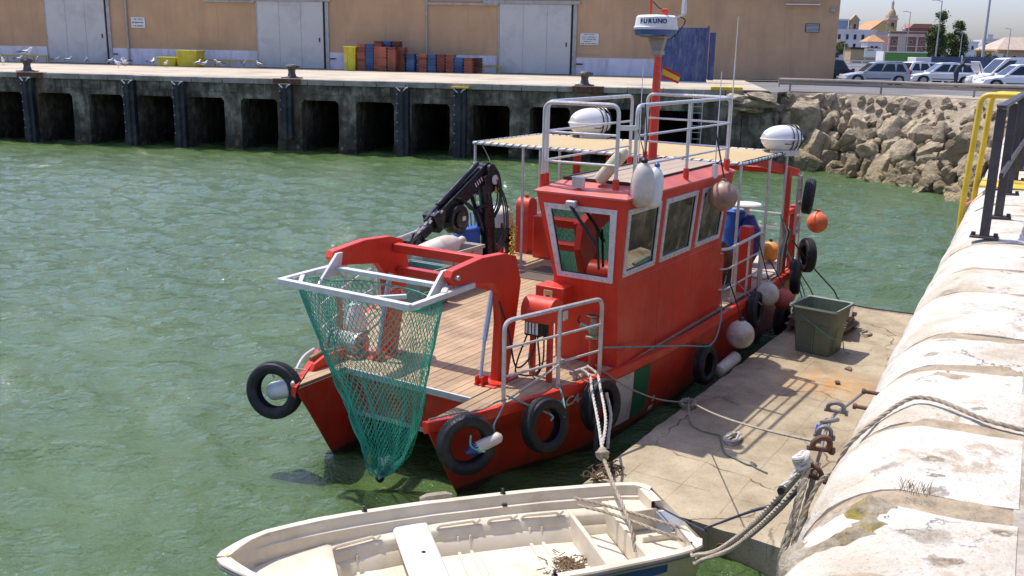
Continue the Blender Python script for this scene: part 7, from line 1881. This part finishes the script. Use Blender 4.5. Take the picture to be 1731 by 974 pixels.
# mechanic bending under the bonnet
def person(pos, yaw):
    t = empty('person', pos, WORLD, yaw); tag(t, 'person in dark jacket with pale stripes bending towards the raised van bonnet', 'person')
    me = bpy.data.meshes.new('body'); bm = bmesh.new()
    J = dict(pel=(0,0,.92),sp=(.10,0,1.12),ch=(.24,0,1.32),nk=(.36,0,1.46),hd=(.44,0,1.56),ht=(.50,0,1.66))
    for s, k in ((-1,'l'),(1,'r')):
        J['hp'+k]=(0,s*.10,.88); J['kn'+k]=(.04,s*.11,.48); J['an'+k]=(-.02,s*.11,.08); J['to'+k]=(.16,s*.12,.04)
        J['sh'+k]=(.28,s*.19,1.36); J['el'+k]=(.50,s*.22,1.20); J['wr'+k]=(.70,s*.14,1.28); J['fi'+k]=(.82,s*.10,1.30)
    idx = {n: bm.verts.new(p) for n, p in J.items()}
    E_ = [('pel','sp'),('sp','ch'),('ch','nk'),('nk','hd'),('hd','ht')]
    for k in 'lr': E_ += [('pel','hp'+k),('hp'+k,'kn'+k),('kn'+k,'an'+k),('an'+k,'to'+k),('ch','sh'+k),('sh'+k,'el'+k),('el'+k,'wr'+k),('wr'+k,'fi'+k)]
    for a, b_ in E_: bm.edges.new((idx[a], idx[b_]))
    bm.verts.index_update(); names = list(J); bm.to_mesh(me); bm.free()
    o = bpy.data.objects.new('body', me); COL.objects.link(o); o.parent = t
    sk = o.modifiers.new('skin','SKIN'); rad = dict(pel=.19,sp=.18,ch=.21,nk=.075,hd=.11,ht=.09)
    for i, n in enumerate(names):
        r_ = rad.get(n) or {'hp':.13,'kn':.085,'an':.06,'to':.05,'sh':.09,'el':.065,'wr':.045,'fi':.04}[n[:2]]
        me.skin_vertices[0].data[i].radius = (r_, r_); me.skin_vertices[0].data[i].use_root = (n == 'pel')
    o.modifiers.new('sub','SUBSURF').levels = 1; o.modifiers['sub'].render_levels = 2
    me.materials.append(mat('dark_work_clothes', (.03,.035,.05), .8, var=.3))
    q = MB(); q.torus((.22,0,1.28), .17, .018, (.5,0,.85), 18, 6); q.build('reflective_band', M_sign, t)
    q = MB(); q.ell((.47,0,1.63),(.10,.09,.09),12,8); q.build('hair', mat('dark_hair', (.02,.015,.012), .7), t)
person((26.75,60.1,3.5), R(-6))
# box truck
t = empty('box_truck', (48.2,112,3.5), WORLD, R(2)); tag(t, 'white box truck parked beyond the silver hatchback', 'truck')
q = MB(); q.box((-3.6,-1.1,.5),(-.5,1.1,1.75)); q.build('cargo_box', whitem := mat('truck_white', (.66,.64,.61), .5, var=.05), t, bevel=.04)
q = MB(); q.prism([(-.45,.3),(1.05,.3),(1.1,.8),(.65,1.35),(-.1,1.5),(-.45,1.5)], 'y', -1.05, 1.05); q.build('cab', mat('car_paint_white',(.78,.78,.77)), t, bevel=.05)
q = MB(); q.prism([(-.1,.8),(.75,.8),(.5,1.25),(-.1,1.3)], 'y', -1.06, 1.06); q.build('window', M_cg, t)
for x_ in (-3.1,.7): wheel_into(t, x_, -.95, .36, .28); wheel_into(t, x_, .95, .36, .28)
# green trailer
t = empty('trailer', (54.7,141,3.5), WORLD, R(2)); tag(t, 'long green sided trailer in front of the red brick building', 'trailer')
q = MB(); q.box((-2.9,-1.25,.6),(3.1,1.25,2.35)); q.build('curtain_side', mat('green_curtain', (.10,.27,.045), .6, var=.08), t, bevel=.03)
q = MB(); q.box((-2.95,-1.3,2.35),(3.15,1.3,2.5)); q.box((-3.15,-1.3,.6),(-2.91,1.3,2.5)); q.build('frame', M_sign, t)
for x_ in (-2.2,1.8,2.6): wheel_into(t, x_, -1.0, .45, .3); wheel_into(t, x_, 1.0, .45, .3)
# blue hoarding
M_hoard = mat('blue_grey_hoarding', (.075,.10,.17), .6, var=.15, vscale=.6, dirt=(.14,.16,.2), dirt_amt=.4, dscale=.6)
t = empty('hoarding', (42,92,3.5), WORLD, R(-14)); tag(t, 'long blue grey corrugated hoarding behind the parked cars', 'fence')
for k in range(6):
    q = MB(); n = 14; pr_ = []
    x0 = -3.2+2.6*k
    pr_ = [(x0+2.55*i/n, .04*(1 if i%2 else -1)) for i in range(n+1)]; pr2 = [(a,b_+.03) for a,b_ in pr_[::-1]]
    q.prism(pr_+pr2, 'z', 0, 1.85+.03*k); q.build('panel', M_hoard, t, smooth=False)
    q = MB(); q.box((x0-.08,-.1,0),(x0+.02,.1,1.95+.03*k)); q.build('post', M_sign if k == 1 else M_hoard, t)
# white site fence, low walls
t = empty('site_fence', (39.0,110,3.5), WORLD); tag(t, 'low white mesh fence left of the green trailer', 'fence')
for k in range(8):
    q = MB(); q.bar((-3+1.2*k,0,0),(-3+1.2*k,0,1.3),.08,.08); q.build('post', M_sign, t)
q = MB(); 
for z in (.25,.6,.95,1.25): q.bar((-3,0,z),(5.4,0,z),.05,.1)
q.build('rails', M_sign, t)
# street lamps
M_lamp = mat('lamp_post_grey', (.40,.41,.40), .5, .3, var=.1)
def lamp(x, y, zt, arm, lab, r=.085):
    t = empty('street_lamp', (x,y,3.5), WORLD); tag(t, lab, 'street lamp', 'street lamps beyond the yard')
    h = zt-3.5
    q = MB(); q.tube([(0,0,0),(0,0,h)], [r*1.3,r*.7], 10); q.build('post', M_lamp, t)
    q = MB(); q.cyl((0,0,h-.05),(arm,0,h+.1),.05,n=6); q.build('arm', M_lamp, t)
    q = MB(); q.cbox((arm*1.25,0,h+.1),(abs(arm)*.7,.25,.12),(0,R(-5),0)); q.build('lamp_head', M_lamp, t, bevel=.03)
lamp(54.9,130,12.4,-.8,'street lamp standing between the two trees')
lamp(74.5,190,13.6,-.9,'street lamp in front of the red brick building')
lamp(58.7,125,13.8,-.9,'tall dark street lamp above the white van',.16)
lamp(96.4,195,11.0,-.7,'street lamp near the right edge beyond the hoarding')
lamp(87.5,196,10.2,-.7,'short street lamp just right of the trees')
lamp(88.8,240,13.5,-.8,'street lamp in front of the church gable')
lamp(80.5,244,12.2,.8,'street lamp in front of the white building')
# ---- buildings
M_wh = mat('white_render', (.70,.69,.68), .85, var=.06, vscale=.15, dirt=(.5,.47,.43), dirt_amt=.4, dscale=.12)
M_brick = mat('red_brick_render', (.27,.125,.095), .85, var=.12, vscale=.4)
M_stone = mat('pale_stone_trim', (.56,.47,.37), .85, var=.1, vscale=.4)
M_tile = mat('terracotta_tile', (.48,.26,.11), .85, var=.2, vscale=.8)
M_win = mat('far_window_glass', (.035,.04,.05), .2, var=.2)
M_och = mat('ochre_stone', (.46,.33,.19), .85, var=.15, vscale=.5)
def bld(nm, pos, lab, cat='building', yaw=0):
    t = empty(nm, pos, WORLD, yaw); tag(t, lab, cat); return t
def part(nm, t, mt, a, b_, bevel=0):
    q = MB(); q.box(a, b_); return q.build(nm, mt, t, smooth=False)
def win(t, x, z, w, h, y=0, mt=None, surround=None):
    q = MB(); f = .12
    for a, b_, c, d in ((-w/2-f,-f,w/2+f,0),(-w/2-f,h,w/2+f,h+f),(-w/2-f,0,-w/2,h),(w/2,0,w/2+f,h)): q.box((x+a,y-.12,z+b_),(x+c,y+.05,z+d))
    o = q.build('window', surround or M_stone, t, smooth=False)
    q = MB(); q.box((x-w/2,y-.04,z),(x+w/2,y+.02,z+h)); q.build('pane', M_win, o, smooth=False)
# white apartment building far left
t = bld('apartment_building', (128.5,380,3.5), 'long white apartment building behind the warehouse corner')
part('wall', t, M_wh, (-10,0,0),(8.5,16,11.0)); part('parapet', t, M_wh, (-10.2,-.2,11.0),(8.7,.4,11.7)); part('upper_storey', t, mat('blue_grey_glazing', (.25,.31,.38), .5), (-9.5,2,11.0),(-2.0,14,15.0)); part('upper_roof', t, M_wh, (-9.8,1.8,15.0),(-1.7,14.2,15.6))
for r_ in range(3):
    for k in range(6): win(t, -8.6+3.0*k, 1.2+3.4*r_, 1.1, 1.9, surround=M_wh)
tb = part('bell_gable', t, M_och, (-1.4,1,11.0),(1.8,3,15.0)); q = MB(); q.prism([(-1.9,15.0),(2.3,15.0),(.2,17.2)], 'y', .8, 3.2); q.build('gable_cap', M_och, tb); win(t, .2, 12.0, 1.0, 1.8, 1.0)
# small white house with a tiled roof
t = bld('house', (114.5,318,3.5), 'small white house with a tiled hip roof below the church')
part('wall', t, M_wh, (-2.4,0,0),(2.6,6,6.4)); q = MB(); q.add([(-2.9,-.5,6.4),(3.1,-.5,6.4),(3.1,6.5,6.4),(-2.9,6.5,6.4),(-.3,3,8.6),(.6,3,8.6)],[(0,1,5,4),(1,2,5),(2,3,4,5),(3,0,4),(3,2,1,0)]); q.build('roof', M_tile, t, smooth=False)
for x_ in (-.9,.5): win(t, x_, 3.6, .8, 1.5, surround=M_wh)
# low garden wall building
t = bld('low_building', (92.0,262,3.5), 'low tan building with a dark eave left of the green trailer'); part('wall', t, M_och, (-3.8,0,0),(3.6,6,3.6)); part('eave', t, M_under, (-4,-.4,3.6),(3.8,6.2,4.1))
# billboard
t = bld('notice_board', (86.0,240,3.5), 'white notice board with an orange band beside the green trailer', 'sign'); part('board', t, M_sign, (-1.9,0,1.6),(2.0,.15,3.7)); part('orange_band', t, M_tile, (-1.2,-.03,3.1),(.3,.0,3.45))
for x_ in (-1.6,1.6): part('leg', t, M_frame, (x_-.08,.02,0),(x_+.08,.12,1.6))
# church
t = bld('church', (156.0,425,3.5), 'church with a yellow tiled gable and a domed bell tower', 'church')
part('nave', t, mat('pale_pink_render', (.60,.50,.50), .85), (-6.0,0,0),(5.2,20,11.6)); part('cornice', t, M_stone, (-6.4,-.5,11.6),(5.6,.3,12.2))
q = MB(); q.prism([(-6.9,12.2),(5.9,12.2),(1.6,17.4),(-1.2,17.4)][:2]+[(-.4,17.0)], 'y', -.6, 20); q.build('roof', M_tile, t, smooth=False)
q = MB(); q.prism([(-6.2,12.21),(5.2,12.21),(-.5,16.3)], 'y', -.75, -.61); q.build('gable', mat('yellow_gable', (.58,.40,.16), .85), t, smooth=False)
tw = MB(); tw.box((3.2,4,0),(7.0,8,19.0)); two = tw.build('tower', M_och, t, smooth=False)
q = MB(); q.box((2.9,3.7,17.3),(7.3,8.3,18.0)); q.box((3.0,3.8,12.4),(7.2,8.2,12.8)); q.build('tower_cornice', M_stone, two, smooth=False)
q = MB(); q.prism([(4.4,13.2),(5.8,13.2),(5.8,15.6),(5.5,16.2),(4.7,16.2),(4.4,15.6)], 'y', 3.93, 4.05); q.build('belfry_opening', M_win, two)
q = MB(); q.prism([(4.9,13.4),(5.3,13.4),(5.3,14.6),(4.9,14.6)], 'y', 3.85, 3.92); q.build('bell', M_stone, two)
q = MB(); q.lathe([(1.7,18.0),(1.7,19.6),(1.5,20.4),(1.1,21.3),(.5,22.0),(.45,22.05)], (5.1,6,0), 16); q.build('dome', M_och, t)
q = MB(); q.lathe([(.55,22.0),(.55,22.3)], (5.1,6,0), 10)
for a in range(4): q.bar((5.1+.42*math.cos(a*1.571+.78),6+.42*math.sin(a*1.571+.78),22.2),(5.1+.42*math.cos(a*1.571+.78),6+.42*math.sin(a*1.571+.78),24.2),.2,.2)
q.lathe([(.6,24.2),(.5,24.6),(.1,25.3),(.05,26.6)], (5.1,6,0), 10); q.build('lantern', M_och, t)
q = MB()
for x_,y_ in ((3.4,4.2),(6.8,4.2),(3.4,7.8),(6.8,7.8)): q.lathe([(.3,18.0),(.3,18.5),(.15,19.0),(.02,19.8)], (x_,y_,0), 8)
q.build('finial', M_stone, two)
# red brick building with white pilasters
t = bld('palace', (137.5,345,3.5), 'red brick building with pale pilasters and a tiled roof right of the church')
t.scale = (1,1,.76)
part('wall', t, M_brick, (-8.6,0,0),(8.5,14,11.4)); part('base_storey', t, M_stone, (-8.7,-.1,0),(8.6,14.1,3.4)); part('cornice', t, M_stone, (-9.0,-.5,11.4),(9.0,.5,12.2)); part('parapet', t, M_stone, (-8.8,-.2,12.2),(8.8,.5,12.7)); part('parapet', t, M_brick, (-8.4,-.1,12.7),(8.4,.4,13.6)); part('parapet', t, M_stone, (-8.8,-.2,13.6),(8.8,.5,13.9)); part('band', t, M_stone, (-8.7,-.15,7.0),(8.6,.05,7.4))
for x_ in (-8.5,-4.7,-3.3,1.1,4.3,7.9): part('pilaster', t, M_stone, (x_-(.9 if x_ in (-4.7,-3.3) else .3),-.3,0),(x_+(.5 if x_ in (-4.7,-3.3) else .3),.05,11.4))
for x_ in (-6.7,-1.1,2.8,6.2):
    for z_ in (3.9,8.4): win(t, x_, z_, 1.0, 1.4)
part('penthouse', t, M_brick, (-.9,2,13.0),(7.0,9,15.4)); q = MB(); q.prism([(-1.6,15.4),(7.7,15.4),(6.2,17.3),(.0,17.3)], 'y', 1.5, 9.5); q.build('roof', mat('red_tile', (.33,.15,.11), .85, var=.15), t, smooth=False)
q = MB(); q.lathe([(.5,12.2),(.5,14.6),(.7,14.8),(.3,15.6),(.05,17.4)], (-3.5,.4,0), 8); q.build('pinnacle', M_stone, t)
# houses behind the trees on the right
for k, (x_, y_, w_, h_, lab) in enumerate(((172,400,9,8.0,'white flat roofed house just right of the trees'),(182,400,8,9.2,'tallest pale flat roofed house between the trees and the tall lamp'),(192,402,9,7.0,'low white house left of the tall dark street lamp'))):
    t = bld('house', (x_+9,y_,3.5), lab); part('wall', t, M_wh, (-w_/2,0,0),(w_/2,8,h_)); part('parapet', t, M_wh, (-w_/2-.2,-.2,h_),(w_/2+.2,.3,h_+.5)); part('roof_hut', t, M_frame, (-1.2,2,h_),(1.0,4,h_+2.2))
    for j in range(3): win(t, -w_/2+1.6+2.6*j, h_-2.8, 1.0, 1.5, surround=M_wh)
t = bld('tiled_house', (151.5,300,3.5), 'wide low house with a pale tiled hip roof at the right edge')
part('wall', t, M_och, (-6.2,0,0),(9,14,4.2)); part('eave', t, M_tile, (-6.8,-.6,4.2),(9.6,14.6,4.6)); q = MB(); q.add([(-6.8,-.6,4.6),(9.6,-.6,4.6),(9.6,14.6,4.6),(-6.8,14.6,4.6),(-1.5,6,8.4),(4.8,6,8.4)],[(0,1,5,4),(1,2,5),(2,3,4,5),(3,0,4),(3,2,1,0)]); q.build('roof', mat('pale_roof_tile', (.48,.38,.29), .85, var=.18, vscale=1), t, smooth=False)
for k in range(3): win(t, -4.5+3.4*k, 1.2, 1.1, 1.6)
part('lean_to', t, M_wh, (-11,-4,0),(-6.4,2,3.4))
# ---- trees
def mat_leaf(nm, c0, c1):
    m = bpy.data.materials.new(nm); m.use_nodes = True; nt = m.node_tree; b = nt.nodes['Principled BSDF']
    v = coords(nt, 'World'); c = ramp(nt, noisen(nt, v, .9, 4, .6), [(.3, c0), (.7, c1)]); nt.links.new(c, b.inputs['Base Color']); b.inputs['Roughness'].default_value = .6; b.inputs['Specular IOR Level'].default_value = .25
    return m
M_leaf = mat_leaf('dark_leaf', (.05,.08,.018), (.13,.165,.05)); M_leaf2 = mat_leaf('olive_leaf', (.10,.11,.025), (.20,.20,.06))
M_bark = mat('bark', (.12,.085,.06), .9, var=.3)
def tree(pos, H, W, seed, lab, lobes, mt=None, nleaf=11000, ls=.5):
    t = empty('tree', pos, WORLD); tag(t, lab, 'tree', 'trees beyond the yard'); r_ = random.Random(seed)
    q = MB(); q.tube([(0,0,0),(.1,0,H*.3),(-.1,.1,H*.6),(0,0,H*.85)], [.35,.26,.16,.05], 8)
    ends = []
    for c, rad in lobes:
        z0 = max(H*.18, c[2]*.55); q.tube([(0,0,z0),(c[0]*.5,c[1]*.5,(z0+c[2])/2+.2),(c[0],c[1],c[2])], [.13,.08,.03], 6)
    q.build('trunk', M_bark, t)
    q = MB()
    clumps = []
    for c, rad in lobes:
        for k in range(int(14*rad[0]*rad[2]/3)+8):
            d = Vector((r_.gauss(0,1),r_.gauss(0,1),r_.gauss(0,1))).normalized()*r_.uniform(.55,1.05); clumps.append((Vector(c)+Vector((d.x*rad[0],d.y*rad[1],d.z*rad[2])), r_.uniform(.6,1.1)))
    for k in range(nleaf):
        c, cr_ = r_.choice(clumps); d = Vector((r_.gauss(0,1),r_.gauss(0,1),r_.gauss(0,.8)))*cr_*.5; p = c+d
        a = Vector((r_.gauss(0,1),r_.gauss(0,1),r_.gauss(0,1))).normalized(); b_ = a.cross(Vector((r_.gauss(0,1),r_.gauss(0,1),r_.gauss(0,1)))).normalized(); s = ls*r_.uniform(.6,1.3)
        q.add([p-a*s*.5,p+b_*s*.28,p+a*s*.5,p-b_*s*.28],[(0,1,2,3)])
    q.build('crown', mt or M_leaf, t, smooth=False)
tree((116.8,278,3.5), 13, 5.5, 1, 'tall evergreen tree left of the lamp with a detached topmost tuft', [((0,0,4),(2.3,2.2,2.8)),((-.6,0,7.2),(2.0,2,2.4)),((.4,0,9.5),(1.7,1.7,1.6)),((.9,0,13.0),(1.0,1.,1.2)),((1.2,0,5.5),(1.7,2,2.4))])
tree((128.2,292,3.5), 12.5, 7, 2, 'broad evergreen tree right of the lamp', [((0,0,4),(2.9,2.4,3.0)),((-1.3,0,6.8),(1.9,2,2.2)),((1.4,0,7.4),(2.0,2,2.4)),((.9,0,10.4),(1.5,1.5,1.8)),((2.2,0,4.5),(1.6,2,2.6))])
tree((133.5,285,3.5), 5, 5, 3, 'low yellowish olive bush right of the broad tree', [((0,0,2),(2.6,2,2.2)),((2.5,0,1.8),(1.8,2,1.6))], M_leaf2, 4200)
tree((96.0,300,3.5), 7, 5, 4, 'olive green bush in front of the white apartment building', [((0,0,3.2),(2.6,2,2.0)),((-2.4,0,2.6),(1.8,2,1.8)),((2,0,4.6),(1.4,1.4,1.3))], M_leaf2, 4200)

# ================================================================== pieces that were built together become parts of their own
def split_loose(o):
    me = o.data; n = len(me.vertices); par = list(range(n))
    def find(a):
        while par[a] != a: par[a] = par[par[a]]; a = par[a]
        return a
    for e in me.edges:
        a, b_ = find(e.vertices[0]), find(e.vertices[1])
        if a != b_: par[a] = b_
    groups = {}
    for p in me.polygons: groups.setdefault(find(p.vertices[0]), []).append(p)
    if len(groups) < 2: return
    smooth = me.polygons[0].use_smooth; first = True
    for ps in groups.values():
        idx = {}; vs_ = []; fs = []
        for p in ps:
            f = []
            for v in p.vertices:
                if v not in idx: idx[v] = len(vs_); vs_.append(tuple(me.vertices[v].co))
                f.append(idx[v])
            fs.append(f)
        m2 = bpy.data.meshes.new(o.name.split('.')[0]); m2.from_pydata(vs_, [], fs)
        for mt_ in me.materials: m2.materials.append(mt_)
        if smooth: m2.polygons.foreach_set('use_smooth', [True]*len(fs)); m2.set_sharp_from_angle(angle=R(38))
        if first: keep = m2; first = False; continue
        c = o.copy(); c.data = m2; COL.objects.link(c)
    o.data = keep
SPLIT = {'rail_socket','hinge_plate','well_wall','bolt','roof_rail_bar','side_rail_post','bow_rail_bar','leg','label_strip','valve_block','hose','hydraulic_hose','lever','hydraulic_fitting','starboard_rail_bar','cradle','rib','block','rung','cable','mooring_eye','inner_mullion','screen','finial','tower_cornice','whip_aerial','canopy_frame','seam_rope','plastic_litter','cabin_locker','rails','beam','roof_batten','rail_clamp','bridge_edge_strip','post','bonnet_stay','gear_housing'}
for o in [o for o in scene.objects if o.type == 'MESH' and o.parent is not None and o.name.split('.')[0] in SPLIT]: split_loose(o)
for o in scene.objects:
    if o.name.split('.')[0] in ('rivets','canopy_lashing','crown','lashing'): o['kind'] = 'stuff'
